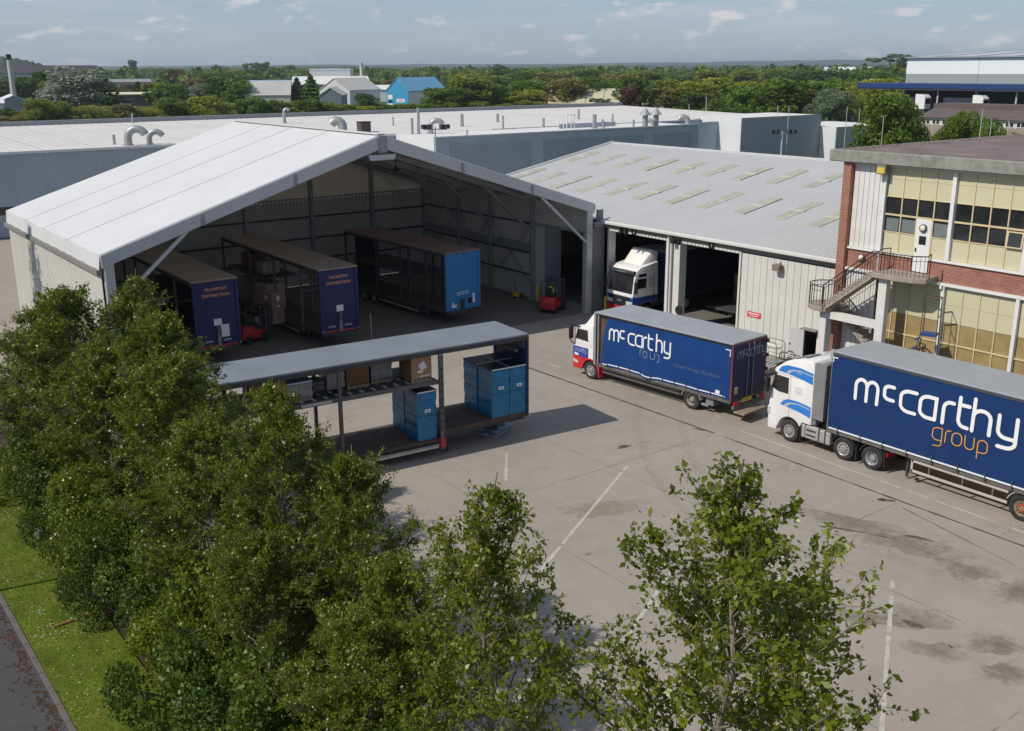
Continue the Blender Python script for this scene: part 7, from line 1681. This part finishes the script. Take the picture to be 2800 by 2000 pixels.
COL = {'mid': ('green', leaf_mat('bg_mid_green', (0.072, 0.141, 0.016), (0.166, 0.268, 0.027), .6, .25)), 'olive': ('olive-green', leaf_mat('bg_olive', (0.117, 0.151, 0.021), (0.244, 0.281, 0.035), .6, .25)), 'dark': ('dark green', leaf_mat('bg_dark', (0.040, 0.083, 0.015), (0.102, 0.155, 0.023), .6, .2)),
       'bright': ('bright green', leaf_mat('bg_bright', (.070, .120, .012), (.155, .215, .024), .6, .3)), 'rust': ('golden-olive', leaf_mat('bg_rust', (.150, .150, .035), (.270, .235, .060), .6, .25)), 'yellow': ('yellow-green', leaf_mat('bg_yellow', (0.182, 0.220, 0.018), (0.354, 0.366, 0.035), .6, .3)),
       'silver': ('silver-grey', leaf_mat('bg_silver', (.150, .175, .150), (.34, .37, .34), .6, .25)), 'copper': ('copper-purple', leaf_mat('bg_copper', (0.070, 0.034, 0.021), (0.152, 0.074, 0.039), .6, .2)), 'brown': ('brownish-olive', leaf_mat('bg_brown', (.115, .110, .045), (.210, .180, .085), .6, .2)),
       'blossom': ('pale-flowered', leaf_mat('bg_blossom', (0.146, 0.208, 0.027), (0.366, 0.355, 0.082), .6, .25, (0.880, 0.732, 0.304))), 'pale': ('pale grey-green', leaf_mat('bg_pale', (.105, .140, .085), (.20, .25, .155), .6, .3))}
NOUN = {'round': 'tree', 'tall': 'tall tree', 'bush': 'bushy tree', 'loose': 'open-crowned tree', 'column': 'columnar poplar', 'conifer': 'conifer'}
def row(phrase, specs, group):
    specs = sorted(specs, key=lambda q: q[0])
    for i, (u, vt, vb, w, col, kind) in enumerate(specs):
        p = atz(u, vb) if vb < 420 else atd(u, vb, 165); d = p.xy.length
        if vb >= 420: p.z = 0
        h = atd(u, vt, d).z; wm = w / FPX * d * 1.22
        t = thing('background_tree', '%s %s, %s tree from the left %s' % (COL[col][0], NOUN[kind].replace(' tree', '').replace('tree', 'rounded'), ordn(i), phrase), 'tree', (p.x, p.y, -.05), rnd.random() * 6.28, group)
        pool = BTF if (vb >= 340 and kind in BTF) else BT; tm_, lf = pool[kind][i % len(pool[kind])]
        nat = {'round': 8.6, 'tall': 5.8, 'bush': 11.5, 'loose': 8.4, 'column': 3.6, 'conifer': 5.4}[kind]
        t.scale = (wm / nat, wm / nat, h / {'round': 10.3, 'tall': 10.2, 'bush': 9.4, 'loose': 9.8, 'column': 9.7, 'conifer': 10}[kind])
        link('trunk', tm_, t); c = link('crown', lf, t); c.material_slots[0].link = 'OBJECT'; c.material_slots[0].material = COL[col][1]
A_ = [(20, 316, 348, 70, 'rust', 'bush'), (78, 304, 346, 85, 'rust', 'bush'), (118, 262, 346, 85, 'olive', 'bush'), (165, 272, 342, 80, 'mid', 'bush'), (212, 290, 342, 70, 'olive', 'bush'), (262, 284, 340, 95, 'blossom', 'bush'), (325, 281, 336, 95, 'brown', 'bush'), (378, 288, 334, 70, 'blossom', 'bush'),
      (430, 288, 332, 70, 'yellow', 'bush'), (487, 262, 330, 115, 'bright', 'bush'), (560, 258, 328, 115, 'yellow', 'bush'), (618, 276, 326, 70, 'blossom', 'bush'), (660, 266, 324, 70, 'mid', 'bush'), (708, 262, 324, 75, 'mid', 'bush'), (752, 268, 322, 75, 'bright', 'bush'), (795, 290, 320, 60, 'blossom', 'bush'),
      (838, 266, 318, 85, 'bright', 'bush'), (890, 276, 316, 70, 'olive', 'bush'), (940, 282, 315, 70, 'mid', 'bush'), (1000, 252, 312, 75, 'dark', 'bush'), (1042, 280, 310, 40, 'blossom', 'bush'), (1090, 286, 308, 70, 'olive', 'bush'), (1145, 282, 306, 70, 'olive', 'bush'), (1228, 234, 306, 130, 'bright', 'round'), (1290, 206, 302, 140, 'olive', 'round'), (1345, 225, 300, 90, 'mid', 'round'),
      (1430, 245, 300, 170, 'yellow', 'bush'), (1645, 268, 306, 60, 'pale', 'loose'), (1726, 232, 308, 66, 'copper', 'bush'), (1774, 280, 306, 26, 'copper', 'bush'), (1835, 240, 308, 90, 'rust', 'loose')]
rq_ = random.Random(9); u = 30
while u < 1560: A_.append((u, rq_.uniform(286, 300) - (u - 30) * .012, 338 - u * .024, rq_.uniform(60, 95), rq_.choice(['olive', 'bright', 'mid', 'yellow', 'olive']), 'bush')); u += rq_.uniform(52, 74)
row('in the belt just behind the white roof', A_, 'trees in the belt behind the white roof')
B_ = [(-10, 215, 275, 90, 'olive', 'round'), (42, 208, 275, 100, 'dark', 'round'), (92, 207, 272, 62, 'yellow', 'round'), (126, 193, 285, 52, 'dark', 'tall'), (160, 218, 305, 70, 'olive', 'tall'), (216, 181, 320, 150, 'silver', 'round'), (282, 212, 310, 80, 'dark', 'round'), (382, 222, 285, 60, 'dark', 'conifer'), (340, 226, 258, 70, 'brown', 'bush'),
      (425, 226, 290, 60, 'olive', 'tall'), (465, 222, 295, 80, 'mid', 'round'), (522, 213, 280, 85, 'brown', 'round'), (486, 188, 236, 62, 'copper', 'round'), (556, 226, 290, 60, 'silver', 'round'), (612, 206, 290, 110, 'dark', 'round'), (655, 215, 292, 70, 'mid', 'round'), (575, 192, 250, 60, 'mid', 'round'), (815, 210, 288, 52, 'dark', 'conifer'), (853, 202, 288, 62, 'mid', 'conifer'),
      (690, 205, 258, 80, 'dark', 'round'), (745, 212, 255, 80, 'olive', 'bush'), (640, 190, 240, 70, 'olive', 'round'), (1068, 214, 246, 60, 'brown', 'bush'), (1120, 212, 246, 70, 'olive', 'bush'), (1020, 214, 244, 60, 'olive', 'bush')]
row('among the far units at the left', B_, 'trees among the far units')
rb_ = random.Random(5); Cc = [(365, 165, 214, 26, 'dark', 'column'), (688, 172, 222, 44, 'mid', 'loose'), (728, 170, 222, 46, 'mid', 'loose'), (790, 176, 220, 44, 'olive', 'round'), (1366, 176, 226, 50, 'dark', 'round'), (1424, 184, 222, 44, 'dark', 'round'), (2428, 146, 225, 110, 'pale', 'loose')]
u = 235
while u < 1300:
    if all(abs(u - q[0]) > 18 for q in Cc): Cc.append((u, rb_.uniform(184, 193), rb_.uniform(208, 222), rb_.uniform(44, 66), rb_.choice(['mid', 'olive', 'dark', 'mid', 'yellow']), 'round'))
    u += rb_.uniform(30, 44)
row('along the skyline', Cc, 'trees along the skyline')
D_ = []; u = 1255
while u < 2440: D_.append((u, rb_.uniform(186, 203), rb_.uniform(240, 256), rb_.uniform(75, 115), rb_.choice(['olive', 'mid', 'rust', 'olive', 'dark', 'mid']), 'round')); u += rb_.uniform(34, 50)
row('in the back rank of the right-hand wood', D_, 'back rank of the right-hand wood')
D2 = []; u = 1440
while u < 2420: D2.append((u, rb_.uniform(206, 226), rb_.uniform(284, 304), rb_.uniform(90, 135), rb_.choice(['olive', 'bright', 'rust', 'mid', 'dark', 'yellow', 'mid']), 'round')); u += rb_.uniform(42, 62)
D2 += [(1690, 200, 272, 110, 'rust', 'round')]
row('in the middle rank of the right-hand wood', D2, 'middle rank of the right-hand wood')
D3 = [(1905, 250, 318, 95, 'dark', 'round'), (1975, 262, 325, 100, 'bright', 'bush'), (2060, 225, 330, 120, 'mid', 'round'), (2125, 212, 335, 150, 'bright', 'round'), (2115, 262, 330, 90, 'bright', 'bush'), (2190, 258, 335, 70, 'brown', 'bush'), (2265, 236, 350, 130, 'pale', 'bush'), (2330, 255, 345, 90, 'olive', 'bush'), (2425, 238, 430, 165, 'bright', 'round'), (2500, 310, 440, 80, 'dark', 'bush'), (2612, 290, 440, 105, 'bright', 'bush'),
      (2690, 312, 440, 80, 'mid', 'bush'), (2560, 355, 445, 70, 'olive', 'bush'), (2470, 340, 440, 60, 'mid', 'conifer'), (2750, 345, 430, 60, 'olive', 'bush')]
row('in the front rank of the right-hand wood', D3, 'front rank of the right-hand wood')
# ---- distant woodland reading as one mass
g = np.random.default_rng(77); PP, DD, TT = [], [], []
for i in range(900):
    u = g.uniform(-150, 2950); d = 900 * (6.5 ** g.random()); p = atd(u, 250, d); hh = g.uniform(9, 17); rr0 = g.uniform(6, 12); n = 70
    dd = g.normal(size=(n, 3)); dd /= np.linalg.norm(dd, axis=1, keepdims=True); q = np.array([p.x, p.y, hh * .55]) + dd * np.array([rr0, rr0, hh * .5]) * g.uniform(.8, 1.05, (n, 1))
    PP.append(q); DD.append(dd * .3 + g.normal(0, .7, (n, 3))); TT.append(np.clip(g.random() * .6 + .4 * g.random(n), 0, 1))
me = leaves_mesh('distant_woodland', np.concatenate(PP), np.concatenate(DD), 4.2, 5, .9, .2, np.concatenate(TT)); me.materials.append(leaf_mat('far_woodland_leaf', (0.052, 0.098, 0.016), (0.146, 0.196, 0.027), .7, .2))
wdl = link('distant_woodland', me); wdl['kind'] = 'stuff'; tag(wdl, 'distant woodland reaching to the horizon', 'woodland')

# ------------------------------------------------------------------ small things on the verge
t = thing('marker_post', 'small white marker post standing in the grass by the hedge', 'marker post', (6.35, 36.4, .06)); MB().box(-.05, .05, -.05, .05, 0, .5).build('post', TRIM, t, bevel=.01); MB().box(-.11, .11, -.03, .03, .32, .56).build('plate', TRIM, t)
t = thing('wooden_stake', 'orange-brown wooden stake lying on the grass', 'stake', (5.85, 30.1, .1), R(-8)); MB().bar((-.55, -.12, 0), (.55, .1, .03), .05, .05).build('stick', mat('orange_wood', (.34, .16, .05), .8, var=.15), t); MB().bar((.55, .1, .03), (.68, .126, .033), .03, .03).build('tip', mat('orange_wood', (.34, .16, .05)), t)
lpz = thing('street_lamp', 'street lamp at the kerb casting a thin shadow over the grass', 'street lamp', (2.6, 33.85, 0)); MB().tube([(0, 0, 0), (0, 0, 6.0)], [.09, .05], 8).build('pole', STEEL, lpz); MB().box(-.2, .5, -.12, .12, 6.0, 6.15).build('lamp_head', STEEL, lpz)
# ------------------------------------------------------------------ air
hz_ = MB().box(-9000, 16000, -9000, 16000, -2.0, 130.0).build('haze', None); hz_['kind'] = 'stuff'; tag(hz_, 'thin summer haze in the air over the land', 'haze')
hm = bpy.data.materials.new('summer_haze'); hm.use_nodes = True; N = hm.node_tree.nodes; N.remove(N['Principled BSDF'])
pv = N.new('ShaderNodeVolumePrincipled'); pv.inputs['Color'].default_value = (.80, .88, 1.0, 1); pv.inputs['Density'].default_value = 9e-5; pv.inputs['Anisotropy'].default_value = .2
hm.node_tree.links.new(pv.outputs[0], N['Material Output'].inputs['Volume']); hz_.data.materials.append(hm)
